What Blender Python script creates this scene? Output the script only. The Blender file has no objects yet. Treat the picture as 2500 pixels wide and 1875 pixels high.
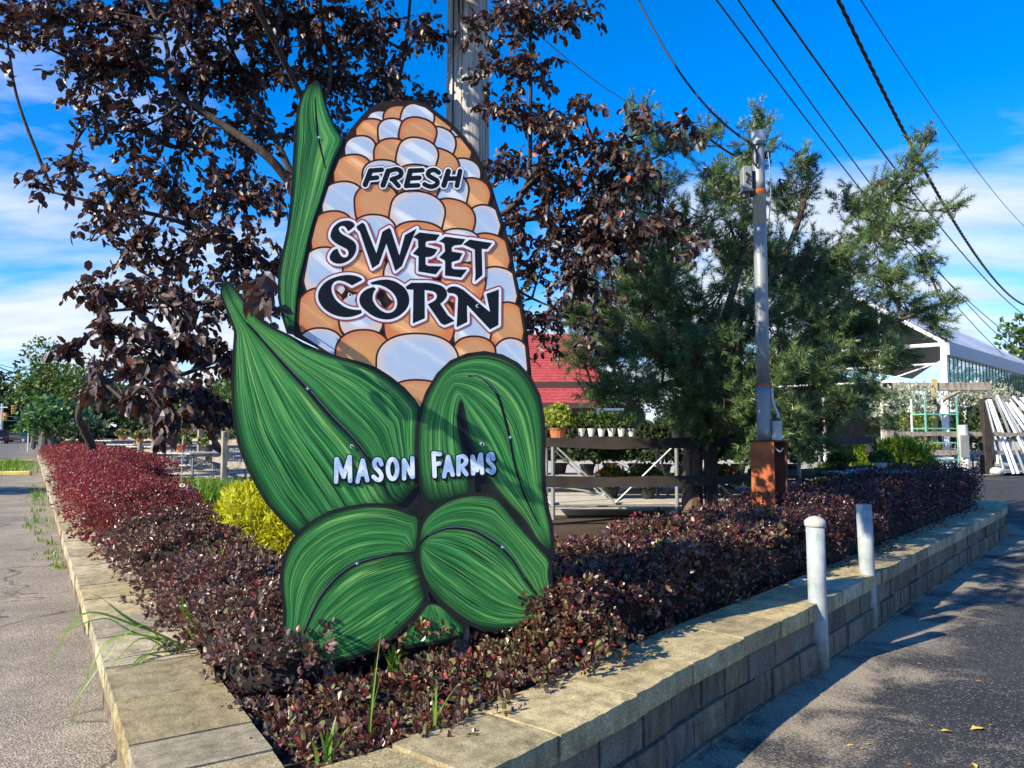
import bpy, math, random
import numpy as np
from mathutils import Vector, Matrix
from mathutils.geometry import tessellate_polygon

C = bpy.context.scene.collection
rng = np.random.default_rng(7)
random.seed(7)
sc = bpy.context.scene
PI = math.pi

# ---------------------------------------------------------------- camera, sky, sun, exposure
F_PX, CX, CY, CAM_H = 1877.0, 1250.0, 937.5, 1.5      # photograph geometry (2500 x 1875)
PITCH = math.atan((1057.0 - CY) / F_PX)
cam_d = bpy.data.cameras.new('camera')
cam_d.sensor_width = 36.0
cam_d.lens = 36.0 * F_PX / 2500.0
cam_d.clip_start = 0.05
cam_d.clip_end = 3000.0
cam = bpy.data.objects.new('camera', cam_d)
C.objects.link(cam)
cam.location = (0, 0, CAM_H)
cam.rotation_euler = (PI / 2 + PITCH, 0, 0)
sc.camera = cam

SUN_EL = math.radians(32.0)
SUN_TRAVEL = Vector((0.82, 0.57))                      # where shadows fall on the ground
SUN_TRAVEL.normalize()
sun_from = Vector((-SUN_TRAVEL.x * math.cos(SUN_EL), -SUN_TRAVEL.y * math.cos(SUN_EL), math.sin(SUN_EL)))

world = bpy.data.worlds.new('World')
sc.world = world
world.use_nodes = True
wt = world.node_tree
wt.nodes.clear()
def wn(t, **kw):
    n = wt.nodes.new(t)
    for k, v in kw.items():
        setattr(n, k, v)
    return n
wo = wn('ShaderNodeOutputWorld')
bg = wn('ShaderNodeBackground')
bg.inputs['Strength'].default_value = 0.135
sky = wn('ShaderNodeTexSky', sky_type='NISHITA')
sky.sun_disc = False
sky.sun_elevation = SUN_EL
sky.sun_rotation = math.atan2(sun_from.x, sun_from.y)
sky.air_density = 1.0
sky.dust_density = 0.15
sky.ozone_density = 3.0
hsv = wn('ShaderNodeHueSaturation')
hsv.inputs['Saturation'].default_value = 1.22
hsv.inputs['Value'].default_value = 1.0
tint = wn('ShaderNodeMixRGB', blend_type='MULTIPLY')
tint.inputs[0].default_value = 1.0
tint.inputs[2].default_value = (0.62, 0.80, 1.10, 1)
wt.links.new(sky.outputs[0], tint.inputs[1])
wt.links.new(tint.outputs[0], hsv.inputs['Color'])
tc = wn('ShaderNodeTexCoord')
sep = wn('ShaderNodeSeparateXYZ')
wt.links.new(tc.outputs['Generated'], sep.inputs[0])
def wmath(op, a, b=None, clamp=False):
    n = wn('ShaderNodeMath', operation=op)
    n.use_clamp = clamp
    for i, x in enumerate((a, b)):
        if x is None:
            continue
        if isinstance(x, (int, float)):
            n.inputs[i].default_value = x
        else:
            wt.links.new(x, n.inputs[i])
    return n.outputs[0]
zz = wmath('ADD', wmath('MAXIMUM', sep.outputs[2], 0.0), 0.16)   # clouds on a high level sheet
cmb = wn('ShaderNodeCombineXYZ')
wt.links.new(wmath('DIVIDE', sep.outputs[0], zz), cmb.inputs[0])
wt.links.new(wmath('DIVIDE', sep.outputs[1], zz), cmb.inputs[1])
cmap = wn('ShaderNodeMapping')
cmap.inputs['Rotation'].default_value = (0, 0, math.radians(38))
cmap.inputs['Scale'].default_value = (0.62, 1.25, 1.0)
cmap.inputs['Location'].default_value = (15.0, 3.3, 5.0)
wt.links.new(cmb.outputs[0], cmap.inputs['Vector'])
cn = wn('ShaderNodeTexNoise')
cn.inputs['Scale'].default_value = 1.15
cn.inputs['Detail'].default_value = 9.0
cn.inputs['Roughness'].default_value = 0.56
cn.inputs['Distortion'].default_value = 0.25
wt.links.new(cmap.outputs[0], cn.inputs['Vector'])
# more cloud towards the horizon than overhead, all the way round
low = wmath('MULTIPLY', wmath('SUBTRACT', 0.30, sep.outputs[2]), 0.62)
cov = wmath('ADD', cn.outputs[0], low)
cr = wn('ShaderNodeValToRGB')
cr.color_ramp.elements[0].position = 0.475
cr.color_ramp.elements[0].color = (0, 0, 0, 1)
cr.color_ramp.elements[1].position = 0.665
cr.color_ramp.elements[1].color = (1, 1, 1, 1)
wt.links.new(cov, cr.inputs[0])
cn2 = wn('ShaderNodeTexNoise')
cn2.inputs['Scale'].default_value = 4.0
cn2.inputs['Detail'].default_value = 6.0
wt.links.new(cmap.outputs[0], cn2.inputs['Vector'])
crc = wn('ShaderNodeValToRGB')
crc.color_ramp.elements[0].position = 0.3
crc.color_ramp.elements[0].color = (2.9, 3.3, 3.8, 1)
crc.color_ramp.elements[1].position = 0.65
crc.color_ramp.elements[1].color = (4.1, 4.3, 4.45, 1)
wt.links.new(cn2.outputs[0], crc.inputs[0])
mx = wn('ShaderNodeMixRGB')
wt.links.new(wmath('MULTIPLY', cr.outputs[0], 0.9), mx.inputs[0])
wt.links.new(hsv.outputs[0], mx.inputs[1])
wt.links.new(crc.outputs[0], mx.inputs[2])
wt.links.new(mx.outputs[0], bg.inputs[0])
wt.links.new(bg.outputs[0], wo.inputs[0])

sun_d = bpy.data.lights.new('sun', 'SUN')
sun_d.energy = 5.0
sun_d.angle = math.radians(0.5)
sun_d.color = (1.0, 0.89, 0.71)
sun = bpy.data.objects.new('sun', sun_d)
C.objects.link(sun)
sun.rotation_euler = (-sun_from).to_track_quat('-Z', 'Y').to_euler()
sun.location = (-20, -20, 20)

sc.view_settings.view_transform = 'Standard'
sc.view_settings.look = 'None'
sc.view_settings.exposure = 0.88
sc.view_settings.gamma = 1.0
sc.view_settings.use_curve_mapping = False
sc.render.engine = 'CYCLES'
sc.cycles.max_bounces = 6
sc.cycles.transparent_max_bounces = 8
sc.cycles.use_denoising = True

# ---------------------------------------------------------------- placing helpers
_Fv = np.array([0, math.cos(PITCH), math.sin(PITCH)])
_Uv = np.array([0, -math.sin(PITCH), math.cos(PITCH)])
_Rv = np.array([1.0, 0, 0])
CAMP = np.array([0, 0, CAM_H])
def ray(u, v):
    return _Fv + (u - CX) / F_PX * _Rv + (CY - v) / F_PX * _Uv
def P(u, v, y):                      # photograph point -> place at distance y in front
    r = ray(u, v)
    return CAMP + r * (y / r[1])
def G(u, v, z):                      # photograph point -> place at height z
    r = ray(u, v)
    return CAMP + r * ((z - CAM_H) / r[2])
def smooth(a, b, x):
    t = np.clip((np.asarray(x, float) - a) / (b - a), 0, 1)
    return t * t * (3 - 2 * t)

# ---------------------------------------------------------------- mesh helpers
def np_mesh(name, V, polys, mats=(), uv=None, smooth_shade=False, mat_idx=None):
    me = bpy.data.meshes.new(name)
    V = np.asarray(V, np.float32).reshape(-1, 3)
    polys = [np.asarray(p, np.int32) for p in polys if len(p)]
    me.vertices.add(len(V))
    me.vertices.foreach_set('co', V.ravel())
    loops = np.concatenate([p.ravel() for p in polys]) if polys else np.zeros(0, np.int32)
    tot = np.concatenate([np.full(len(p), p.shape[1], np.int32) for p in polys]) if polys else np.zeros(0, np.int32)
    st = np.concatenate([[0], np.cumsum(tot)[:-1]]).astype(np.int32) if len(tot) else tot
    me.loops.add(len(loops))
    me.loops.foreach_set('vertex_index', loops)
    me.polygons.add(len(tot))
    me.polygons.foreach_set('loop_start', st)
    if mat_idx is not None:
        me.polygons.foreach_set('material_index', np.asarray(mat_idx, np.int32))
    if uv is not None:
        l = me.uv_layers.new(name='UVMap')
        l.data.foreach_set('uv', np.asarray(uv, np.float32)[loops].ravel())
    me.update(calc_edges=True)
    me.polygons.foreach_set('use_smooth', np.full(len(tot), bool(smooth_shade)))
    for m in (mats if isinstance(mats, (list, tuple)) else [mats]):
        me.materials.append(m)
    return me

class MB:
    """collects tubes, boxes and loose faces into one mesh"""
    def __init__(s):
        s.V, s.n, s.T, s.Q, s.N, s.TM, s.QM = [], 0, [], [], [], [], []
        s.m = 0
    def add(s, V, tris=None, quads=None):
        V = np.asarray(V, float).reshape(-1, 3)
        if tris is not None and len(tris):
            s.T.append(np.asarray(tris, np.int64) + s.n); s.TM += [s.m] * len(tris)
        if quads is not None and len(quads):
            s.Q.append(np.asarray(quads, np.int64) + s.n); s.QM += [s.m] * len(quads)
        s.V.append(V)
        s.n += len(V)
        return s
    def box(s, c, size, rz=0.0, rx=0.0, ry=0.0, bev=0.0):
        sx, sy, sz = [d / 2 for d in size]
        b = min(bev, sx * .9, sy * .9, sz * .9)
        if b <= 0:
            v = np.array([[x, y, z] for z in (-sz, sz) for y in (-sy, sy) for x in (-sx, sx)])
            q = [[0, 2, 3, 1], [4, 5, 7, 6], [0, 1, 5, 4], [2, 6, 7, 3], [0, 4, 6, 2], [1, 3, 7, 5]]
            t = []
        else:
            v = []
            for z in (-1, 1):
                for y in (-1, 1):
                    for x in (-1, 1):
                        v += [[x * sx, y * (sy - b), z * (sz - b)], [x * (sx - b), y * sy, z * (sz - b)], [x * (sx - b), y * (sy - b), z * sz]]
            v = np.array(v)
            def i(x, y, z, k): return (((z > 0) * 4 + (y > 0) * 2 + (x > 0)) * 3 + k)
            q, t = [], []
            for sg in (-1, 1):
                q.append([i(sg, -1, -1, 0), i(sg, 1, -1, 0), i(sg, 1, 1, 0), i(sg, -1, 1, 0)])
                q.append([i(-1, sg, -1, 1), i(1, sg, -1, 1), i(1, sg, 1, 1), i(-1, sg, 1, 1)])
                q.append([i(-1, -1, sg, 2), i(1, -1, sg, 2), i(1, 1, sg, 2), i(-1, 1, sg, 2)])
            for a in (-1, 1):
                for c2 in (-1, 1):
                    q.append([i(a, c2, -1, 0), i(a, c2, 1, 0), i(a, c2, 1, 1), i(a, c2, -1, 1)])
                    q.append([i(a, -1, c2, 0), i(a, 1, c2, 0), i(a, 1, c2, 2), i(a, -1, c2, 2)])
                    q.append([i(-1, a, c2, 1), i(1, a, c2, 1), i(1, a, c2, 2), i(-1, a, c2, 2)])
            for z in (-1, 1):
                for y in (-1, 1):
                    for x in (-1, 1):
                        t.append([i(x, y, z, 0), i(x, y, z, 1), i(x, y, z, 2)])
        M = np.array(Matrix.Rotation(rz, 3, 'Z') @ Matrix.Rotation(ry, 3, 'Y') @ Matrix.Rotation(rx, 3, 'X'))
        s.add(v @ M.T + np.asarray(c, float), t, q)
        return s
    def tube(s, pts, rad, sides=8, cap=True):
        pts = np.asarray(pts, float)
        n = len(pts)
        rad = np.full(n, rad, float) if np.isscalar(rad) else np.asarray(rad, float)
        d = np.gradient(pts, axis=0)
        d /= np.linalg.norm(d, axis=1, keepdims=True) + 1e-12
        ref = np.array([0, 0, 1.0]) if abs(d[0][2]) < 0.9 else np.array([1.0, 0, 0])
        V = []
        for k in range(n):
            a = np.cross(d[k], ref); a /= np.linalg.norm(a) + 1e-12
            b = np.cross(d[k], a)
            ref = np.cross(a, d[k])
            ang = np.arange(sides) * 2 * PI / sides
            V.append(pts[k] + rad[k] * (np.cos(ang)[:, None] * a + np.sin(ang)[:, None] * b))
        V = np.concatenate(V)
        q = []
        for k in range(n - 1):
            for j in range(sides):
                j2 = (j + 1) % sides
                q.append([k * sides + j, k * sides + j2, (k + 1) * sides + j2, (k + 1) * sides + j])
        t = []
        if cap:
            V = np.concatenate([V, pts[:1], pts[-1:]])
            for j in range(sides):
                j2 = (j + 1) % sides
                t.append([n * sides, j2, j])
                t.append([n * sides + 1, (n - 1) * sides + j, (n - 1) * sides + j2])
        s.add(V, t, q)
        return s
    def lathe(s, c, prof, sides=16):
        c = np.asarray(c, float)
        V, q = [], []
        for r, z in prof:
            for j in range(sides):
                a = 2 * PI * j / sides
                V.append([c[0] + r * math.cos(a), c[1] + r * math.sin(a), c[2] + z])
        for k in range(len(prof) - 1):
            for j in range(sides):
                j2 = (j + 1) % sides
                q.append([k * sides + j, k * sides + j2, (k + 1) * sides + j2, (k + 1) * sides + j])
        s.add(V, None, q)
        return s
    def mesh(s, name, mats, smooth_shade=False):
        V = np.concatenate(s.V)
        T = np.concatenate(s.T) if s.T else np.zeros((0, 3), int)
        Q = np.concatenate(s.Q) if s.Q else np.zeros((0, 4), int)
        return np_mesh(name, V, [T, Q], mats, smooth_shade=smooth_shade, mat_idx=s.TM + s.QM)

def origin_of(o):
    p = Vector((0, 0, 0))
    while o is not None:
        p = p + o.location
        o = o.parent
    return p
def tag(o, label=None, cat=None, group=None, kind=None):
    if label: o['label'] = label
    if cat: o['category'] = cat
    if group: o['group'] = group
    if kind: o['kind'] = kind
    return o
def thing(name, label, cat, loc=(0, 0, 0), rz=0.0, group=None):
    o = bpy.data.objects.new(name, None)
    o.empty_display_size = 0.1
    C.objects.link(o)
    o.location = loc
    o.rotation_euler = (0, 0, rz)
    return tag(o, label, cat, group)
def link(name, me, parent=None, world=True, **kw):
    """one mesh object; a world-space mesh is moved into its parent's space"""
    o = bpy.data.objects.new(name, me)
    C.objects.link(o)
    if parent is not None:
        o.parent = parent
        if world:
            p = origin_of(parent)
            n = len(me.vertices)
            co = np.empty(n * 3, np.float32)
            me.vertices.foreach_get('co', co)
            co = co.reshape(-1, 3) - np.array(p, np.float32)
            me.vertices.foreach_set('co', co.ravel())
            me.update()
    return tag(o, **kw)
def put(name, mb, mats, parent=None, world=True, smooth_shade=False, **kw):
    return link(name, mb.mesh(name, mats, smooth_shade), parent, world, **kw)
def copy_tree(o, parent=None):
    c = o.copy()
    C.objects.link(c)
    if parent is not None:
        c.parent = parent
    for ch in list(o.children):
        copy_tree(ch, c)
    return c

def catmull(pts, per=6, closed=False):
    pts = np.asarray(pts, float)
    n = len(pts)
    out = []
    for i in range(n if closed else n - 1):
        if closed:
            p0, p1, p2, p3 = pts[(i - 1) % n], pts[i], pts[(i + 1) % n], pts[(i + 2) % n]
        else:
            p0, p1, p2, p3 = pts[max(i - 1, 0)], pts[i], pts[i + 1], pts[min(i + 2, n - 1)]
        for k in range(per):
            t = k / per
            out.append(0.5 * (2 * p1 + (p2 - p0) * t + (2 * p0 - 5 * p1 + 4 * p2 - p3) * t * t + (3 * p1 - p0 - 3 * p2 + p3) * t ** 3))
    if not closed:
        out.append(pts[-1])
    return np.array(out)
def resample(pts, n):
    pts = np.asarray(pts, float)
    d = np.concatenate([[0], np.cumsum(np.linalg.norm(np.diff(pts, axis=0), axis=1))])
    t = np.linspace(0, d[-1], n)
    return np.stack([np.interp(t, d, pts[:, k]) for k in range(pts.shape[1])], 1)

# ---------------------------------------------------------------- foliage helpers
LEAF_V = np.array([[0, 0, 0], [0, .33, -.04], [0, .68, -.07], [0, 1, -.17],
                   [-.27, .34, .05], [-.21, .68, -.01], [.27, .34, .05], [.21, .68, -.01]], float)
LEAF_F = np.array([[0, 1, 4], [1, 5, 4], [1, 2, 5], [2, 3, 5], [0, 6, 1], [1, 6, 7], [1, 7, 2], [2, 7, 3]])
DIA_V = np.array([[0, 0, 0], [-.34, .55, .06], [.34, .55, .06], [0, 1, -.06]], float)
DIA_F = np.array([[0, 2, 1], [1, 2, 3]])
NEE_V = np.array([[-.5, 0, 0], [.5, 0, 0], [0, 1, 0]], float)
NEE_F = np.array([[0, 1, 2]])
def unit(a):
    return a / (np.linalg.norm(a, axis=-1, keepdims=True) + 1e-9)
def rand_dir(n):
    return unit(rng.normal(size=(n, 3)))
def scatter(tv, tf, pos, axis, normal, size, wid=None):
    """many copies of one small shape: pos, axis (its +Y), normal (about its +Z), size"""
    n = len(pos)
    y = unit(axis)
    x = unit(np.cross(y, normal))
    z = np.cross(x, y)
    size = np.broadcast_to(np.asarray(size, float), (n,))
    w = size if wid is None else np.broadcast_to(np.asarray(wid, float), (n,))
    V = (pos[:, None] + tv[None, :, 0, None] * x[:, None] * w[:, None, None]
         + tv[None, :, 1, None] * y[:, None] * size[:, None, None] + tv[None, :, 2, None] * z[:, None] * size[:, None, None])
    Fc = tf[None] + (np.arange(n) * len(tv))[:, None, None]
    return V.reshape(-1, 3), Fc.reshape(-1, tf.shape[1])
def leaf_mesh(name, tv, tf, pos, axis, normal, size, mat, wid=None):
    V, Fc = scatter(tv, tf, pos, axis, normal, size, wid)
    return np_mesh(name, V, [Fc], mat)
RND_V = np.array([[0, 0, 0], [-.30, .32, .05], [.30, .32, .05], [-.27, .74, .02], [.27, .74, .02], [0, 1, -.10], [0, .5, -.05]], float)
RND_F = np.array([[0, 6, 1], [1, 6, 3], [3, 6, 5], [0, 2, 6], [2, 4, 6], [4, 5, 6]])
def rosettes(p, ax, nm, sz, per, seed):
    """turn every point into a small rosette of leaves"""
    r = np.random.default_rng(seed)
    k = np.repeat(np.arange(len(p)), per)
    n = len(k)
    d = unit(nm[k] * .75 + ax[k] * .35 + r.normal(size=(n, 3)) * .75)
    q = p[k] + d * (sz[k] * r.uniform(.1, .9, n))[:, None]
    return q, d, unit(nm[k] + r.normal(size=(n, 3)) * .6), sz[k] * r.uniform(.65, 1.2, n)
def blob_noise(d, seed, k=3.0):
    """smooth lumpy value for directions d"""
    r = np.random.default_rng(seed)
    s = np.zeros(len(d))
    for i in range(6):
        a = r.normal(size=3) * k
        s += np.sin(d @ a + r.uniform(0, 6.28))
    return s / 6
# ---------------------------------------------------------------- materials
class NT:
    def __init__(s, name):
        s.m = bpy.data.materials.new(name)
        s.m.use_nodes = True
        s.t = s.m.node_tree
        s.t.nodes.clear()
        s.out = s.n('ShaderNodeOutputMaterial')
        s.b = s.n('ShaderNodeBsdfPrincipled')
        s.l(s.b.outputs[0], s.out.inputs[0])
    def n(s, t, **kw):
        x = s.t.nodes.new(t)
        for k, v in kw.items():
            setattr(x, k, v)
        return x
    def l(s, a, b):
        s.t.links.new(a, b)
    def val(s, node, key, v):
        if hasattr(v, 'is_linked'):
            s.l(v, node.inputs[key])
        elif isinstance(v, tuple) and len(v) == 3:
            node.inputs[key].default_value = (*v, 1) if node.inputs[key].type == 'RGBA' else v
        else:
            node.inputs[key].default_value = v
    def math(s, op, a, b=0.0, clamp=False):
        x = s.n('ShaderNodeMath', operation=op)
        x.use_clamp = clamp
        s.val(x, 0, a); s.val(x, 1, b)
        return x.outputs[0]
    def mix(s, f, a, b, mode='MIX'):
        x = s.n('ShaderNodeMixRGB', blend_type=mode)
        s.val(x, 0, f); s.val(x, 1, a); s.val(x, 2, b)
        return x.outputs[0]
    def ramp(s, f, stops, interp='LINEAR'):
        x = s.n('ShaderNodeValToRGB')
        x.color_ramp.interpolation = interp
        e = x.color_ramp.elements
        while len(e) > len(stops):
            e.remove(e[-1])
        while len(e) < len(stops):
            e.new(0.5)
        for i, (p, c) in enumerate(stops):
            e[i].position = p
            e[i].color = (c, c, c, 1) if isinstance(c, (int, float)) else (*c, 1)
        s.val(x, 0, f)
        return x.outputs[0]
    def coord(s, kind='Object', scale=None, rot=None):
        x = s.n('ShaderNodeTexCoord').outputs[kind]
        if scale is None and rot is None:
            return x
        m = s.n('ShaderNodeMapping')
        if scale is not None:
            m.inputs['Scale'].default_value = scale if isinstance(scale, tuple) else (scale,) * 3
        if rot is not None:
            m.inputs['Rotation'].default_value = rot
        s.l(x, m.inputs[0])
        return m.outputs[0]
    def noise(s, co, scale, detail=4.0, rough=0.55, dist=0.0):
        x = s.n('ShaderNodeTexNoise')
        s.l(co, x.inputs['Vector'])
        x.inputs['Scale'].default_value = scale
        x.inputs['Detail'].default_value = detail
        x.inputs['Roughness'].default_value = rough
        x.inputs['Distortion'].default_value = dist
        return x.outputs[0]
    def voro(s, co, scale, feature='F1', out='Distance'):
        x = s.n('ShaderNodeTexVoronoi', feature=feature)
        s.l(co, x.inputs['Vector'])
        x.inputs['Scale'].default_value = scale
        return x.outputs[out]
    def bump(s, h, strength=0.4, dist=0.01):
        x = s.n('ShaderNodeBump')
        x.inputs['Strength'].default_value = strength
        x.inputs['Distance'].default_value = dist
        s.l(h, x.inputs['Height'])
        s.l(x.outputs[0], s.b.inputs['Normal'])
    def set(s, color=None, rough=None, metal=None, spec=None, **kw):
        if color is not None: s.val(s.b, 'Base Color', color)
        if rough is not None: s.val(s.b, 'Roughness', rough)
        if metal is not None: s.val(s.b, 'Metallic', metal)
        if spec is not None: s.val(s.b, 'Specular IOR Level', spec)
        for k, v in kw.items(): s.val(s.b, k, v)
        return s

def varied(name, c1, c2, scale=4.0, rough=0.7, metal=0.0, bump=0.0, bscale=30.0, spec=0.5, stretch=None, c3=None, bdist=0.01, rand=0.0):
    k = NT(name)
    co = k.coord('Object', stretch)
    n = k.noise(co, scale, 6)
    stops = [(0.3, c1), (0.7, c2)] if c3 is None else [(0.28, c1), (0.52, c2), (0.74, c3)]
    col = k.ramp(n, stops)
    if rand:
        oi = k.n('ShaderNodeObjectInfo').outputs['Random']
        h = k.n('ShaderNodeHueSaturation')
        k.l(col, h.inputs['Color'])
        k.l(k.math('ADD', k.math('MULTIPLY', oi, rand), 1 - rand / 2), h.inputs['Value'])
        col = h.outputs[0]
    k.set(col, rough, metal, spec)
    if bump:
        k.bump(k.noise(co, bscale, 5, .65), bump, bdist)
    return k.m

def leafmat(name, stops, rough=0.5, spec=0.4, transl=0.25, tcol=None, bumpy=False):
    """leaves: each leaf takes its own tint from a ramp"""
    k = NT(name)
    g = k.n('ShaderNodeNewGeometry')
    col = k.ramp(g.outputs['Random Per Island'], stops)
    if bumpy:
        pn = k.noise(k.coord('Object'), 3.2, 3, .6)
        h1 = k.n('ShaderNodeHueSaturation')
        k.l(col, h1.inputs['Color'])
        k.l(k.math('ADD', k.math('MULTIPLY', pn, 1.5), .25), h1.inputs['Value'])
        col = h1.outputs[0]
        pn2 = k.noise(k.coord('Object'), 1.7, 2, .5)
        col = k.mix(k.ramp(pn2, [(.55, 0.0), (.72, .5)]), col, (.10, .095, .035))
    k.set(col, rough, 0.0, spec)
    if transl:
        tr = k.n('ShaderNodeBsdfTranslucent')
        if tcol is None:
            hs = k.n('ShaderNodeHueSaturation')
            hs.inputs['Value'].default_value = 1.35
            hs.inputs['Saturation'].default_value = 1.15
            k.l(col, hs.inputs['Color'])
            k.l(hs.outputs[0], tr.inputs[0])
        else:
            k.val(tr, 0, tcol)
        ms = k.n('ShaderNodeMixShader')
        ms.inputs[0].default_value = transl
        k.l(k.b.outputs[0], ms.inputs[1])
        k.l(tr.outputs[0], ms.inputs[2])
        k.l(ms.outputs[0], k.out.inputs[0])
    return k.m

def plain(name, c, rough=0.5, metal=0.0, spec=0.5):
    k = NT(name)
    co = k.coord('Object')
    n = k.noise(co, 14, 4)
    a = tuple(x * .86 for x in c); b = tuple(min(1, x * 1.12) for x in c)
    k.set(k.ramp(n, [(.3, a), (.7, b)]), rough, metal, spec)
    return k.m

# ground
def cracks(k, co, base, scale, w):
    nz = k.n('ShaderNodeTexNoise'); k.l(co, nz.inputs['Vector']); nz.inputs['Scale'].default_value = 2.2; nz.inputs['Detail'].default_value = 6
    ad = k.n('ShaderNodeVectorMath', operation='MULTIPLY_ADD')
    k.l(nz.outputs['Color'], ad.inputs[0]); ad.inputs[1].default_value = (.9, .9, 0); k.l(co, ad.inputs[2])
    e = k.voro(ad.outputs[0], scale, feature='DISTANCE_TO_EDGE')
    pat = k.ramp(k.noise(co, .35, 3), [(.45, 0.0), (.6, 1.0)])
    return k.mix(k.math('MULTIPLY', k.ramp(e, [(w * .5, .9), (w, 0.0)]), pat), base, (.02, .018, .016))
def m_lot():
    k = NT('lot_asphalt')
    co = k.coord('Object')
    agg = k.voro(co, 130.0, out='Color')
    sp = k.n('ShaderNodeSeparateColor'); k.l(agg, sp.inputs[0])
    base = k.ramp(sp.outputs[0], [(0.0, (.014, .015, .018)), (.66, (.032, .033, .036)), (.90, (.07, .068, .064)), (1.0, (.26, .25, .22))])
    big = k.noise(co, .9, 6, .6)
    base = k.mix(k.ramp(big, [(.35, 0.0), (.7, .5)]), base, (.05, .05, .05))
    sand = k.noise(co, 1.25, 9, .68, .4)
    fine = k.noise(co, 75, 3, .7)
    mask = k.math('ADD', sand, k.math('MULTIPLY', k.math('SUBTRACT', fine, .5), .42))
    at = k.n('ShaderNodeAttribute', attribute_name='grit')
    mask = k.math('ADD', mask, k.math('MULTIPLY', at.outputs['Fac'], .30))
    mk = k.ramp(mask, [(.60, 0.0), (.73, .9)])
    sandc = k.ramp(k.noise(co, 60, 4), [(.3, (.23, .19, .135)), (.7, (.42, .36, .26))])
    base = cracks(k, co, base, .33, .006)
    st = k.noise(co, .7, 5, .6, .8)
    base = k.mix(k.ramp(st, [(.58, 0.0), (.70, .6)]), base, (.012, .012, .013))
    k.set(k.mix(mk, base, sandc), .88, 0, .3)
    k.bump(k.math('ADD', k.voro(co, 110), k.math('MULTIPLY', mask, .5)), .55, .006)
    return k.m
def m_road():
    k = NT('road_surface')
    co = k.coord('Object')
    agg = k.voro(co, 120.0, out='Color')
    sp = k.n('ShaderNodeSeparateColor'); k.l(agg, sp.inputs[0])
    base = k.ramp(sp.outputs[0], [(0.0, (.18, .15, .11)), (.6, (.30, .255, .19)), (1.0, (.52, .45, .34))])
    n1 = k.noise(co, .55, 8, .62, .3)
    base = k.mix(k.ramp(n1, [(.38, 0.0), (.66, .8)]), base, (.15, .135, .108))
    n2 = k.noise(co, 2.3, 9, .7)
    base = k.mix(k.ramp(n2, [(.5, 0.0), (.72, .75)]), base, (.40, .345, .25))
    n3 = k.noise(co, 26, 6, .75)
    base = k.mix(k.ramp(n3, [(.60, 0.0), (.70, .8)]), base, (.085, .07, .055))
    at = k.n('ShaderNodeAttribute', attribute_name='worn')
    base = k.mix(k.math('MULTIPLY', at.outputs['Fac'], .75), base, (.085, .084, .083))
    base = cracks(k, co, base, .55, .010)
    k.set(base, .9, 0, .25)
    k.bump(k.math('ADD', k.voro(co, 95), k.math('MULTIPLY', n2, .9)), .55, .008)
    return k.m
def m_block(name, a, b, c):
    k = NT(name)
    co = k.coord('Object')
    oi = k.n('ShaderNodeObjectInfo').outputs['Random']
    ad = k.n('ShaderNodeVectorMath', operation='ADD'); k.l(co, ad.inputs[0]); k.l(oi, ad.inputs[1])
    v = ad.outputs[0]
    g = k.voro(v, 190, out='Color')
    sp = k.n('ShaderNodeSeparateColor'); k.l(g, sp.inputs[0])
    col = k.ramp(sp.outputs[0], [(0.0, a), (.55, b), (1.0, c)])
    st = k.noise(v, 5, 7, .65)
    col = k.mix(k.ramp(st, [(.40, 0.0), (.70, .75)]), col, tuple(x * .5 for x in a))
    h = k.n('ShaderNodeHueSaturation'); k.l(col, h.inputs['Color'])
    k.l(k.math('ADD', k.math('MULTIPLY', oi, .5), .72), h.inputs['Value'])
    k.l(k.math('ADD', k.math('MULTIPLY', k.math('FRACT', k.math('MULTIPLY', oi, 7.3)), .5), .8), h.inputs['Saturation'])
    k.set(h.outputs[0], .92, 0, .25)
    k.bump(k.math('ADD', k.noise(v, 150, 4, .7), k.noise(v, 24, 4)), .7, .006)
    return k.m
def m_soil():
    k = NT('garden_mulch')
    co = k.coord('Object')
    n = k.noise(co, 40, 8, .75)
    n2 = k.noise(co, 2.2, 5)
    col = k.ramp(n, [(.3, (.020, .014, .010)), (.52, (.075, .052, .034)), (.75, (.20, .15, .10))])
    col = k.mix(k.ramp(n2, [(.4, 0.), (.65, .55)]), col, (.14, .105, .07))
    k.set(col, .95, 0, .15)
    k.bump(n, .9, .02)
    return k.m
M = {}
M['lot'] = m_lot()
M['road'] = m_road()
M['cap'] = m_block('cap_stone', (.27, .225, .13), (.48, .405, .255), (.70, .62, .43))
M['block'] = m_block('wall_block_face', (.12, .10, .075), (.22, .185, .135), (.36, .31, .23))
M['soil'] = m_soil()
M['yard'] = varied('yard_gravel', (.34, .31, .25), (.50, .46, .38), 1.5, .95, bump=.4, bscale=40)
M['field'] = varied('rough_grass', (.03, .055, .015), (.09, .12, .035), .6, .95, bump=.5, bscale=8, bdist=.05)
M['white_line'] = varied('road_paint', (.55, .54, .5), (.75, .74, .7), 6, .7)
M['yellow_curb'] = varied('curb_paint', (.45, .36, .10), (.68, .56, .16), 3, .8)
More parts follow.
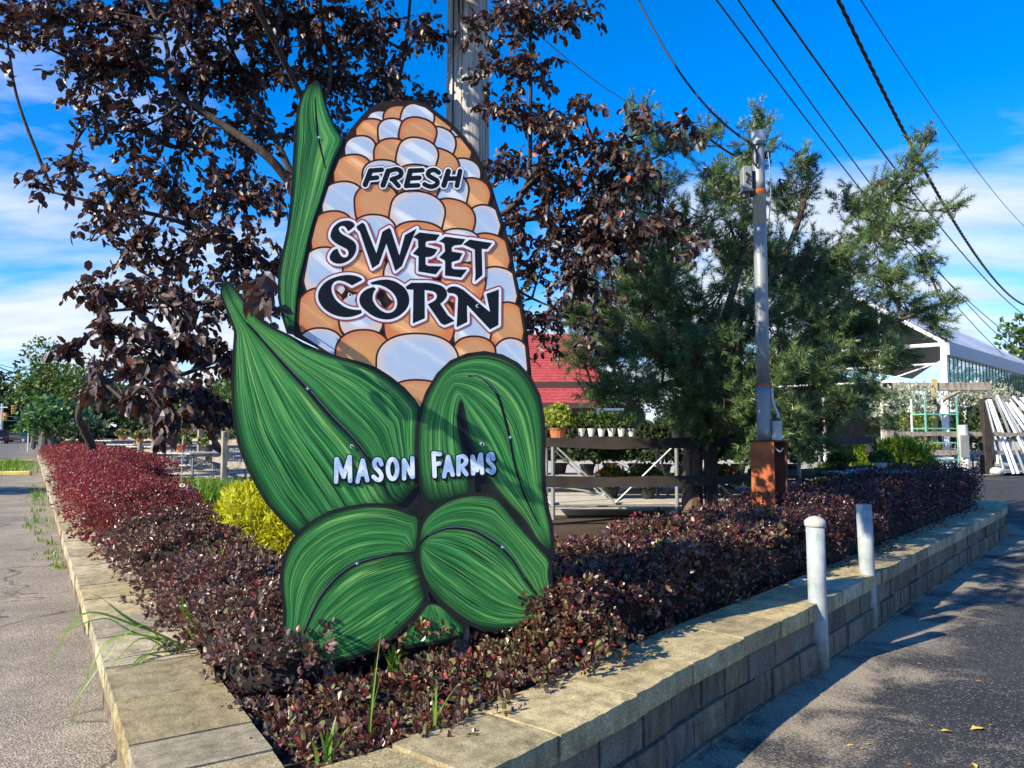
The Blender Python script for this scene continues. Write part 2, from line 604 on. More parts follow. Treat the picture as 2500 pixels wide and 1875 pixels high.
# sign
def m_board():
    k = NT('sign_black_paint')
    co = k.coord('Object')
    n = k.noise(co, 9, 6)
    k.set(k.ramp(n, [(.3, (.010, .012, .013)), (.75, (.026, .028, .028))]), .5, 0, .2)
    return k.m
def m_cob():
    k = NT('sign_brown_paint')
    co = k.coord('Object')
    n = k.noise(co, 12, 5)
    k.set(k.ramp(n, [(.3, (.024, .014, .011)), (.75, (.05, .028, .021))]), .5, 0, .2)
    return k.m
def m_kernel(name, base, shade, edge, glint, spots):
    """brush painted kernel: flat colour, diagonal painted strokes, soft orange rim"""
    k = NT(name)
    uvn = k.n('ShaderNodeUVMap').outputs[0]
    oi = k.n('ShaderNodeObjectInfo').outputs['Random']
    sx = k.n('ShaderNodeSeparateXYZ'); k.l(uvn, sx.inputs[0])
    x, y = sx.outputs[0], sx.outputs[1]
    co = k.coord('Object')
    br = k.noise(co, 16, 5, .6)
    # strokes run down to the right across each kernel
    dcoord = k.math('ADD', k.math('MULTIPLY', x, .62), k.math('MULTIPLY', y, -.74))
    dcoord = k.math('ADD', dcoord, k.math('MULTIPLY', k.math('SUBTRACT', br, .5), .22))
    dcoord = k.math('ADD', k.math('ADD', dcoord, k.math('MULTIPLY', oi, 7.0)), 4.0)
    cmb = k.n('ShaderNodeCombineXYZ'); k.l(k.math('MULTIPLY', dcoord, .62), cmb.inputs[0])
    st = k.noise(cmb.outputs[0], 1.4, 2.2, .55)
    f = k.ramp(st, [(.40, 0.0), (.44, .85), (.50, 1.0), (.545, .9), (.56, .12), (1.0, 0.0)])
    col = k.mix(f, base, shade)
    col = k.mix(k.ramp(st, [(.63, 0.0), (.645, .8)]), col, glint)
    col = k.mix(k.ramp(k.noise(co, 5, 3), [(.55, 0.0), (.75, .55)]), col, spots)
    r = k.math('SQRT', k.math('ADD', k.math('MULTIPLY', x, x), k.math('MULTIPLY', y, y)))
    r = k.math('ADD', r, k.math('MULTIPLY', k.math('SUBTRACT', br, .5), .12))
    col = k.mix(k.ramp(r, [(.72, 0.0), (1.0, .9)]), col, edge)
    dirt = k.noise(co, 60, 6, .8)
    col = k.mix(k.ramp(dirt, [(.62, 0.0), (.75, .3)]), col, (.25, .2, .17))
    k.set(col, .36, 0, .5)
    return k.m
def m_husk():
    """painted husk: long brush fibres that follow the leaf (u along, v across)"""
    k = NT('sign_green_paint')
    uvn = k.n('ShaderNodeUVMap').outputs[0]
    oi = k.n('ShaderNodeObjectInfo').outputs['Random']
    sx = k.n('ShaderNodeSeparateXYZ'); k.l(uvn, sx.inputs[0])
    u, v = sx.outputs[0], sx.outputs[1]
    def fib(su, sv, off, det=3.0, rough=.6):
        c = k.n('ShaderNodeCombineXYZ')
        k.l(k.math('MULTIPLY', u, su), c.inputs[0])
        k.l(k.math('MULTIPLY', v, sv), c.inputs[1])
        k.l(k.math('ADD', k.math('MULTIPLY', oi, 31.0), off), c.inputs[2])
        return k.noise(c.outputs[0], 1.0, det, rough)
    n1 = fib(2.2, 26, 0)
    n2 = fib(3.4, 60, 5)
    n3 = fib(1.6, 70, 9, 2.0)
    n4 = fib(1.2, 5, 14, 3.0)
    col = k.ramp(n1, [(.30, (.008, .08, .018)), (.43, (.028, .21, .045)), (.55, (.09, .36, .085)), (.68, (.36, .62, .15))])
    col = k.mix(k.ramp(n2, [(.52, 0.0), (.66, .7)]), col, (.06, .33, .11))
    col = k.mix(k.ramp(n2, [(.64, 0.0), (.76, .85)]), col, (.50, .72, .22))
    col = k.mix(k.ramp(n4, [(.35, .75), (.58, 0.0)]), col, (.010, .11, .03))
    col = k.mix(k.ramp(n4, [(.56, 0.0), (.72, .35)]), col, (.09, .30, .10))
    col = k.mix(k.ramp(n3, [(.56, 0.0), (.60, 0.9)]), col, (.004, .022, .012))
    # airbrushed dark rim along both long edges and both ends
    e = k.math('MULTIPLY', k.math('ABSOLUTE', k.math('SUBTRACT', v, .5)), 2.0)
    col = k.mix(k.ramp(e, [(.82, 0.0), (.99, .93)]), col, (.003, .012, .009))
    e2 = k.math('MULTIPLY', k.math('ABSOLUTE', k.math('SUBTRACT', u, .5)), 2.0)
    col = k.mix(k.ramp(e2, [(.84, 0.0), (.985, .95)]), col, (.003, .014, .010))
    co = k.coord('Object')
    scr = k.noise(co, 90, 3, .6)
    col = k.mix(k.ramp(scr, [(.72, 0.0), (.76, .35)]), col, (.5, .55, .5))
    k.set(col, .42, 0, .22)
    return k.m
M['board'] = m_board()
M['cob'] = m_cob()
M['k_white'] = m_kernel('kernel_white', (.80, .83, .84), (.46, .57, .72), (.78, .60, .50), (.94, .96, .96), (.66, .75, .82))
M['k_orange'] = m_kernel('kernel_orange', (1.0, .46, .165), (.66, .31, .125), (.74, .20, .05), (1.0, .64, .34), (.86, .38, .05))
M['husk'] = m_husk()
M['ink'] = plain('lettering_black', (.009, .012, .018), .5, 0, .15)
M['let_white'] = plain('lettering_white', (.80, .84, .87), .35)
M['let_red'] = plain('lettering_red', (.33, .045, .045), .4)
M['let_brown'] = plain('lettering_brown', (.10, .035, .03), .4)
def m_cloudfill():
    k = NT('lettering_cloudy_blue')
    co = k.coord('Object')
    n = k.noise(co, 13, 3, .5)
    k.set(k.ramp(n, [(.40, (.36, .54, .80)), (.50, (.52, .68, .86)), (.56, (.85, .92, .95))]), .35, 0, .5)
    return k.m
M['let_cloud'] = m_cloudfill()
M['vein_line'] = plain('vein_highlight', (.16, .22, .24), .5, 0, .2)
M['glint'] = plain('sparkle_paint', (.45, .66, .88), .4)
M['plywood'] = varied('plywood_edge', (.12, .10, .08), (.26, .22, .17), 8, .8, bump=.3)
# wood and metal
def m_pole():
    k = NT('weathered_pole_wood')
    co = k.coord('Object')
    mp = k.n('ShaderNodeMapping'); mp.inputs['Scale'].default_value = (9, 9, .42); k.l(co, mp.inputs[0])
    n = k.noise(mp.outputs[0], 4.2, 8, .62, .3)
    mp2 = k.n('ShaderNodeMapping'); mp2.inputs['Scale'].default_value = (14, 14, .22); k.l(co, mp2.inputs[0])
    n2 = k.noise(mp2.outputs[0], 3.0, 4, .5, .4)
    col = k.ramp(n, [(.28, (.22, .20, .17)), (.5, (.47, .44, .38)), (.74, (.70, .66, .57))])
    col = k.mix(k.ramp(n2, [(.30, 1.0), (.38, 0.0)]), col, (.02, .017, .014))
    k.set(col, .9, 0, .2)
    k.bump(k.math('ADD', k.math('MULTIPLY', n, .5), k.ramp(n2, [(.28, 0.0), (.4, 1.0)])), 1.0, .02)
    return k.m
M['pole'] = m_pole()
M['galv'] = varied('galvanised_steel', (.19, .205, .21), (.31, .33, .335), 7, .5, .3, bump=.06, bscale=60, stretch=(1, 1, .2))
M['galv_dull'] = varied('dull_galvanised', (.36, .38, .38), (.54, .56, .55), 9, .5, .35)
def m_bollard():
    k = NT('bollard_grey_paint')
    co = k.coord('Object')
    n = k.noise(co, 8, 6, .65)
    col = k.ramp(n, [(.3, (.20, .235, .24)), (.52, (.32, .36, .365)), (.74, (.42, .455, .455))])
    mp = k.n('ShaderNodeMapping'); mp.inputs['Scale'].default_value = (30, 30, 3); k.l(co, mp.inputs[0])
    sc_ = k.noise(mp.outputs[0], 1.6, 5, .7)
    col = k.mix(k.ramp(sc_, [(.60, 0.0), (.66, .75)]), col, (.22, .235, .235))
    ch = k.noise(co, 42, 4, .7)
    col = k.mix(k.ramp(ch, [(.66, 0.0), (.69, .85)]), col, (.15, .11, .08))
    sz = k.n('ShaderNodeSeparateXYZ'); k.l(co, sz.inputs[0])
    d = k.math('ADD', k.math('MULTIPLY', sz.outputs[2], 3.2), k.math('MULTIPLY', k.noise(co, 12, 4), .9))
    col = k.mix(k.ramp(d, [(.42, .9), (.78, 0.0)]), col, (.16, .125, .085))
    k.set(col, .62, 0, .4)
    k.bump(ch, .25, .004)
    return k.m
M['bollard'] = m_bollard()
M['rust'] = varied('rusted_steel', (.10, .032, .015), (.40, .10, .028), 5.0, .85, c3=(.62, .19, .055), bump=.5, bscale=45, bdist=.004)
M['rust_shade'] = varied('rust_shade', (.05, .018, .012), (.16, .05, .025), 9, .85)  # darker rust copy: shade of the recess and sides put into the colour
M['rust_streak'] = varied('rust_streak', (.40, .36, .28), (.42, .22, .07), 12, .6, .2, stretch=(1, 1, .15))
M['plastic_grey'] = plain('grey_plastic', (.20, .22, .22), .5)
M['pvc'] = varied('dirty_white_plastic', (.34, .34, .28), (.52, .52, .48), 10, .5)
M['black'] = plain('black_rubber', (.012, .012, .013), .5)
M['rail'] = varied('old_fence_wood', (.12, .095, .07), (.30, .26, .20), 4, .9, bump=.5, bscale=20, stretch=(4, 4, 1), c3=(.42, .37, .29))
M['rail_dark'] = varied('dark_wood', (.018, .014, .011), (.05, .04, .032), 4, .85, bump=.4, bscale=20)  # very dark brown wood tone
M['timber'] = varied('new_timber', (.42, .30, .12), (.56, .42, .18), 4, .8, stretch=(6, 6, 1))
M['bench_board'] = varied('bench_boards', (.34, .32, .27), (.58, .55, .48), 5, .85, stretch=(1, 6, 6))
M['bark_dark'] = varied('dark_bark', (.020, .014, .012), (.085, .062, .052), 9, .9, bump=.7, bscale=28, stretch=(3, 3, .7))
M['bark_pine'] = varied('pine_bark', (.035, .022, .016), (.16, .10, .065), 6, .95, bump=1.0, bscale=18, bdist=.03, stretch=(3, 3, .9), c3=(.24, .17, .12))
M['bark_grey'] = varied('grey_bark', (.06, .055, .045), (.15, .14, .12), 6, .95, bump=.7, bscale=20)
M['twig'] = plain('bush_twigs', (.045, .026, .02), .9)
M['twig_shade'] = plain('bush_inside', (.014, .009, .008), .95)  # twig brown darkened to near black, shade of the bush inside included
# leaves
M['plum'] = leafmat('plum_leaf', [(0.0, (.020, .012, .011)), (.5, (.042, .024, .021)), (.8, (.065, .040, .032)), (.93, (.10, .055, .038)), (.985, (.17, .045, .024)), (1.0, (.34, .09, .045))], .46, .6, .16, (.14, .045, .025))
M['barb_dark'] = leafmat('barberry_dark_leaf', [(0.0, (.045, .026, .024)), (.3, (.10, .060, .053)), (.55, (.17, .112, .095)), (.74, (.24, .175, .14)), (.85, (.17, .165, .07)), (.93, (.12, .065, .05)), (.97, (.30, .04, .035)), (1.0, (.38, .05, .045))], .34, .65, .22, (.24, .08, .06), bumpy=True)
M['barb_mid'] = leafmat('barberry_mixed_leaf', [(0.0, (.035, .012, .012)), (.4, (.10, .03, .028)), (.6, (.15, .06, .045)), (.74, (.17, .12, .055)), (.8, (.30, .035, .035)), (1.0, (.46, .06, .055))], .36, .55, .25, (.32, .04, .035), bumpy=True)
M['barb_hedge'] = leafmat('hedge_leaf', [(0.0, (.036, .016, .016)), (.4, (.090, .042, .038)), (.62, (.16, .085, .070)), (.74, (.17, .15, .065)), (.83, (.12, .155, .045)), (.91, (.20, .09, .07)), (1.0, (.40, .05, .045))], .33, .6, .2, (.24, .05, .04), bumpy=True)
M['barb_under'] = leafmat('sparse_bush_leaf', [(0.0, (.035, .018, .016)), (.35, (.10, .048, .040)), (.58, (.17, .10, .075)), (.72, (.13, .155, .045)), (.86, (.23, .23, .09)), (.94, (.30, .04, .035)), (1.0, (.42, .05, .045))], .35, .55, .22, (.28, .06, .04), bumpy=True)
M['barb_red'] = leafmat('barberry_red_leaf', [(0.0, (.06, .012, .014)), (.35, (.16, .025, .028)), (.6, (.30, .04, .045)), (.74, (.38, .06, .05)), (.82, (.16, .09, .04)), (.9, (.10, .045, .035)), (1.0, (.24, .05, .04))], .42, .45, .28, (.45, .05, .05), bumpy=True)
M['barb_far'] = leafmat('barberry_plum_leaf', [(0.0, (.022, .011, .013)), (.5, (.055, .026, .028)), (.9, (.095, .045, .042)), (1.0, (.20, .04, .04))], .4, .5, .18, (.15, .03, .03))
M['gold'] = leafmat('gold_cypress_leaf', [(0.0, (.22, .24, .015)), (.4, (.48, .48, .03)), (.8, (.66, .62, .05)), (1.0, (.32, .40, .03))], .55, .3, .35)
M['lime'] = leafmat('lime_shrub_leaf', [(0.0, (.06, .12, .01)), (.5, (.16, .23, .015)), (1.0, (.30, .34, .03))], .55, .3, .35)
def m_needle():
    k = NT('pine_needle')
    g = k.n('ShaderNodeNewGeometry')
    at = k.n('ShaderNodeAttribute', attribute_name='shoot')
    f = k.math('ADD', k.math('MULTIPLY', at.outputs['Fac'], .75), k.math('MULTIPLY', g.outputs['Random Per Island'], .25))
    col = k.ramp(f, [(0.05, (.038, .075, .026)), (.42, (.085, .165, .052)), (.72, (.18, .27, .08)), (.92, (.30, .34, .11)), (1.0, (.30, .22, .10))])
    k.set(col, .38, 0, .5)
    tr = k.n('ShaderNodeBsdfTranslucent'); k.l(col, tr.inputs[0])
    ms = k.n('ShaderNodeMixShader'); ms.inputs[0].default_value = .15
    k.l(k.b.outputs[0], ms.inputs[1]); k.l(tr.outputs[0], ms.inputs[2]); k.l(ms.outputs[0], k.out.inputs[0])
    return k.m
M['needle'] = m_needle()
M['grassblade'] = leafmat('grass_blade', [(0.0, (.07, .16, .015)), (.5, (.14, .26, .03)), (.9, (.24, .34, .05)), (1.0, (.35, .33, .12))], .45, .4, .35)
M['green'] = leafmat('green_tree_leaf', [(0.0, (.022, .055, .012)), (.5, (.055, .11, .022)), (.9, (.12, .18, .04)), (1.0, (.2, .22, .06))], .5, .4, .3)
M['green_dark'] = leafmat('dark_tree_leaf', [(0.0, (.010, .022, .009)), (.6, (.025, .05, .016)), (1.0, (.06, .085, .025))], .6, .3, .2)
M['bigleaf'] = leafmat('broad_leaf', [(0.0, (.02, .07, .018)), (.5, (.06, .15, .04)), (1.0, (.16, .27, .09))], .35, .5, .3)
M['silver'] = leafmat('silver_leaf', [(0.0, (.16, .20, .13)), (.5, (.36, .39, .28)), (1.0, (.58, .58, .45))], .6, .3, .3)
M['mixed'] = leafmat('potted_leaf', [(0.0, (.02, .06, .015)), (.6, (.07, .14, .03)), (.9, (.2, .26, .07)), (1.0, (.5, .16, .05))], .5, .4, .3)
M['flower'] = leafmat('potted_flower', [(0.0, (.5, .03, .03)), (.4, (.7, .2, .05)), (.7, (.75, .7, .6)), (1.0, (.7, .5, .06))], .6, .3, .3)
M['chartreuse'] = leafmat('chartreuse_leaf', [(0.0, (.16, .24, .03)), (.5, (.33, .40, .07)), (1.0, (.55, .55, .16))], .5, .4, .35)
M['terracotta'] = varied('terracotta', (.33, .11, .045), (.48, .18, .08), 8, .85)
M['pot_white'] = plain('white_pot', (.62, .64, .64), .5)
M['pot_black'] = plain('black_pot', (.02, .02, .02), .5)
M['roof_red'] = varied('red_shingles', (.30, .035, .035), (.46, .07, .065), 9, .85, bump=.3, bscale=12)
M['fascia'] = plain('brown_fascia', (.045, .022, .016), .6)
M['barn_wall'] = varied('dark_siding', (.05, .04, .035), (.10, .08, .065), 3, .85)
M['white_paint'] = varied('white_painted_steel', (.62, .64, .66), (.80, .81, .82), 5, .5)
M['roof_white'] = varied('ribbed_white_roof', (.60, .63, .66), (.78, .80, .82), 3, .45)
M['mullion'] = plain('dark_mullion', (.05, .07, .06), .5)
M['band_grey'] = plain('grey_gutter', (.33, .36, .42), .45)
M['rack_green'] = varied('green_rack_paint', (.10, .32, .25), (.20, .46, .37), 8, .5)
M['stone'] = varied('pale_stone', (.30, .29, .27), (.62, .60, .56), 6, .9, bump=.6, bscale=14)
def m_glass():
    k = NT('greenhouse_glass')
    gl = k.n('ShaderNodeBsdfGlossy'); gl.inputs['Roughness'].default_value = .02
    gl.inputs['Color'].default_value = (.86, .93, .95, 1)
    tr = k.n('ShaderNodeBsdfTransparent'); tr.inputs['Color'].default_value = (.75, .85, .82, 1)
    ms = k.n('ShaderNodeMixShader'); ms.inputs[0].default_value = .58
    k.l(tr.outputs[0], ms.inputs[1]); k.l(gl.outputs[0], ms.inputs[2])
    k.l(ms.outputs[0], k.out.inputs[0])
    return k.m
M['glass'] = m_glass()
def m_paint(name, c):
    k = NT(name)
    k.set(c, .25, .2, .5)
    k.val(k.b, 'Coat Weight', .6)
    return k.m
M['car_black'] = m_paint('black_car_paint', (.012, .013, .015))
M['car_dark'] = m_paint('maroon_car_paint', (.05, .012, .014))
M['car_glass'] = plain('car_window', (.02, .025, .03), .1)
def m_emit(name, c, st):
    k = NT(name)
    k.set(c, .4)
    k.val(k.b, 'Emission Color', c)
    k.val(k.b, 'Emission Strength', st)
    return k.m
M['lamp_red'] = m_emit('red_lamp', (1.0, .03, .02), 2.5)
M['tail_red'] = plain('red_lens', (.45, .015, .015), .3)
M['signal_yellow'] = plain('signal_yellow', (.62, .36, .02), .5)
M['signal_dark'] = plain('signal_lens_dark', (.06, .03, .02), .4)
M['marker_blue'] = plain('marker_blue', (.03, .06, .22), .5)
# ---------------------------------------------------------------- flat shapes for the painted sign
def sd_poly(pts, poly):
    d = np.full(len(pts), 1e9)
    inside = np.zeros(len(pts), bool)
    n = len(poly)
    for i in range(n):
        a, b = poly[i], poly[(i + 1) % n]
        e = b - a
        w = pts - a
        t = np.clip((w @ e) / (e @ e + 1e-12), 0, 1)
        q = w - t[:, None] * e
        d = np.minimum(d, (q * q).sum(1))
        c = (a[1] <= pts[:, 1]) != (b[1] <= pts[:, 1])
        if c.any() and abs(e[1]) > 1e-12:
            inside ^= c & (pts[:, 0] < a[0] + (pts[:, 1] - a[1]) / e[1] * e[0])
    d = np.sqrt(d)
    return np.where(inside, -d, d)
def sd_stroke(pts, line, r):
    d = np.full(len(pts), 1e9)
    for a, b in zip(line[:-1], line[1:]):
        e = b - a
        w = pts - a
        t = np.clip((w @ e) / (e @ e + 1e-12), 0, 1)
        q = w - t[:, None] * e
        d = np.minimum(d, (q * q).sum(1))
    return np.sqrt(d) - r
class Field:
    def __init__(s, x0, y0, x1, y1, step=1.0):
        s.x0, s.y0, s.h = x0, y0, step
        s.nx, s.ny = int((x1 - x0) / step) + 1, int((y1 - y0) / step) + 1
        X, Y = np.meshgrid(x0 + np.arange(s.nx) * step, y0 + np.arange(s.ny) * step)
        s.pts = np.stack([X.ravel(), Y.ravel()], 1)
        s.f = np.full(s.nx * s.ny, 99.0)
    def _near(s, shape, m):
        lo, hi = shape.min(0) - m, shape.max(0) + m
        return np.nonzero(((s.pts >= lo) & (s.pts <= hi)).all(1))[0]
    def poly(s, p, m=22):
        p = np.asarray(p, float)
        k = s._near(p, m)
        s.f[k] = np.minimum(s.f[k], sd_poly(s.pts[k], p))
    def stroke(s, p, r, m=22):
        p = np.asarray(p, float)
        k = s._near(p, m + r)
        s.f[k] = np.minimum(s.f[k], sd_stroke(s.pts[k], p, r))
    def loops(s, level, f=None, tol=0.12):
        g = (s.f if f is None else f).reshape(s.ny, s.nx) - level
        pos = {}
        nxt = {}
        sg = g < 0
        cell = sg[:-1, :-1].astype(int) + sg[:-1, 1:] * 2 + sg[1:, 1:] * 4 + sg[1:, :-1] * 8
        tbl = {1: [(3, 0)], 2: [(0, 1)], 3: [(3, 1)], 4: [(1, 2)], 5: [(3, 0), (1, 2)], 6: [(0, 2)], 7: [(3, 2)], 8: [(2, 3)],
               9: [(2, 0)], 10: [(0, 1), (2, 3)], 11: [(2, 1)], 12: [(1, 3)], 13: [(1, 0)], 14: [(0, 3)]}
        def edge(i, j, e):
            if e == 0: k = (i, j, 0); a, b = g[i, j], g[i, j + 1]; p = (j + a / (a - b), i)
            elif e == 1: k = (i, j + 1, 1); a, b = g[i, j + 1], g[i + 1, j + 1]; p = (j + 1, i + a / (a - b))
            elif e == 2: k = (i + 1, j, 0); a, b = g[i + 1, j], g[i + 1, j + 1]; p = (j + a / (a - b), i + 1)
            else: k = (i, j, 1); a, b = g[i, j], g[i + 1, j]; p = (j, i + a / (a - b))
            pos[k] = (s.x0 + p[0] * s.h, s.y0 + p[1] * s.h)
            return k
        for i, j in zip(*np.nonzero((cell > 0) & (cell < 15))):
            for a, b in tbl[int(cell[i, j])]:
                nxt.setdefault(edge(i, j, a), []).append(edge(i, j, b))
        out = []
        while nxt:
            k0 = next(iter(nxt))
            lp = []
            k = k0
            while k in nxt:
                lp.append(pos[k])
                t = nxt[k].pop()
                if not nxt[k]:
                    del nxt[k]
                k = t
                if k == k0:
                    break
            if len(lp) > 6:
                out.append(simplify(np.array(lp), tol))
        return [l for l in out if len(l) >= 3]
def simplify(p, tol):
    n = len(p)
    def rdp(a, b):
        if b <= a + 1:
            return []
        e = p[b % n] - p[a]
        w = p[a + 1:b] - p[a]
        L = math.hypot(*e)
        d = np.abs(w[:, 0] * e[1] - w[:, 1] * e[0]) / L if L > 1e-9 else np.hypot(w[:, 0], w[:, 1])
        k = int(d.argmax())
        if d[k] < tol:
            return []
        m = a + 1 + k
        return rdp(a, m) + [m] + rdp(m, b)
    h = n // 2
    idx = [0] + rdp(0, h) + [h] + rdp(h, n)
    return p[idx]

# the sign stands on an upright plane turned a little to the camera
SIGN_A = math.radians(20.0)
SX = np.array([math.cos(SIGN_A), math.sin(SIGN_A), 0])
SN = np.array([math.sin(SIGN_A), -math.cos(SIGN_A), 0])
S0 = np.array([-0.479, 3.60, 0.40])
def S(u, v):
    r = ray(u, v)
    p = CAMP + r * (((S0 - CAMP) @ SN) / (r @ SN))
    return ((p - S0) @ SX, p[2] - S0[2])
def flat(loops, d, out=None):
    """filled flat shape from loops of photograph points, painted d metres proud of the board"""
    mb = out or MB()
    if len(loops) > 1:                         # one outer line with its own holes at a time
        ar = [abs(np.sum(l[:, 0] * np.roll(l[:, 1], -1) - l[:, 1] * np.roll(l[:, 0], -1))) for l in map(np.asarray, loops)]
        def within(i, j): return i != j and ar[i] < ar[j] and sd_poly(np.asarray(loops[i])[:1], np.asarray(loops[j]))[0] < 0
        depth = [sum(within(i, j) for j in range(len(loops))) for i in range(len(loops))]
        outer = [i for i in range(len(loops)) if depth[i] % 2 == 0]
        if len(outer) > 1:
            for i in outer:
                flat([loops[i]] + [loops[j] for j in range(len(loops)) if depth[j] == depth[i] + 1 and within(j, i)], d, mb)
            return mb
    L = [[Vector((x, y, 0)) for x, y in (S(*q) for q in l)] for l in loops]
    tris = tessellate_polygon(L)
    V = np.array([[p.x, -d, p.y] for l in L for p in l])
    t = np.array(tris, int)
    if len(t):
        a, b, c = V[t[:, 0]], V[t[:, 1]], V[t[:, 2]]
        nrm = np.cross(b - a, c - a)[:, 1]
        t[nrm > 0] = t[nrm > 0][:, ::-1]
        mb.add(V, t)
    return mb

def zt(x0, y0, s):
    return lambda pts: np.array([[x0 + x / s, y0 + y / s] for x, y in pts], float)
Z4, Z5, Z6, Z7 = zt(680, 180, 3.568), zt(680, 500, 3.568), zt(540, 680, 2.633), zt(620, 1150, 2.836)
Z8, ZF, ZA, ZB = zt(530, 180, 1.3222), zt(800, 240, 5.53), zt(720, 480, 5.53), zt(900, 480, 5.53)
ZC, ZD, ZM = zt(720, 640, 5.53), zt(920, 700, 5.53), zt(800, 1060, 5.027)

# husk leaves: pairs of long edges, each filled with fibres that run from edge start to edge end
tall_l = Z8([(318, 28), (290, 46), (266, 105), (256, 180), (249, 300), (243, 400), (232, 500), (215, 580), (203, 650), (202, 720), (214, 780), (230, 832)])
tall_r = Z8([(322, 28), (336, 52), (347, 100), (366, 150), (388, 190), (405, 214), (390, 250), (372, 290), (352, 352), (330, 420), (309, 480), (293, 540), (281, 600), (266, 660), (257, 720), (252, 780), (250, 836)])
big_top = Z6([(25, 30), (50, 32), (90, 80), (140, 150), (200, 225), (270, 290), (350, 335), (440, 378), (520, 425), (640, 478), (760, 515), (880, 545), (985, 580), (1080, 640), (1170, 712), (1235, 785), (1262, 830), (1250, 980), (1245, 1120), (1250, 1330)])
big_mid = Z6([(25, 34), (60, 120), (110, 210), (165, 290), (240, 370), (330, 470), (440, 590), (550, 705), (640, 810), (720, 900), (800, 980), (870, 1060), (940, 1150), (1000, 1240), (1080, 1400), (1160, 1440)])
big_low = Z6([(22, 36), (6, 70), (10, 115), (40, 195), (72, 275), (95, 345), (90, 420), (82, 540), (78, 680), (80, 800), (92, 950), (122, 1080), (168, 1200), (225, 1315), (295, 1435), (375, 1525), (440, 1595), (505, 1665)])
curl_out = np.concatenate([Z6([(1345, 1450), (1305, 1410), (1277, 1250), (1266, 1100), (1272, 950), (1292, 850), (1332, 740), (1400, 625), (1480, 548), (1580, 504), (1690, 490), (1800, 512), (1890, 560), (1970, 645), (2028, 760), (2053, 900), (2060, 1050), (2057, 1200), (2062, 1350), (2080, 1480), (2105, 1580)]), Z7([(2050, 470), (2056, 556)])])
curl_in = np.concatenate([Z6([(1610, 1400), (1585, 1300), (1556, 1150), (1534, 1000), (1526, 900), (1530, 825), (1545, 785), (1560, 830), (1572, 930), (1594, 1030), (1630, 1120), (1676, 1220), (1745, 1340), (1835, 1440), (1950, 1555)]), Z7([(1960, 480), (2052, 558)])])
low_top = Z7([(203, 1335), (196, 1290), (212, 1150), (222, 1000), (213, 900), (200, 790), (200, 690), (226, 580), (272, 490), (330, 422), (420, 352), (520, 298), (650, 262), (780, 243), (900, 244), (1000, 266), (1080, 300), (1132, 332), (1118, 560)])
low_mid = Z7([(205, 1338), (290, 1230), (350, 1100), (400, 980), (470, 850), (580, 725), (700, 643), (830, 602), (950, 577), (1110, 560)])
low_bot = Z7([(207, 1342), (300, 1340), (400, 1327), (600, 1297), (750, 1256), (880, 1192), (980, 1112), (1080, 1020), (1150, 935), (1192, 890)])
rgt_top = Z7([(1146, 500), (1150, 440), (1172, 360), (1220, 296), (1300, 234), (1400, 190), (1500, 172), (1600, 172), (1662, 186), (1720, 244), (1830, 378), (1940, 500), (2036, 610), (2032, 680), (2036, 760), (2060, 868), (2098, 985)])
rgt_mid = Z7([(1146, 505), (1200, 448), (1300, 402), (1400, 390), (1520, 410), (1620, 463), (1720, 534), (1800, 625), (1870, 742), (1960, 862), (2098, 988)])
rgt_bot = Z7([(1144, 508), (1148, 600), (1164, 700), (1200, 782), (1270, 872), (1360, 952), (1470, 1030), (1580, 1078), (1700, 1086), (1820, 1068), (1950, 1030), (2098, 991)])
stem_l = Z7([(1205, 918), (1030, 1142), (1052, 1212)])
stem_r = Z7([(1225, 918), (1300, 945), (1446, 1075), (1432, 1152)])
cob_line = np.concatenate([Z4([(560, 610), (640, 490), (690, 430), (770, 340), (840, 285), (920, 255), (1040, 252), (1190, 244), (1290, 278), (1390, 360), (1510, 450), (1610, 560), (1710, 690), (1775, 830), (1850, 1000), (1885, 1120), (1945, 1300), (1990, 1450)]),
                           Z5([(2022, 440), (2042, 560), (2072, 690), (2100, 830), (2128, 960), (2152, 1100), (2166, 1250), (2180, 1400), (2190, 1500), (1700, 1800), (1180, 1800), (700, 1400), (150, 1130), (160, 1000), (165, 860), (195, 720), (212, 600), (240, 450)]),
                           Z4([(268, 1450), (300, 1320), (360, 1180), (392, 1040), (432, 930), (482, 810), (545, 690)])])
curl_face = np.concatenate([curl_out, curl_in[::-1]])
def leaf_loop(a, b):
    return np.concatenate([a, b[::-1]])
outlines = {'tall': leaf_loop(tall_l, tall_r), 'big': leaf_loop(big_top, big_low), 'curl': np.concatenate([curl_out, curl_in[-4::-1][:6]]),
            'low': leaf_loop(low_top, low_bot), 'rgt': leaf_loop(rgt_top, rgt_bot), 'stem': leaf_loop(stem_l, stem_r)}
curl_solid = np.concatenate([curl_out, curl_in[-2:6:-1], curl_in[:1]])

corn = thing('corn_sign', 'tall painted sweet corn cutout sign standing among the dark red bushes', 'sign', tuple(S0), SIGN_A)
fld = Field(520, 190, 1400, 1660, 2.0)
mid_gap = Z7([(1110, 560), (1190, 880), (1205, 930), (1290, 1000), (1270, 860), (1160, 700), (1150, 520)])
for p in (*outlines.values(), cob_line, curl_solid, mid_gap):
    fld.poly(p, 30)
board_loops = fld.loops(4.5, tol=0.4)
board_loops = [max(board_loops, key=len)]
fr = flat(board_loops, 0.0)
L = [S(*q) for q in board_loops[0]]
n = len(L)
TH = 0.019
V = [[x, -0.0, z] for x, z in L] + [[x, TH, z] for x, z in L]
fr.add(np.array(V), None, [[i, (i + 1) % n, n + (i + 1) % n, n + i] for i in range(n)])
bk = flat(board_loops, -TH)
fr.add(np.concatenate(bk.V), np.concatenate(bk.T)[:, ::-1])
put('board', fr, M['board'], corn, False)
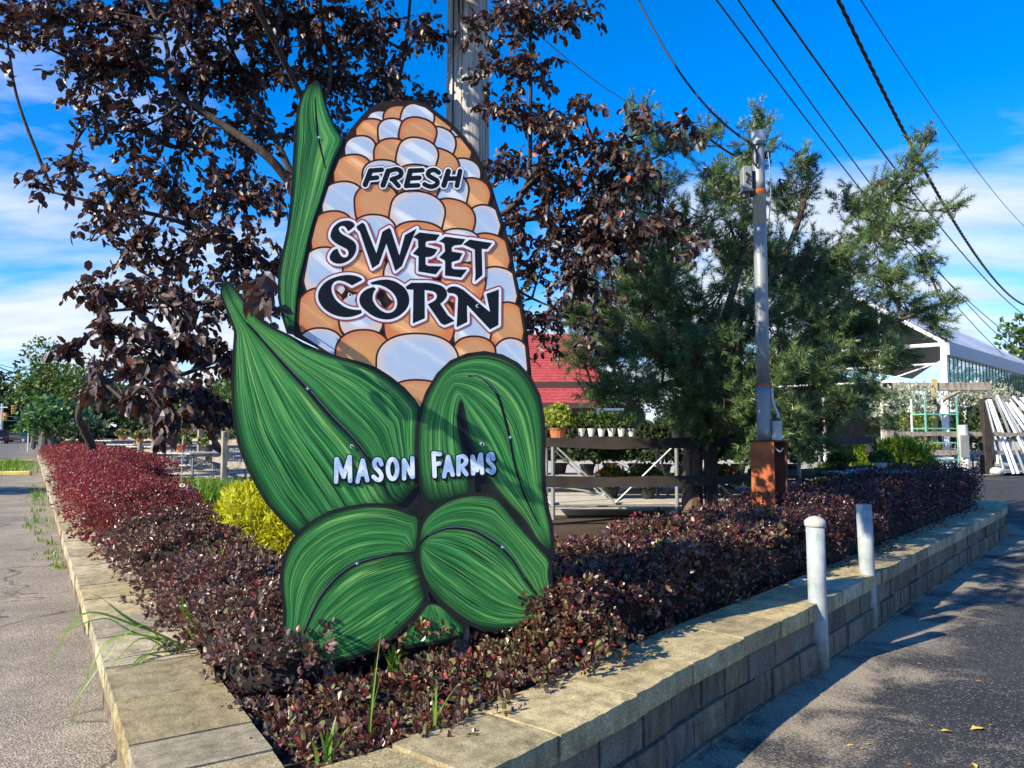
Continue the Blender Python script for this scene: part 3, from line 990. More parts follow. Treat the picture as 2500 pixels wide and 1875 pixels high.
# two posts carry the board from behind
for u_, name in ((800, 'post'), (1130, 'post')):
    x, _ = S(u_, 1300)
    mb = MB().box((x, TH + 0.055, 0.62), (0.09, 0.09, 1.75), bev=0.006)
    put(name, mb, M['rail'], corn, False)
for v_ in (1120, 760):
    xa, za = S(800, v_); xb, zb = S(1130, v_)
    put('batten', MB().box(((xa + xb) / 2, TH + 0.012, (za + zb) / 2), (abs(xb - xa) + .22, .022, .07), bev=.003), M['rail'], corn, False)

put('cob', flat([cob_line], 0.0006), M['cob'], corn, False)
# kernels: (centre, radii, tilt, colour), row by row; a lower row laps over the one above
O_, W_ = 'k_orange', 'k_white'
k4 = [
    [(885, 405, 112, 82, 0, W_), (1550, 530, 85, 90, 30, W_), (1045, 385, 132, 104, 0, O_), (1400, 470, 102, 108, 20, O_), (1207, 378, 142, 116, 14, W_)],
    [(810, 500, 134, 100, 0, O_), (1560, 680, 122, 124, 20, O_), (985, 492, 118, 98, 0, W_), (1390, 620, 152, 148, 20, W_), (1218, 504, 158, 112, 12, O_)],
    [(712, 655, 134, 112, -6, W_), (1610, 880, 145, 138, 20, W_), (985, 690, 152, 124, 0, O_), (1380, 800, 196, 144, 18, O_), (1210, 700, 176, 134, 12, W_)],
    [(645, 856, 168, 148, -6, O_), (1690, 1065, 152, 148, 18, O_), (900, 880, 170, 122, 0, W_), (1480, 1020, 168, 160, 14, W_), (1212, 920, 192, 124, 8, O_)],
    [(560, 1098, 184, 156, -6, W_), (1775, 1315, 152, 168, 14, W_), (850, 1118, 186, 156, 0, O_), (1500, 1275, 208, 178, 16, O_), (1215, 1198, 236, 166, 14, W_)],
]
k5 = [
    [(470, 255, 196, 196, -6, O_), (1815, 440, 202, 182, 14, O_), (830, 245, 192, 154, 0, W_), (1575, 330, 182, 118, 8, W_), (1220, 310, 238, 156, 6, O_)],
    [(405, 560, 190, 186, -6, W_), (1895, 730, 190, 180, 14, W_), (755, 560, 190, 150, 0, O_), (1610, 660, 192, 150, 8, O_), (1125, 610, 212, 180, 0, W_)],
    [(372, 925, 208, 198, -4, O_), (1985, 1050, 152, 200, 10, O_), (715, 930, 192, 160, 0, W_), (1690, 1060, 160, 160, 6, W_), (1222, 990, 305, 200, 0, O_)],
    [(365, 1240, 198, 164, 0, W_), (2010, 1370, 162, 204, 10, W_), (738, 1295, 240, 204, 0, O_), (1700, 1290, 182, 136, 4, O_), (1205, 1360, 354, 236, 0, W_)],
    [(1215, 1650, 250, 122, 0, O_)],
]
hull_in = Field(640, 210, 1330, 1010, 2.0)
hull_in.poly(cob_line, 40)
inner = max(hull_in.loops(-6.5, tol=.3), key=len)
def convex(p):
    p = sorted(map(tuple, p))
    def half(q):
        h = []
        for a in q:
            while len(h) > 1 and (h[-1][0] - h[-2][0]) * (a[1] - h[-2][1]) - (h[-1][1] - h[-2][1]) * (a[0] - h[-2][0]) <= 0:
                h.pop()
            h.append(a)
        return h[:-1]
    return np.array(half(p) + half(p[::-1]))
inner_h, outer_h = convex(inner), convex(cob_line)
def clip(poly, cl):
    out = [tuple(p) for p in poly]
    for i in range(len(cl)):
        a, b = cl[i], cl[(i + 1) % len(cl)]
        def sd(p): return (b[0] - a[0]) * (p[1] - a[1]) - (b[1] - a[1]) * (p[0] - a[0])
        src, out = out, []
        for j in range(len(src)):
            p, q = src[j], src[(j + 1) % len(src)]
            sp, sq = sd(p), sd(q)
            if sp >= 0: out.append(p)
            if (sp >= 0) != (sq >= 0):
                t = sp / (sp - sq)
                out.append((p[0] + t * (q[0] - p[0]), p[1] + t * (q[1] - p[1])))
        if len(out) < 3:
            return []
    return out
def ell(cx, cy, rx, ry, tilt, n=44):
    a = np.arange(n) * 2 * PI / n
    c, s = math.cos(math.radians(tilt)), math.sin(math.radians(tilt))
    ca, sa = np.cos(a), np.sin(a)
    e = np.where(sa > 0, 0.62, 0.90)                   # fuller, longer below, where the next row laps over
    x = rx * np.sign(ca) * np.abs(ca) ** e
    y = np.where(sa > 0, 1.42, 1.0) * ry * np.sign(sa) * np.abs(sa) ** e
    return np.stack([cx + x * c - y * s, cy + x * s + y * c], 1)
def fan(poly, d):
    P2 = [S(*q) for q in poly]
    c = np.mean(P2, axis=0)
    V = np.array([[c[0], -d, c[1]]] + [[x, -d, y] for x, y in P2])
    n = len(P2)
    return V, np.array([[0, 1 + (i + 1) % n, 1 + i] for i in range(n)])
lay = 0
for rows, conv in ((k4, Z4), (k5, Z5)):
    for row in rows:
        for (cx, cy, rx, ry, tl, col) in row:
            wob = rng.uniform(-.5, .5, 4)
            e = conv(ell(cx + wob[0] * 8, cy + wob[1] * 8, rx, ry, tl + wob[2] * 6))
            eb = conv(ell(cx + wob[0] * 8, cy + wob[1] * 8, rx + 13, ry + 13, tl + wob[2] * 6))
            ef = conv(ell(cx + wob[0] * 8, cy + wob[1] * 8, rx - 4, ry - 4, tl + wob[2] * 6))
            ctr = conv([(cx, cy)])[0]
            f1, b1 = clip(ef, inner_h), clip(eb, outer_h)
            if not f1:
                continue
            lay += 1
            d0 = 0.0009 + lay * 0.00014
            Vb, Tb = fan(b1, d0)
            Vf, Tf = fan(f1, d0 + 0.00007)
            uvb = np.zeros((len(Vb), 2))
            cen = np.mean(f1, axis=0)
            uvf = (np.array([tuple(cen)] + list(f1)) - ctr) * 3.568 / np.array([rx, ry])
            Vk = np.concatenate([Vb, Vf])
            Tk = np.concatenate([Tb, Tf + len(Vb)])
            me = np_mesh('kernel', Vk, [Tk], [M['cob'], M[col]], uv=np.concatenate([uvb, uvf]), mat_idx=[0] * len(Tb) + [1] * len(Tf))
            link('kernel', me, corn, False)
KZ = 0.0009 + (lay + 4) * 0.00014

def outline_of(loop, grow, d, parent, name='painted_outline'):
    lo, hi = loop.min(0) - grow - 8, loop.max(0) + grow + 8
    f = Field(lo[0], lo[1], hi[0], hi[1], 2.0)
    f.poly(loop, grow + 10)
    lp = f.loops(grow, tol=.3)
    # keep it on the board
    return put(name, flat([max(lp, key=len)], d), M['board'], parent, False)
def patch(parts, d, name, parent, label=None):
    VV, QQ, UV, off = [], [], [], 0
    for a, b in parts:
        nu, nv = 64, 16
        A, B = resample(catmull(a, 4), nu), resample(catmull(b, 4), nu)
        for i in range(nu):
            for j in range(nv):
                t = j / (nv - 1)
                q = A[i] * (1 - t) + B[i] * t
                x, z = S(*q)
                VV.append((x, -d, z)); UV.append((i / (nu - 1), t))
        for i in range(nu - 1):
            for j in range(nv - 1):
                k = off + i * nv + j
                QQ.append((k, k + 1, k + nv + 1, k + nv))
        off += nu * nv
        d += 0.00005
    me = np_mesh(name, VV, [QQ], M['husk'], uv=UV)
    return link(name, me, parent, False)
def vein(line, w, d, parent, col='ink', name='midrib'):
    p = catmull(line, 6)
    n = len(p)
    t = np.linspace(0, 1, n)
    r = w * (0.35 + 0.65 * np.sin(PI * np.clip(t * .9 + .08, 0, 1)))
    tg = unit(np.gradient(p, axis=0))
    nr = np.stack([-tg[:, 1], tg[:, 0]], 1)
    loop = np.concatenate([p + nr * r[:, None], (p - nr * r[:, None])[::-1]])
    V = np.array([[S(*q)[0], -d, S(*q)[1]] for q in loop])
    q = [[i, i + 1, 2 * n - 2 - i, 2 * n - 1 - i] for i in range(n - 1)]
    return put(name, MB().add(V, None, q), M[col], parent, False)
lf = patch([(tall_l, tall_r)], KZ, 'husk_leaf', corn)
vein(Z8([(316, 80), (320, 150), (326, 205), (338, 260), (350, 310)]), 2.6, KZ + .0003, lf)
z = KZ + .0004
outline_of(leaf_loop(big_top, big_low), 5, z, corn)
lf = patch([(big_top, big_mid), (big_mid, big_low)], z + .0001, 'husk_leaf', corn)
vein(big_mid[3:-1], 5.0, z + .0004, lf)
vein(big_mid[4:-3] + np.array([1.5, -2.5]), 0.8, z + .00048, lf, 'vein_line', 'painted_highlight')
z += .0008
outline_of(curl_solid, 9, z, corn)
lf = patch([(curl_out, curl_in)], z + .0001, 'husk_leaf', corn)
vein(Z6([(1585, 628), (1640, 628), (1700, 660), (1770, 745), (1815, 880), (1850, 1020), (1890, 1220), (1950, 1400), (2040, 1590)]), 3.6, z + .0003, lf)
vein(Z6([(1600, 622), (1690, 648), (1768, 735)]), 0.8, z + .00036, lf, 'vein_line', 'painted_highlight')
vein(Z6([(1538, 800), (1530, 880), (1540, 980), (1580, 1090), (1640, 1190), (1720, 1310)]), 8.0, z + .0003, lf)
z += .0008
outline_of(leaf_loop(stem_l, stem_r), 5, z, corn)
patch([(stem_l, stem_r)], z + .0001, 'stem', corn)
z += .0005
lf_out = outline_of(leaf_loop(low_top, low_bot), 8, z, corn)
lf = patch([(low_top, low_mid), (low_mid, low_bot)], z + .0001, 'husk_leaf', corn)
vein(low_mid[1:], 4.2, z + .0004, lf)
vein(low_mid[1:-1] + np.array([-1.5, -1.5]), 0.8, z + .00048, lf, 'vein_line', 'painted_highlight')
z += .0008
outline_of(leaf_loop(rgt_top, rgt_bot), 9, z, corn)
lf = patch([(rgt_top, rgt_mid), (rgt_mid, rgt_bot)], z + .0001, 'husk_leaf', corn)
vein(rgt_mid[:-1], 4.2, z + .0004, lf)
vein(rgt_mid[1:-2] + np.array([1, -2]), 0.8, z + .00048, lf, 'vein_line', 'painted_highlight')
z += .0008
# star glints painted on the midribs
for (cx, cy) in [tuple(Z6([(553, 708)])[0]), tuple(Z6([(1852, 1020)])[0]), tuple(Z7([(708, 636)])[0]), tuple(Z7([(1714, 524)])[0]), tuple(Z8([(327, 208)])[0])]:
    star = []
    for i in range(16):
        r = 6.0 if i % 4 == 0 else (2.6 if i % 2 == 0 else 2.0)
        star.append((cx + r * math.cos(i * PI / 8), cy + r * math.sin(i * PI / 8)))
    put('painted_glint', flat([star], z), M['glint'], corn, False)
z += .0002
# screw holes with chipped paint
for (cx, cy) in [tuple(ZM([(290, 150)])[0]), tuple(ZM([(1885, 125)])[0]), tuple(ZA([(737, 1335)])[0]), tuple(ZD([(1350, 265)])[0])]:
    chip = [(cx + (5 + rng.uniform(-2, 2)) * math.cos(a) - 1, cy + (4.5 + rng.uniform(-2, 2)) * math.sin(a)) for a in np.arange(10) * PI / 5]
    c_ = put('chipped_paint', flat([chip], z + .003), M['let_white'], corn, False)
    put('screw_hole', flat([[(cx + 3 * math.cos(a), cy + 3 * math.sin(a)) for a in np.arange(10) * PI / 5]], z + .0032), M['ink'], c_, False)

# lettering
letters = []
def letter(pts, conv, sm=False):
    p = conv(pts)
    return p
S_ = catmull(ZA([(805, 402), (790, 362), (740, 336), (680, 330), (600, 350), (530, 402), (490, 470), (477, 540), (500, 592), (560, 642), (650, 690), (702, 722), (720, 765), (708, 805), (678, 826), (632, 815), (597, 772)]), 4)
S_ = np.concatenate([S_, catmull(ZA([(570, 708), (528, 722), (490, 760), (466, 810), (472, 856), (510, 892), (570, 911), (640, 906), (720, 870), (782, 815), (816, 750), (826, 690), (815, 642), (780, 600), (720, 560), (650, 522), (604, 482), (588, 442), (606, 412), (642, 402), (680, 422), (715, 475)]), 4), ZA([(760, 446)])])
W1 = ZA([(825, 410), (905, 355), (940, 380), (1095, 770), (1175, 480), (1270, 425), (1292, 455), (1405, 800), (1480, 525), (1640, 435), (1592, 545), (1440, 940), (1350, 1010), (1230, 640), (1130, 915), (1040, 975), (872, 480), (838, 448)])
E1 = ZB([(590, 555), (680, 488), (955, 521), (900, 600), (790, 606), (764, 622), (762, 680), (850, 700), (925, 720), (880, 788), (830, 818), (762, 822), (762, 922), (800, 940), (985, 945), (900, 1056), (665, 1016), (668, 812), (590, 776), (640, 720), (665, 690), (660, 590), (625, 566)])
E2 = ZB([(940, 610), (1030, 545), (1302, 580), (1250, 655), (1150, 665), (1115, 690), (1115, 745), (1262, 770), (1215, 860), (1115, 890), (1115, 968), (1150, 984), (1322, 990), (1240, 1096), (1025, 1071), (1025, 872), (945, 825), (995, 775), (1025, 745), (1015, 642), (985, 624)])
T1 = ZB([(1265, 652), (1355, 584), (1662, 632), (1592, 716), (1520, 710), (1530, 1066), (1425, 1152), (1435, 1050), (1425, 720), (1300, 666)])
C1 = np.concatenate([catmull(ZC([(907, 245), (888, 218), (820, 190), (720, 176), (600, 190), (480, 230), (390, 290), (330, 370), (308, 450), (325, 540), (380, 620), (470, 690), (590, 736), (720, 746), (830, 722), (900, 690)]), 3), catmull(ZC([(890, 648), (800, 645), (700, 622), (610, 568), (540, 500), (500, 420), (490, 345), (520, 282), (580, 254), (650, 262), (710, 288), (766, 320)]), 3)])
O1 = np.concatenate([catmull(ZC([(1010, 280), (1130, 246), (1250, 240), (1350, 265), (1440, 320), (1500, 384), (1535, 470), (1535, 560), (1490, 650), (1400, 730), (1290, 774), (1180, 774), (1070, 740), (980, 682), (900, 610), (866, 530), (876, 460), (920, 402), (980, 362), (1060, 338)]), 3), catmull(ZC([(1090, 365), (1056, 420), (1045, 500), (1080, 580), (1150, 650), (1240, 690), (1322, 668), (1370, 600), (1370, 510), (1320, 420), (1230, 350), (1130, 312), (1040, 310)]), 3)])
R1 = np.concatenate([ZD([(380, 5), (460, -50)]), catmull(ZD([(590, -50), (700, -48), (800, -30), (880, 0), (935, 60), (940, 130), (900, 190), (850, 235)]), 3), ZD([(950, 385), (1045, 465), (910, 522), (860, 500), (682, 242)]), catmull(ZD([(682, 240), (780, 185), (803, 120), (760, 70), (640, 48)]), 3), ZD([(642, 430), (480, 500), (487, 45), (400, 40)])])
N1 = ZD([(935, 55), (955, 22), (1000, 0), (1050, -2), (1095, 10), (1160, 45), (1520, 345), (1470, 100), (1640, 40), (1635, 520), (1520, 580), (1210, 250), (1215, 480), (1070, 550), (1090, 150), (1068, 115), (1030, 95), (960, 88)])
wf = Field(755, 500, 1240, 835, 1.0)
words = [S_, W1, E1, E2, T1, C1, O1, R1, N1]
for p in words:
    wf.poly(p, 16)
lz = KZ + .0002
put('lettering_outline', flat(wf.loops(9.6), lz), M['let_red'], corn, False, label='red outer outline of the big lettering')
put('lettering_outline', flat(wf.loops(6.0), lz + .0002), M['let_white'], corn, False, label='white inner outline of the big lettering')
for p in words:
    f = Field(p[:, 0].min() - 4, p[:, 1].min() - 4, p[:, 0].max() + 4, p[:, 1].max() + 4, .7)
    f.poly(p, 10)
    put('letter', flat(f.loops(0.0, tol=.08), lz + .0004), M['ink'], corn, False)
# FRESH: bold brush capitals
fresh = [
    [[(575, 985), (502, 1172)], [(575, 985), (725, 972)], [(540, 1092), (662, 1078)]],
    [[(812, 990), (742, 1180)], [(820, 990), (925, 965), (985, 1000), (968, 1060), (860, 1102)], [(872, 1100), (950, 1190)]],
    [[(1110, 988), (1058, 1188)], [(1110, 985), (1272, 978)], [(1085, 1090), (1232, 1080)], [(1060, 1188), (1215, 1182)]],
    [[(1492, 1010), (1435, 975), (1368, 990), (1350, 1040), (1405, 1082), (1468, 1118), (1470, 1165), (1415, 1198), (1350, 1192), (1302, 1168)]],
    [[(1622, 992), (1562, 1182)], [(1782, 988), (1738, 1188)], [(1600, 1092), (1750, 1090)]],
]
ff = Field(870, 400, 1145, 475, .7)
for lt in fresh:
    for k, st in enumerate(lt):
        p = ZF(st)
        if len(p) > 2: p = catmull(p, 5)
        ff.stroke(p, 6.6 if k == 0 and len(st) == 2 else 5.8, 12)
put('lettering_outline', flat(ff.loops(5.2), lz), M['let_brown'], corn, False, label='brown outer outline of the small top word')
put('lettering_outline', flat(ff.loops(3.6), lz + .0002), M['let_white'], corn, False, label='white outline of the small top word')
for lt in fresh:
    pa = np.concatenate([ZF(st) for st in lt])
    f = Field(pa[:, 0].min() - 10, pa[:, 1].min() - 10, pa[:, 0].max() + 10, pa[:, 1].max() + 10, .6)
    for k, st in enumerate(lt):
        p = ZF(st)
        if len(p) > 2: p = catmull(p, 5)
        f.stroke(p, 6.6 if k == 0 and len(st) == 2 else 5.8, 12)
    put('letter', flat(f.loops(0, tol=.08), lz + .0004), M['ink'], corn, False)
# MASON FARMS: pale cloudy capitals with a black drop edge
ov = [(790 + 57 * math.cos(a), 425 + 122 * math.sin(a)) for a in np.linspace(0, 2 * PI, 25)]
mason = [
    [[(103, 305), (98, 582)], [(108, 305), (190, 520)], [(190, 520), (262, 278)], [(265, 278), (270, 572)]],
    [[(360, 580), (425, 322)], [(425, 322), (480, 562)], [(385, 492), (462, 488)]],
    [[(652, 368), (632, 316), (590, 312), (566, 352), (580, 405), (625, 455), (652, 505), (640, 552), (598, 556), (556, 520)]],
    [ov],
    [[(930, 540), (930, 318)], [(930, 318), (1030, 520)], [(1035, 522), (1030, 292)]],
    [[(1290, 232), (1305, 512)], [(1290, 236), (1370, 242)], [(1300, 372), (1365, 356)]],
    [[(1420, 515), (1470, 275)], [(1470, 275), (1525, 495)], [(1440, 440), (1505, 432)]],
    [[(1597, 490), (1595, 280)], [(1595, 282), (1655, 272), (1690, 318), (1668, 372), (1605, 402)], [(1630, 400), (1692, 488)]],
    [[(1776, 480), (1768, 275)], [(1770, 278), (1822, 440)], [(1822, 440), (1868, 250)], [(1870, 250), (1886, 472)]],
    [[(2024, 300), (2002, 246), (1964, 262), (1962, 325), (2005, 378), (2030, 425), (2010, 470), (1955, 438)]],
]
mf = Field(795, 1085, 1235, 1205, .8)
def mstroke(f, lt):
    for st in lt:
        p = ZM(st)
        if len(p) > 2 and len(p) < 20: p = catmull(p, 5)
        f.stroke(p, 5.3, 12)
for lt in mason:
    mstroke(mf, lt)
g = mf.f.reshape(mf.ny, mf.nx)
sh = np.full_like(g, 99.0)
dx, dy = int(3 / .8), int(5.5 / .8)
sh[dy:, dx:] = g[:-dy, :-dx]
sh2 = np.full_like(g, 99.0)
sh2[dy // 2:, dx // 2:] = g[:-(dy // 2), :-(dx // 2)]
blk = np.minimum(np.minimum(g, sh + 1.0), sh2 + .2).ravel()
mz = z + .0003
put("lettering_outline", flat(mf.loops(2.6, blk), mz), M['ink'], corn, False, label='black drop edge of the pale lower lettering')
for lt in mason:
    pa = np.concatenate([ZM(st) for st in lt])
    f = Field(pa[:, 0].min() - 9, pa[:, 1].min() - 9, pa[:, 0].max() + 9, pa[:, 1].max() + 9, .6)
    mstroke(f, lt)
    put('letter', flat(f.loops(0, tol=.08), mz + .0003), M['let_cloud'], corn, False)
# ---------------------------------------------------------------- ground levels and the retaining wall lines
DIR = np.array([-0.530, 0.848])              # direction of the roadside wall, away from the camera
NRM = np.array([-0.848, -0.530])             # towards the road
L_OUT0 = np.array([-1.17, 2.48])             # a point on the roadside edge of the wall
L_W = 0.42
CAP_Z = 0.42
RIGHT_OUT = np.array([(-0.60, 1.93), (-0.36, 2.16), (-0.108, 2.49), (0.256, 2.93), (0.557, 3.30), (1.0, 3.87), (1.72, 4.70), (2.50, 5.62), (3.20, 6.48), (4.15, 7.62), (5.6, 9.35), (7.25, 11.35), (7.85, 12.35)])
def offs(line, d):
    tg = unit(np.gradient(line, axis=0))
    return line + np.stack([-tg[:, 1], tg[:, 0]], 1) * d
RO = catmull(RIGHT_OUT, 5)
RW = 0.40
RI = offs(RO, RW)
def side_left(x, y):                          # distance out onto the road side of the roadside wall
    return (x - L_OUT0[0]) * NRM[0] + (y - L_OUT0[1]) * NRM[1]
def along_left(x, y):
    return (x - L_OUT0[0]) * DIR[0] + (y - L_OUT0[1]) * DIR[1]
def lot_z(x, y):
    x, y = np.asarray(x, float), np.asarray(y, float)
    s = side_left(x, y)
    w = smooth(3.6, 1.2, y)
    road = 0.17 * smooth(-0.6, 0.5, s)
    return road + 0.45 * smooth(11.8, 18.4, y) * smooth(4.0, 8.0, -s)
def dist_line(x, y, line):
    p = np.stack([np.ravel(x), np.ravel(y)], 1)
    return np.sqrt(np.min(np.stack([sd_stroke(p, line[i:i + 2], 0.0) ** 2 for i in range(len(line) - 1)]), 0)).reshape(np.shape(x))
def grid(x0, x1, nx, y0, y1, ny):
    return np.meshgrid(np.linspace(x0, x1, nx), np.linspace(y0, y1, ny))
def sheet(X, Y, Z, keep=None):
    ny, nx = X.shape
    V = np.stack([X.ravel(), Y.ravel(), Z.ravel()], 1)
    i = np.arange(ny * nx).reshape(ny, nx)
    q = np.stack([i[:-1, :-1], i[:-1, 1:], i[1:, 1:], i[1:, :-1]], -1).reshape(-1, 4)
    if keep is not None:
        q = q[keep[q].all(1)]
    return V, q
def fattr(me, name, vals):
    a = me.attributes.new(name, 'FLOAT', 'POINT')
    a.data.foreach_set('value', np.asarray(vals, np.float32))

# wide country underneath everything
X, Y = grid(-900, 900, 61, -300, 1500, 61)
V, q = sheet(X, Y, np.full(X.shape, -0.06))
link('ground', np_mesh('ground', V, [q], M['field']), kind='structure')
# asphalt lot on the camera side
X, Y = grid(-4.5, 40, 160, -8, 36, 160)
s = side_left(X, Y)
V, q = sheet(X, Y, lot_z(X, Y) + 0.0, keep=(s < 0.9).ravel())
me = np_mesh('parking_lot', V, [q], M['lot'], smooth_shade=True)
dl = dist_line(V[:, 0], V[:, 1], RO)
fattr(me, 'grit', np.exp(-(dl / .55) ** 2) * .75 + .55 * np.exp(-((dl - 2.4) / .7) ** 2) * (V[:, 1] < 7))
link('parking_lot', me, kind='structure')
# the road on the left, in its own frame (t along, s out)
tt = np.concatenate([np.linspace(-7, 20, 90), np.linspace(20.5, 220, 160)])
ss = np.linspace(-0.35, 11.5, 50)
T_, S_g = np.meshgrid(tt, ss)
X = L_OUT0[0] + DIR[0] * T_ + NRM[0] * S_g
Y = L_OUT0[1] + DIR[1] * T_ + NRM[1] * S_g
Z = 0.17 * np.where(T_ > -0.2, 1.0, smooth(-0.6, 0.5, S_g)) + 0.003
V, q = sheet(X, Y, Z)
me = np_mesh('road', V, [q[:, ::-1]], M['road'], smooth_shade=True)
worn = smooth(7.5, 11, np.ravel(T_)) * smooth(.2, 1.6, np.ravel(S_g)) * .55 + smooth(26, 34, np.ravel(T_)) * .35
fattr(me, 'worn', worn)
link('road', me, kind='structure')
def on_road(t, s, z=0.173):
    return np.array([L_OUT0[0] + DIR[0] * t + NRM[0] * s, L_OUT0[1] + DIR[1] * t + NRM[1] * s, z])
# painted edge line far along the road
mb = MB()
pts = [on_road(t, 4.3 + .0 * t, 0.177) for t in np.linspace(40, 180, 30)]
pts2 = [on_road(t, 4.45 + .0 * t, 0.177) for t in np.linspace(40, 180, 30)]
mb.add(np.array(pts + pts2), None, [[i, 30 + i, 31 + i, i + 1] for i in range(29)])
put('lane_line', mb, M['white_line'], kind='structure')

# garden soil behind the walls, rising gently to the nursery yard
def bed_z(x, y):
    x, y = np.asarray(x, float), np.asarray(y, float)
    dl = np.maximum(-side_left(x, y) - L_W, 0)
    dr = dist_line(x, y, RI)
    return 0.355 + 0.095 * smooth(0.15, 2.2, np.minimum(dl, dr))
poly = np.concatenate([[L_OUT0 + DIR * (-.3) - NRM * .18], offs(RO, .2)[3:], [(8.3, 14.5), (10.6, 18.4), (20, 20.2), (60, 30), (60, 120), (-80, 120)], [L_OUT0 + DIR * 130 - NRM * .18]])
parts_ = []
for gx0, gx1, gnx, gy0, gy1, gny in ((-6, 9.6, 150, 1.9, 13.0, 110), (-75, 20.4, 190, 13.0, 112, 150), (9.6, 20.4, 30, 1.9, 13.0, 20)):
    X, Y = grid(gx0, gx1, gnx, gy0, gy1, gny)
    ins = sd_poly(np.stack([X.ravel(), Y.ravel()], 1), poly) < 0.03
    parts_.append(sheet(X, Y, bed_z(X, Y), keep=ins))
mb = MB()
for V, q in parts_:
    if len(q): mb.add(V, None, q)
put('garden_bed', mb, M['soil'], kind='structure', smooth_shade=True)
# nursery yard: pale gravel just above the soil, behind the fences
yard_poly = np.array([(-7.0, 15.6), (-1.2, 9.9), (1.0, 9.2), (4.6, 9.6), (8.0, 15.0), (10.4, 18.8), (16, 19.9), (59, 31), (60, 110), (-40, 110), (-34, 68)])
X, Y = grid(-40, 60, 120, 9, 110, 120)
ins = sd_poly(np.stack([X.ravel(), Y.ravel()], 1), yard_poly) < 0
V, q = sheet(X, Y, np.full(X.shape, 0.456), keep=ins)
link('nursery_yard', np_mesh('nursery_yard', V, [q], M['yard']), kind='structure')

# ---------------------------------------------------------------- block walls
def rough_block(seed, L, D, H, face_j, top_j, nx, nz, chip=0.0):
    """split-faced block: rough front (-Y), softened edges, length along X from 0..L (unit), base at z=0"""
    r = np.random.default_rng(seed)
    V, q = [], []
    xs = np.linspace(0, 1, nx)
    zs = np.linspace(0, 1, nz)
    for iz, z in enumerate(zs):
        for ix, x in enumerate(xs):
            edge = (iz in (0, nz - 1)) + (ix in (0, nx - 1))
            j = face_j * (r.uniform(-1, 1) if edge == 0 else r.uniform(.2, 1.3))
            zj = (r.uniform(-1.2, .1) * chip if iz == nz - 1 else 0)
            V.append([x * L + (0.004 if ix == 0 else -0.004 if ix == nx - 1 else 0), j, z * H + zj])
    for iz in range(nz - 1):
        for ix in range(nx - 1):
            a = iz * nx + ix
            q.append([a, a + 1, a + nx + 1, a + nx])
    n0 = len(V)                                    # top surface: front row reuses, then mid and back rows
    rows = [[(nz - 1) * nx + i for i in range(nx)]]
    for dpt in (0.16, .55, 1.0):
        row = []
        for ix, x in enumerate(xs):
            row.append(len(V))
            V.append([x * L + (0.004 if ix == 0 else -0.004 if ix == nx - 1 else 0), D * dpt, H + r.uniform(-1, 1) * top_j])
        rows.append(row)
    for a, b in zip(rows[:-1], rows[1:]):
        for i in range(nx - 1):
            q.append([a[i], a[i + 1], b[i + 1], b[i]])
    bb = len(V)
    V += [[0.004, D, 0], [L - 0.004, D, 0]]
    q.append([rows[-1][0], rows[-1][-1], bb + 1, bb])             # back (coarse)
    t = []
    def endcap(front, backtop, bk, flip):
        loop = front + [r_ for r_ in backtop] + [bk]
        for i in range(1, len(loop) - 1):
            t.append([loop[0], loop[i], loop[i + 1]][::-1 if flip else 1])
    endcap([iz * nx for iz in range(nz)], [rows[1][0], rows[2][0], rows[3][0]], bb, False)
    endcap([iz * nx + nx - 1 for iz in range(nz)], [rows[1][-1], rows[2][-1], rows[3][-1]], bb + 1, True)
    return np.array(V), np.array(t), np.array(q)
def block_meshes(name, D, H, fj, tj, n, mat, nx=6, nz=4, chip=0.0):
    out = []
    for k in range(n):
        V, t, q = rough_block(k * 17 + int(H * 1000), 1.0, D, H, fj, tj, nx, nz, chip)
        out.append(np_mesh(name, V, [t, q], mat, smooth_shade=False))
    return out
CAPM = block_meshes('cap_stone', 1.0, 0.10, 0.012, 0.002, 10, M['cap'], 12, 4, .005)
BLKM = block_meshes('wall_block', 1.0, 0.15, 0.015, 0.0, 10, M['block'], 8, 5)
def lay_course(parent, line, z, meshes, name, lens, depth, back, seed, jog=0.006, zsc=1.0):
    """blocks one after another along a line; outer face on the right hand of the walk"""
    r = np.random.default_rng(seed)
    seg = np.linalg.norm(np.diff(line, axis=0), axis=1)
    cum = np.concatenate([[0], np.cumsum(seg)])
    org = Vector(parent.location)
    s = 0.0
    n = 0
    while s < cum[-1] - .05:
        l = min(r.uniform(*lens), cum[-1] - s)
        a = np.array([np.interp(s, cum, line[:, k]) for k in (0, 1)])
        b = np.array([np.interp(s + l, cum, line[:, k]) for k in (0, 1)])
        d = b - a
        ln = np.linalg.norm(d)
        o = bpy.data.objects.new(name, meshes[r.integers(len(meshes))])
        C.objects.link(o)
        o.parent = parent
        nrm = np.array([-d[1], d[0]]) / ln
        p = a + nrm * (back + r.uniform(-jog, jog))
        o.location = Vector((p[0], p[1], z + r.uniform(-.003, .003) * (name == 'cap_stone'))) - org
        o.rotation_euler = (0, 0, math.atan2(d[1], d[0]) + r.uniform(-.006, .006))
        o.scale = (ln - r.uniform(.004, .011), depth, zsc)
        s += l
        n += 1
    return n
rw = thing('retaining_wall', 'curved split face block retaining wall beside the dark parking lot', 'wall', (0.6, 3.4, 0))
k0 = int(np.argmin(np.abs(RO[:, 1] - 2.49)))
lay_course(rw, RO[k0:], CAP_Z - .10, CAPM, 'cap_stone', (.42, .68), RW, 0.0, 3)
lay_course(rw, RO, CAP_Z - .25 - .002, BLKM, 'wall_block', (.20, .42), RW - .05, 0.028, 4, .008)
lay_course(rw, RO, CAP_Z - .40 - .004, BLKM, 'wall_block', (.20, .42), RW - .05, 0.012, 5, .010)
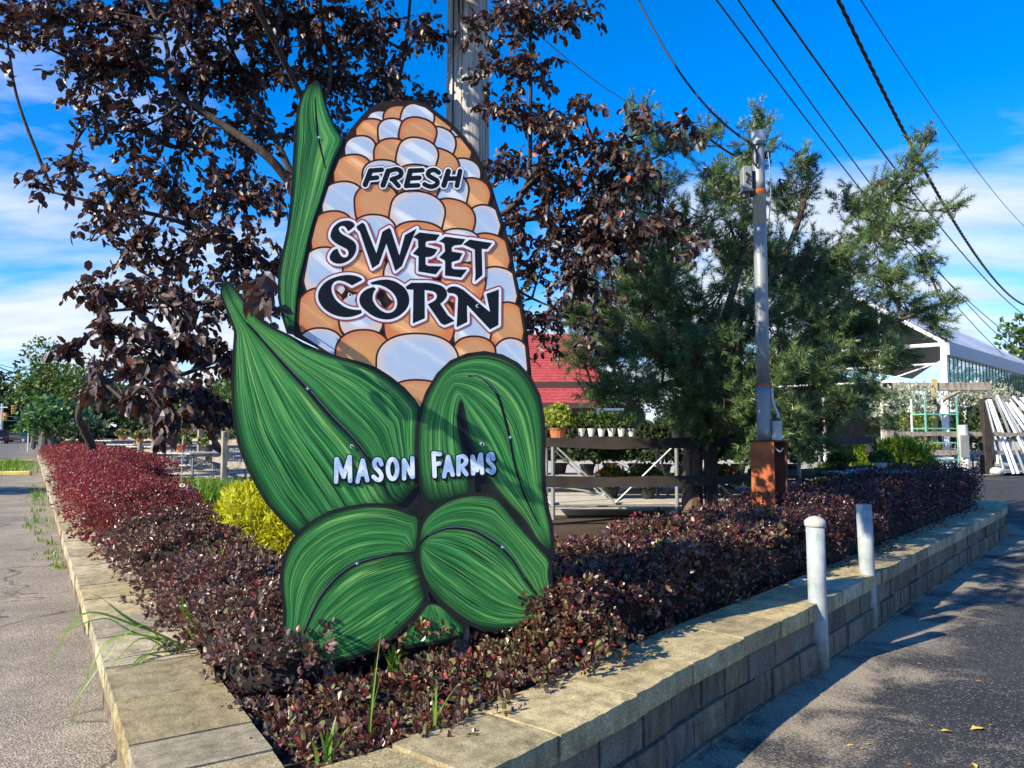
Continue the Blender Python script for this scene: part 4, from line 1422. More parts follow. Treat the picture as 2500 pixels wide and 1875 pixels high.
lay_course(rw, RO, CAP_Z - .55 - .006, BLKM, 'wall_block', (.20, .42), RW - .05, -0.004, 6, .010)
# roadside arm, walked towards the camera so that its outer face is on the right hand
LEND = 44.0
LO = np.array([L_OUT0 + DIR * t for t in np.linspace(LEND, 0.0, 60)] + [(-1.02, 2.22), (-.86, 2.03), (-0.62, 1.92)])
lw = thing('retaining_wall', 'straight low block retaining wall along the road edge', 'wall', (-1.2, 2.6, 0))
near = LO[LO[:, 1] < 22]
far = np.array([near[0], LO[0]])[::-1]
near_cap = near[near[:, 1] > 2.47]
lay_course(lw, near_cap, CAP_Z - .10, CAPM, 'cap_stone', (.44, .62), L_W, 0.0, 13)
lay_course(lw, near, CAP_Z - .25 - .002, BLKM, 'wall_block', (.24, .44), L_W - .05, 0.022, 14, .008)
lay_course(lw, near, CAP_Z - .40 - .004, BLKM, 'wall_block', (.24, .44), L_W - .05, 0.006, 15, .008)
lay_course(lw, far, CAP_Z - .10, CAPM, 'cap_stone', (.9, 1.3), L_W, 0.0, 16)
lay_course(lw, far, CAP_Z - .25 - .002, BLKM, 'wall_block', (.9, 1.3), L_W - .05, 0.02, 17)

def corner_stone(parent, poly, z0, z1):
    p = np.array(poly, float)
    p = np.concatenate([[a + (b - a) * t for t in (0.01, .25, .5, .75, .99)] for a, b in zip(p, np.roll(p, -1, 0))])
    n = len(p)
    c = p.mean(0)
    r = np.random.default_rng(int(abs(p.sum()) * 1000))
    j = r.uniform(-.004, .004, (n, 2))
    top = np.concatenate([p + j - .006 * unit(p - c), np.full((n, 1), z1)], 1)
    mid = np.concatenate([p + j, np.full((n, 1), z1 - .008)], 1)
    bot = np.concatenate([p, np.full((n, 1), z0)], 1)
    V = np.concatenate([top, mid, bot, [[c[0], c[1], z1 + .001]]])
    i = np.arange(n); k = (i + 1) % n
    q = np.concatenate([np.stack([n + i, n + k, k, i], 1), np.stack([2 * n + i, 2 * n + k, n + k, n + i], 1)])[:, ::-1]
    t = np.stack([np.full(n, 3 * n), i, k], 1)
    area = sum(p[a][0] * p[b][1] - p[b][0] * p[a][1] for a, b in zip(i, k))
    if area > 0: q = q[:, ::-1]
    else: t = t[:, ::-1]
    link('cap_stone', np_mesh('cap_stone', V, [t, q], M['cap']), parent)
corner_stone(lw, [(-1.168, 2.478), (-.818, 2.697), (-.70, 2.515), (-.64, 1.96), (-.86, 2.03), (-1.04, 2.24)], CAP_Z - .10, CAP_Z - .001)
q0 = RO[k0]; q1 = offs(RO, RW)[k0]
corner_stone(rw, [(-.70, 2.512), tuple(q1 + (-.006, -.006)), tuple(q0 + (-.006, -.006)), (-.36, 2.15), (-.628, 1.95)], CAP_Z - .10, CAP_Z - .002)
# ---------------------------------------------------------------- poles, bollards, wires
# wooden utility pole behind the sign
pb = P(1178, 1057, 6.3)
wp = thing('utility_pole', 'tall weathered grey wooden utility pole rising behind the sign', 'utility pole', (pb[0] - .13, pb[1], .42))
cx, cy = pb[0] - .13, pb[1]
V, qd = [], []
NS = 40
zsq = np.concatenate([np.linspace(.3, 9.4, 70)])
rr = np.random.default_rng(5)
ph = rr.uniform(0, 6.28, 8)
for i, z_ in enumerate(zsq):
    R_ = 0.205 - .0062 * z_
    for j in range(NS):
        a = 2 * PI * j / NS
        g_ = sum(math.sin(a * (7 + 4 * k) + ph[k] + .35 * math.sin(z_ * .8 + k)) for k in range(4)) / 4
        V.append([cx + (R_ + .005 * g_) * math.cos(a), cy + (R_ + .005 * g_) * math.sin(a), z_])
for i in range(len(zsq) - 1):
    for j in range(NS):
        qd.append([i * NS + j, i * NS + (j + 1) % NS, (i + 1) * NS + (j + 1) % NS, (i + 1) * NS + j])
link('pole', np_mesh('pole', V, [qd], M['pole'], smooth_shade=True), wp)
put('ground_wire', MB().tube([(cx - .12, cy - .155, .4), (cx - .115, cy - .15, 4), (cx - .1, cy - .135, 9)], .006, 5), M['black'], wp)
put('crossarm', MB().box((cx, cy - .2, 8.9), (2.4, .09, .12), rz=.6, bev=.01), M['pole'], wp)

# metal mast on its rusty steel post
mp = P(1866, 1075, 7.0)
mx_, my_ = mp[0], mp[1]
ztop = mp[2]
mast = thing('service_mast', 'galvanised steel pipe mast with grey box on top of rusty post', 'mast', (mx_, my_, ztop))
mtop = P(1845, 322, 7.0)[2]
zb_ = ztop
def pipe(name, z0, z1, r, mat, **k):
    return put(name, MB().tube([(mx_, my_, z0), (mx_, my_, (z0 + z1) / 2), (mx_, my_, z1)], r, 20), mat, mast, smooth_shade=False, **k)
z_r1 = P(1855, 940, 7.0)[2]; z_r2 = P(1848, 470, 7.0)[2]
for nm, a, b, r in (('pipe', zb_ + .004, z_r1 - .012, .064), ('pipe', z_r1 + .012, z_r2 - .02, .0595), ('pipe', z_r2 + .02, mtop - .09, .056)):
    o = put(nm, MB().tube(np.array([(mx_, my_, a + (b - a) * t) for t in np.linspace(0, 1, 6)]), r, 20), M['galv'], mast, smooth_shade=True)
pipe('rust_band', z_r1 - .014, z_r1 + .014, .066, M['rust'])
pipe('rust_band', z_r2 - .024, z_r2 + .024, .0615, M['rust'])
pipe('rust_stain', z_r2 - .30, z_r2 - .022, .0599, M['rust_streak'])
pipe('pipe_cap', mtop - .10, mtop, .066, M['galv_dull'])
pipe('clamp', mtop - .135, mtop - .10, .070, M['plastic_grey'])
bxp = (mx_ - .125, my_ - .02, P(1805, 440, 7.0)[2])
jb = put('junction_box', MB().box(bxp, (.085, .11, .22), bev=.008), M['plastic_grey'], mast)
m_ = MB()
for dx_, dz_ in ((-.012, .035), (.006, .02), (0, -.01), (-.01, -.04)):
    m_.tube([(bxp[0] + dx_, bxp[1] - .055, bxp[2] + dz_), (bxp[0] + dx_, bxp[1] - .075, bxp[2] + dz_)], .011, 8)
put('knob', m_, M['black'], jb)
put('box_lip', MB().box((bxp[0], bxp[1], bxp[2] - .118), (.11, .13, .02), bev=.004).tube([(bxp[0] - .02, bxp[1], bxp[2] - .12), (bxp[0] - .02, bxp[1], bxp[2] - .165)], .014, 8).tube([(bxp[0] + .02, bxp[1], bxp[2] - .12), (bxp[0] + .02, bxp[1], bxp[2] - .165)], .014, 8), M['plastic_grey'], jb)
put('bracket', MB().box((mx_ - .07, my_ - .01, bxp[2] - .02), (.03, .03, .20)).box((mx_ - .07, my_ - .01, bxp[2] - .13), (.05, .05, .05)), M['black'], mast)
put('insulator', MB().lathe((mx_ + .085, my_, mtop - .22), [(.001, -.035), (.026, -.03), (.03, 0), (.02, .02), (.024, .03), (.001, .04)], 10), M['black'], mast)
hook = catmull([(mx_ - .02, my_ - .065, mtop - .14), (mx_ - .07, my_ - .075, mtop - .18), (mx_ - .075, my_ - .07, mtop - .30), (mx_ - .045, my_ - .072, mtop - .34), (mx_ - .03, my_ - .07, mtop - .26), (mx_ - .06, my_ - .07, mtop - .16)], 5)
put('cable_loop', MB().tube(hook, .009, 6), M['black'], mast)
put('lead_wire', MB().tube(catmull([(mx_ + .08, my_ - .03, mtop - .2), (mx_ + .1, my_ - .03, mtop - .5), (mx_ + .075, my_ - .03, mtop - .85)], 4), .005, 5), M['plastic_grey'], mast)
mm = P(1897, 1052, 6.96)
put('meter_can', MB().lathe((mm[0], my_ - .04, ztop + .004), [(.001, 0), (.046, 0), (.046, .165), (.040, .172), (.001, .172)], 16), M['pvc'], mast, smooth_shade=False)
put('can_lid', MB().lathe((mm[0], my_ - .04, ztop + .176), [(.001, 0), (.036, 0), (.036, .022), (.001, .026)], 14), M['black'], mast)
put('conduit', MB().tube(catmull([(mx_ + .068, my_ - .03, z_r1 - .02), (mx_ + .07, my_ - .03, z_r1 - .12), (mx_ + .085, my_ - .035, z_r1 - .20), (mm[0] + .01, my_ - .04, ztop + .24), (mm[0] + .012, my_ - .04, ztop + .19)], 5), .014, 10), M['galv_dull'], mast, smooth_shade=True)
# the rusty post itself: an upright H beam with a top plate
sp = thing('steel_post', 'rusty orange steel beam post standing behind the trimmed hedge', 'post', (mx_, my_, .42))
yaw = -.38
def loc(dx_, dy_):
    return (mx_ + .05 + dx_ * math.cos(yaw) - dy_ * math.sin(yaw), my_ + .02 + dx_ * math.sin(yaw) + dy_ * math.cos(yaw))
hh = ztop - .012 - .3
a = loc(-.05, -.135); put('front_flange', MB().box((a[0], a[1], .3 + hh / 2), (.20, .016, hh), rz=yaw + .0, bev=.003), M['rust'], sp)
a = loc(-.143, -.0); put('side_plate', MB().box((a[0], a[1], .3 + hh / 2), (.014, .25, hh), rz=yaw, bev=.003), M['rust_shade'], sp)
a = loc(.02, 0.0); put('web', MB().box((a[0], a[1], .3 + hh / 2), (.012, .25, hh), rz=yaw), M['rust_shade'], sp)
a = loc(.0, .135); put('rear_flange', MB().box((a[0], a[1], .3 + hh / 2), (.30, .016, hh), rz=yaw, bev=.003), M['rust_shade'], sp)
a = loc(.145, -.06); put('side_flange', MB().box((a[0], a[1], .3 + hh / 2), (.016, .05, hh), rz=yaw, bev=.003), M['rust_shade'], sp)
a = loc(.0, 0.0); put('top_plate', MB().box((a[0], a[1], ztop - .006), (.33, .30, .012), rz=yaw, bev=.002), M['rust_shade'], sp)
a = loc(.085, -.09); put('cable_loop', MB().tube(catmull([(a[0] - .04, a[1], ztop - .06), (a[0], a[1] - .03, ztop - .10), (a[0] + .04, a[1], ztop - .07)], 5), .007, 6), M['plastic_grey'], sp)

# bollards
def bollard(u, v, top_v, r, lean, cap, label):
    b = G(u, v, 0.0)
    h = (P(u, top_v, b[1])[2])
    t = thing('bollard', label, 'bollard', tuple(b), 0, 'grey pipe bollards beside the wall')
    t.rotation_euler = (0, lean, 0)
    put('pipe', MB().tube([(0, 0, -.05), (0, 0, h * .3), (0, 0, h * .6), (0, 0, h - (.03 if cap else 0))], r, 28), M['bollard'], t, False, smooth_shade=True)
    if cap:
        put('cap', MB().lathe((0, 0, h - .03), [(r + .006, -.028), (r + .009, -.02), (r + .009, .004), (r * .96, .016), (r * .6, .03), (r * .2, .036), (.001, .037)], 28), M['pvc'], t, False, smooth_shade=True, label='domed pale cap')
    else:
        put('rim', MB().lathe((0, 0, h), [(r, -.004), (r + .001, .002), (r - .006, .003), (r - .008, -.03), (.001, -.032)], 24), M['bollard'], t, False)
    return t
bollard(2002, 1632, 1262, .0575, -.010, True, 'grey pipe bollard with a domed cap, nearer the camera')
bollard(2124, 1535, 1232, .0565, -.022, False, 'flat topped grey pipe bollard nearer the wall, without a cap')

# overhead wires
def wire(a, b, r, sag, label, mat='black', name='overhead_wire', group=None, n=24, twist=0, parent=None):
    a, b = np.asarray(a), np.asarray(b)
    t = np.linspace(0, 1, n)
    p = a + (b - a) * t[:, None]
    p[:, 2] -= sag * 4 * t * (1 - t)
    mb = MB()
    if twist:
        n2 = 260
        t2 = np.linspace(0, 1, n2)
        q = np.stack([np.interp(t2, t, p[:, k]) for k in range(3)], 1)
        tg = unit(np.gradient(q, axis=0))
        e1 = unit(np.cross(tg, [0, 0, 1.0])); e2 = np.cross(e1, tg)
        for k in range(3):
            w = t2 * twist * 2 * PI + k * 2.094
            mb.tube(q + r * 1.0 * (np.cos(w)[:, None] * e1 + np.sin(w)[:, None] * e2), r * .78, 6)
    else:
        mb.tube(p, r, 6)
    o = put(name, mb, M[mat], parent, smooth_shade=True)
    if parent is None:
        tag(o, label, 'wire', group)
    return o
OW = 'overhead wires crossing the sky'
wire(P(1555, -10, 8.6), (mx_ - .06, my_ - .06, mtop - .15), .011, .25, 'service cable dropping from the sky to the top of the steel mast', group=OW)
wire(P(1742, -10, 10), P(2560, 950, 40), .013, .8, 'left wire of the close pair passing behind the pine top', group=OW)
wire(P(1795, -10, 10), P(2560, 893, 40), .013, 1.1, 'right wire of the close pair passing behind the pine top', group=OW)
wire(P(1880, -10, 10), P(2560, 800, 40), .018, 0.9, 'single black wire between the close pair and the twisted cable', group=OW)
wire(P(2042, -10, 9), P(2560, 735, 30), .017, 1.5, 'thick twisted black cable crossing the sky at right', group=OW, twist=46)
wire(P(2095, -10, 10), P(2560, 600, 30), .0085, .5, 'thinnest wire, highest and farthest right of them all', group=OW)
wire(P(1235, 10, 9), P(1620, 290, 16), .008, .2, 'thin wire running from the wooden pole through the purple leaves', group=OW)
wire(P(2150, 520, 24), P(2560, 880, 44), .018, .5, 'lowest right wire coming out behind the pine', group=OW)
LWG = 'distant wires over the road'
wire(P(-60, 860, 40), P(100, 905, 60), .03, .6, 'thicker distant wire sloping down over the road', group=LWG)
wire(P(-60, 862, 50), P(110, 898, 60), .02, .5, 'thin distant wire sloping down over the road', group=LWG)
wire(P(-60, 915, 50), P(160, 868, 60), .02, .4, 'thin distant wire rising to the right over the road', group=LWG)
# ---------------------------------------------------------------- plants
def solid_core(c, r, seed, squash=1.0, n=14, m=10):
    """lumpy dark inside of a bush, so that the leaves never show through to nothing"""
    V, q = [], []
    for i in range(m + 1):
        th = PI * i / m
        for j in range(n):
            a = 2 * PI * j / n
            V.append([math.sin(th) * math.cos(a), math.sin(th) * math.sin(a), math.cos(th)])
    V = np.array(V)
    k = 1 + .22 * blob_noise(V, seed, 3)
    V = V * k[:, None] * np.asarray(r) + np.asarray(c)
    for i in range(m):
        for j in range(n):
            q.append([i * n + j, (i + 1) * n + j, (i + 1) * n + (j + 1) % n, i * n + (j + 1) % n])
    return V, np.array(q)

def bush_leaves(c, r, n, size, seed, up=.35, shell=.35, lump=.25, zmin=None):
    """leaf positions in the outer part of a lumpy mound; returns pos, axis, normal, size"""
    rg = np.random.default_rng(seed)
    d = unit(rg.normal(size=(n, 3)))
    d[:, 2] = np.where(d[:, 2] < -.35, -d[:, 2], d[:, 2])
    k = 1 + lump * blob_noise(d, seed, 3.4) + lump * .5 * blob_noise(d, seed + 1, 9)
    f = 1 - shell * rg.random(n) ** 1.7
    p = np.asarray(c) + d * (k * f)[:, None] * np.asarray(r)
    out = unit(d / np.asarray(r))
    ax = unit(out * .6 + rg.normal(size=(n, 3)) * .65 + [0, 0, up])
    nm = unit(out + rg.normal(size=(n, 3)) * .7 + [0, 0, .4])
    sz = size * rg.uniform(.6, 1.35, n)
    if zmin is not None:
        keep = p[:, 2] > zmin
        p, ax, nm, sz = p[keep], ax[keep], nm[keep], sz[keep]
    return p, ax, nm, sz
def twigs_mesh(base, tips, r0, seed, mat, name, parent, bend=.15, sides=5):
    rg = np.random.default_rng(seed)
    mb = MB()
    for t in tips:
        b = np.asarray(base) if np.ndim(base) == 1 else base[rg.integers(len(base))]
        m = (b + t) / 2 + rg.normal(size=3) * bend * np.linalg.norm(t - b)
        mb.tube(catmull([b, m, t], 4), np.linspace(r0, r0 * .3, 9), sides, False)
    return put(name, mb, mat, parent)

def mound(name, label, cat, blobs, mat, leaf, dens, seed, group=None, tv=DIA_V, tf=DIA_F, lump=.25, core=True, coremat='twig_shade', shoots=0, up=.35, corek=.72):
    """a bush of one or more mounds: blobs = (x, y, zbase, rx, ry, height)"""
    b0 = blobs[len(blobs) // 2]
    t = thing(name, label, cat, (b0[0], b0[1], b0[2]), 0, group)
    P_, A_, N_, S_z = [], [], [], []
    cv, tips, bases = MB(), [], []
    for i, (x, y, z, rx, ry, h) in enumerate(blobs):
        c = np.array([x, y, z + h * .42]); r = np.array([rx, ry, h * .58])
        area = 4 * PI * ((rx * ry + rx * r[2] + ry * r[2]) / 3)
        n = int(area * dens)
        p, a, nn, s_ = bush_leaves(c, r, n, leaf, seed + i * 31, up, .38, lump, z + .01)
        P_.append(p); A_.append(a); N_.append(nn); S_z.append(s_)
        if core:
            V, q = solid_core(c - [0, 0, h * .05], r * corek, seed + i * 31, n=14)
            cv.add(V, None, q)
        rg = np.random.default_rng(seed + i)
        for k in range(shoots):
            d = unit(rg.normal(size=3) + [0, 0, 1.3])
            tip = c + d * r * rg.uniform(1.0, 1.22)
            tips.append(tip); bases.append(c - [0, 0, h * .3])
            m = 14
            tt = rg.uniform(.55, 1.0, m)
            P_.append(c + (tip - c) * tt[:, None] + rg.normal(size=(m, 3)) * leaf * .3)
            A_.append(unit(d + rg.normal(size=(m, 3)) * .6)); N_.append(rand_dir(m)); S_z.append(leaf * rg.uniform(.6, 1.1, m))
    p, a, nn, s_ = (np.concatenate(k) for k in (P_, A_, N_, S_z))
    if tv is RND_V:
        pick = rng.permutation(len(p))[:len(p) // 6]
        p, a, nn, s_ = rosettes(p[pick], a[pick], nn[pick], s_[pick], 7, seed)
    link('foliage', leaf_mesh('foliage', tv, tf, p, a, nn, s_, M[mat]), t, kind='stuff')
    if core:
        put('shade_core', cv, M[coremat], t, smooth_shade=True)  # solid dark lump put in for the shaded twigs inside
    st = MB()
    rg = np.random.default_rng(seed + 99)
    for (x, y, z, rx, ry, h) in blobs:
        for k in range(5):
            b = np.array([x + rg.uniform(-.3, .3) * rx, y + rg.uniform(-.3, .3) * ry, z - .03])
            e = np.array([x + rg.uniform(-.8, .8) * rx, y + rg.uniform(-.8, .8) * ry, z + h * rg.uniform(.5, .95)])
            st.tube(catmull([b, (b + e) / 2 + rg.normal(size=3) * .05, e], 3), np.linspace(.008, .003, 7), 5, False)
    for tip, b in zip(tips, bases):
        st.tube(np.array([b, (b + tip) / 2, tip]), np.array([.005, .004, .0015]), 4, False)
    put('stems', st, M['twig'], t, kind='stuff')
    return t

def at(t, s):                                   # spot in the bed: t along the roadside wall, s metres in from its inner edge
    p = L_OUT0 + DIR * t - NRM * (.36 + s)
    return p[0], p[1]
BG = 'barberry bushes along the roadside wall'
# low dark spreading bush nearest the roadside corner
def bl(t, s, z, rx, ry, h):
    x, y = at(t, s)
    return (x, y, z, rx, ry, h)
mound('barberry_bush', 'low dark maroon barberry bush spilling over the near roadside corner', 'bush',
      [bl(.14, .10, .31, .18, .16, .08), bl(.50, .14, .30, .22, .16, .10), bl(.85, .30, .34, .32, .32, .32), bl(1.35, .32, .35, .38, .36, .38), bl(1.95, .36, .35, .44, .40, .40), bl(1.5, .78, .36, .40, .36, .30), bl(2.6, .36, .35, .44, .40, .38), bl(2.3, .80, .37, .36, .34, .30)],
      'barb_dark', .027, 3000, 11, BG, shoots=2, tv=RND_V, tf=RND_F, lump=.38)
mound('barberry_bush', 'rounded dark barberry bush with a few red tips, next behind the near corner bush', 'bush',
      [bl(3.4, .32, .36, .52, .40, .46), bl(4.1, .32, .36, .50, .40, .50)], 'barb_dark', .027, 3300, 12, BG, shoots=10, tv=RND_V, tf=RND_F, lump=.38)
mound('barberry_bush', 'mixed dark and red barberry bush third from the corner, beside the white stone', 'bush',
      [bl(5.0, .32, .36, .58, .40, .52), bl(5.9, .33, .36, .62, .40, .54)], 'barb_mid', .027, 3000, 13, BG, shoots=12, tv=RND_V, tf=RND_F, lump=.38)
reds = [(7.0, 'bright red barberry bush just beyond the mixed dark and red one'), (9.4, 'bright red barberry bush by the grass clump and leaning trunk'), (12.0, 'red barberry bush halfway along the roadside wall')]
for i, (t_, lb) in enumerate(reds):
    mound('barberry_bush', lb, 'bush', [bl(t_, .36, .38, .8, .44, .54 + .05 * i), bl(t_ + 1.2, .40, .38, .85, .48, .56 + .05 * i)], 'barb_red', .030, 1900, 20 + i, BG, shoots=14)
mound('barberry_bush', 'dark plum barberry bush between the red ones far along the wall', 'bush', [bl(15.0, .8, .40, .8, .8, .66), bl(15.8, 1.1, .4, .9, .8, .64)], 'barb_far', .03, 1300, 27, BG, shoots=6)
mound('barberry_bush', 'farthest long red barberry bush under the green trees', 'bush', [bl(t_, .80, .4, 1.15, .9, .74) for t_ in np.arange(14.2, 36, 2.1)], 'barb_red', .042, 650, 28, BG, shoots=8)
# under and right of the sign
mound('barberry_bush', 'sparse untidy barberry bush under the foot of the corn sign', 'bush',
      [(-.25, 3.42, .34, .30, .18, .16), (.02, 3.62, .34, .28, .16, .20), (-.62, 3.30, .34, .26, .14, .12), (.18, 3.75, .35, .22, .18, .26), (-.60, 2.84, .31, .24, .20, .09), (-.35, 2.95, .33, .26, .20, .10), (-.16, 3.18, .33, .24, .20, .11), (.04, 3.46, .34, .22, .20, .15), (-.75, 3.12, .31, .24, .16, .09), (.32, 3.80, .36, .24, .28, .30), (-.15, 3.95, .36, .4, .25, .3), (-.6, 3.75, .36, .4, .25, .3)],
      'barb_under', .027, 2400, 30, shoots=2, corek=.5, tv=RND_V, tf=RND_F, lump=.4)
HG = 'clipped barberry hedge along the parking lot wall'
hl = offs(RO, .90)
hc = np.concatenate([[0], np.cumsum(np.linalg.norm(np.diff(hl, axis=0), axis=1))])
def hpos(s):
    return np.array([np.interp(s, hc, hl[:, 0]), np.interp(s, hc, hl[:, 1])])
def hedge(name, label, s0, s1, h0, h1, mat, leaf, dens, seed, w=.47):
    """clipped hedge: rounded box section swept along the wall"""
    c0 = hpos((s0 + s1) / 2)
    t = thing(name, label, 'hedge', (c0[0], c0[1], .36), 0, HG)
    rg = np.random.default_rng(seed)
    n = int((s1 - s0) * (2 * w + 1.1) * dens)
    s = rg.uniform(s0, s1, n)
    a = rg.uniform(-.25, PI + .25, n)
    ex = 2 / 3.6
    cx_ = np.sign(np.cos(a)) * np.abs(np.cos(a)) ** ex
    cz_ = np.sign(np.sin(a)) * np.abs(np.sin(a)) ** ex
    dpt = 1 - .26 * rg.random(n) ** 1.6
    lum = 1 + .07 * np.sin(s * 5 + 2 * np.cos(a * 3)) + .07 * np.sin(s * 11 + a * 7) + .05 * np.sin(s * 23 + a * 15)
    endf = np.minimum(smooth(0, .35, s - s0 + .06), smooth(0, .35, s1 - s + .06)) ** .5
    hp = hpos(s)
    p = np.stack([np.interp(s, hc, hl[:, 0]), np.interp(s, hc, hl[:, 1])], 1)
    tg = unit(np.stack([np.interp(s + .05, hc, hl[:, 0]) - p[:, 0], np.interp(s + .05, hc, hl[:, 1]) - p[:, 1]], 1) + 1e-9)
    nr = np.stack([tg[:, 1], -tg[:, 0]], 1)
    H = np.interp(s, [s0, s1], [h0, h1])
    off = cx_ * dpt * lum * w * (.55 + .45 * endf)
    z = .36 + .12 + (H - .12) * np.clip(cz_, -.5, 1) * dpt * lum * (.6 + .4 * endf)
    z = np.maximum(z, .38 + .03 * rg.random(n))
    pos = np.concatenate([p + nr * off[:, None], z[:, None]], 1)
    out = unit(np.concatenate([nr * cx_[:, None], np.clip(cz_, 0, 1)[:, None]], 1))
    ax = unit(out * .7 + rg.normal(size=(n, 3)) * .6 + [0, 0, .25])
    nm = unit(out + rg.normal(size=(n, 3)) * .7)
    sz = leaf * rg.uniform(.6, 1.35, n)
    if mat == 'barb_hedge':
        pick = rg.permutation(len(pos))[:len(pos) // 6]
        pos_, ax_, nm_, sz_ = rosettes(pos[pick], ax[pick], nm[pick], sz[pick], 7, seed)
        link('foliage', leaf_mesh('foliage', RND_V, RND_F, pos_, ax_, nm_, sz_, M[mat]), t, kind='stuff')
    else:
        link('foliage', leaf_mesh('foliage', DIA_V, DIA_F, pos, ax, nm, sz, M[mat]), t, kind='stuff')
    # stray clipped shoots with fresh red leaves
    ns = int((s1 - s0) * 34)
    i = rg.choice(np.nonzero(cz_ > .35)[0], ns)
    PP, AA = [], []
    st = MB()
    for k in i:
        d = unit(out[k] + rg.normal(size=3) * .45 + [0, 0, .5])
        L = rg.uniform(.06, .15)
        st.tube(np.array([pos[k] - d * .1, pos[k] + d * L * .5, pos[k] + d * L]), np.array([.003, .002, .001]), 4, False)
        m = 12
        PP.append(pos[k] + d * (rg.random((m, 1)) * L)); AA.append(unit(d + rg.normal(size=(m, 3)) * .7))
    PP, AA = np.concatenate(PP), np.concatenate(AA)
    link('shoots', leaf_mesh('shoots', DIA_V, DIA_F, PP, AA, rand_dir(len(PP)), leaf * rg.uniform(.6, 1.1, len(PP)), M['barb_mid' if mat == 'barb_hedge' else mat]), t, kind='stuff')
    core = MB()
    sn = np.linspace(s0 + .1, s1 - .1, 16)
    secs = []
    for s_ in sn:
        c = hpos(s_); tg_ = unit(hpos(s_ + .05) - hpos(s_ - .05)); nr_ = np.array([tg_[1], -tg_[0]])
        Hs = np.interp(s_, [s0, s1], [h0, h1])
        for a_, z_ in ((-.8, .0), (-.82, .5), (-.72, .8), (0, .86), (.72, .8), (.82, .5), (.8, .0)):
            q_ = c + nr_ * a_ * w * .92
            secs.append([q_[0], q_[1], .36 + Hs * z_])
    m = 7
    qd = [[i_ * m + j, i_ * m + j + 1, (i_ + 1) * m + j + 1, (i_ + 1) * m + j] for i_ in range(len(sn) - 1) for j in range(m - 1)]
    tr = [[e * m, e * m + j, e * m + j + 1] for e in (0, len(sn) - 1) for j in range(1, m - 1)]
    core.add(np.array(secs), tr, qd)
    put('shade_core', core, M['twig_shade'], t)  # solid dark filling stands in for the hedge's shaded inside
    for k in range(int((s1 - s0) * 7)):
        s_ = rg.uniform(s0, s1); c = hpos(s_); tg_ = unit(hpos(s_ + .05) - hpos(s_ - .05)); nr_ = np.array([tg_[1], -tg_[0]])
        b = c + nr_ * rg.uniform(-.15, .25); e = c + nr_ * rg.uniform(.15, .5)
        st.tube(np.array([[b[0], b[1], .33], [*((b + e) / 2), .46], [e[0], e[1], .62]]), np.array([.007, .005, .003]), 5, False)
    put('stems', st, M['twig'], t, kind='stuff')
    return t
sA = float(np.interp(4.10, hl[:, 1], hc)); sB = float(np.interp(6.6, hl[:, 1], hc)); sC = float(np.interp(11.9, hl[:, 1], hc))
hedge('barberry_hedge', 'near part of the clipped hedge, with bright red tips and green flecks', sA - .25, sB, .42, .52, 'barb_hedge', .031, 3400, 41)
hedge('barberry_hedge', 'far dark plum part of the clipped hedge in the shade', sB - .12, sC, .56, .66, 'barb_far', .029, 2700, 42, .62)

# golden cypress behind the sign's left edge and lime one at the far right
FEA_V = np.array([[0, 0, 0], [-.10, .35, .02], [.10, .35, .02], [-.06, .7, 0], [.06, .7, 0], [0, 1, -.08]], float)
FEA_F = np.array([[0, 2, 1], [1, 2, 4], [1, 4, 3], [3, 4, 5]])
g = G(630, 1372, .42)
mound('gold_cypress', 'bright yellow gold cypress shrub beside the left edge of the corn sign', 'shrub',
      [(g[0] + .08, g[1] + .05, .40, .42, .36, .60), (g[0] - .12, g[1] + .25, .40, .36, .34, .66), (g[0] + .32, g[1] - .10, .40, .32, .28, .46)], 'gold', .075, 3000, 50, None, FEA_V, FEA_F, .3, coremat='twig', up=.5)
g = P(2155, 1165, 12.6)
mound('lime_cypress', 'broad lime green shrub behind the far end of the dark hedge', 'shrub',
      [(g[0] - .25, g[1], .42, .55, .55, .82), (g[0] + .3, g[1] + .1, .42, .55, .5, .92), (g[0] - .6, g[1] + .2, .42, .4, .4, .6)], 'lime', .12, 1300, 51, None, FEA_V, FEA_F, .22, coremat='twig_shade', up=.6)
g = P(170, 1078, 34)
mound('gold_shrub', 'small clipped yellow shrub far along the red bushes', 'shrub', [(g[0], g[1], .42, .75, .7, .9)], 'gold', .12, 420, 52, None, FEA_V, FEA_F, .12, coremat='twig')

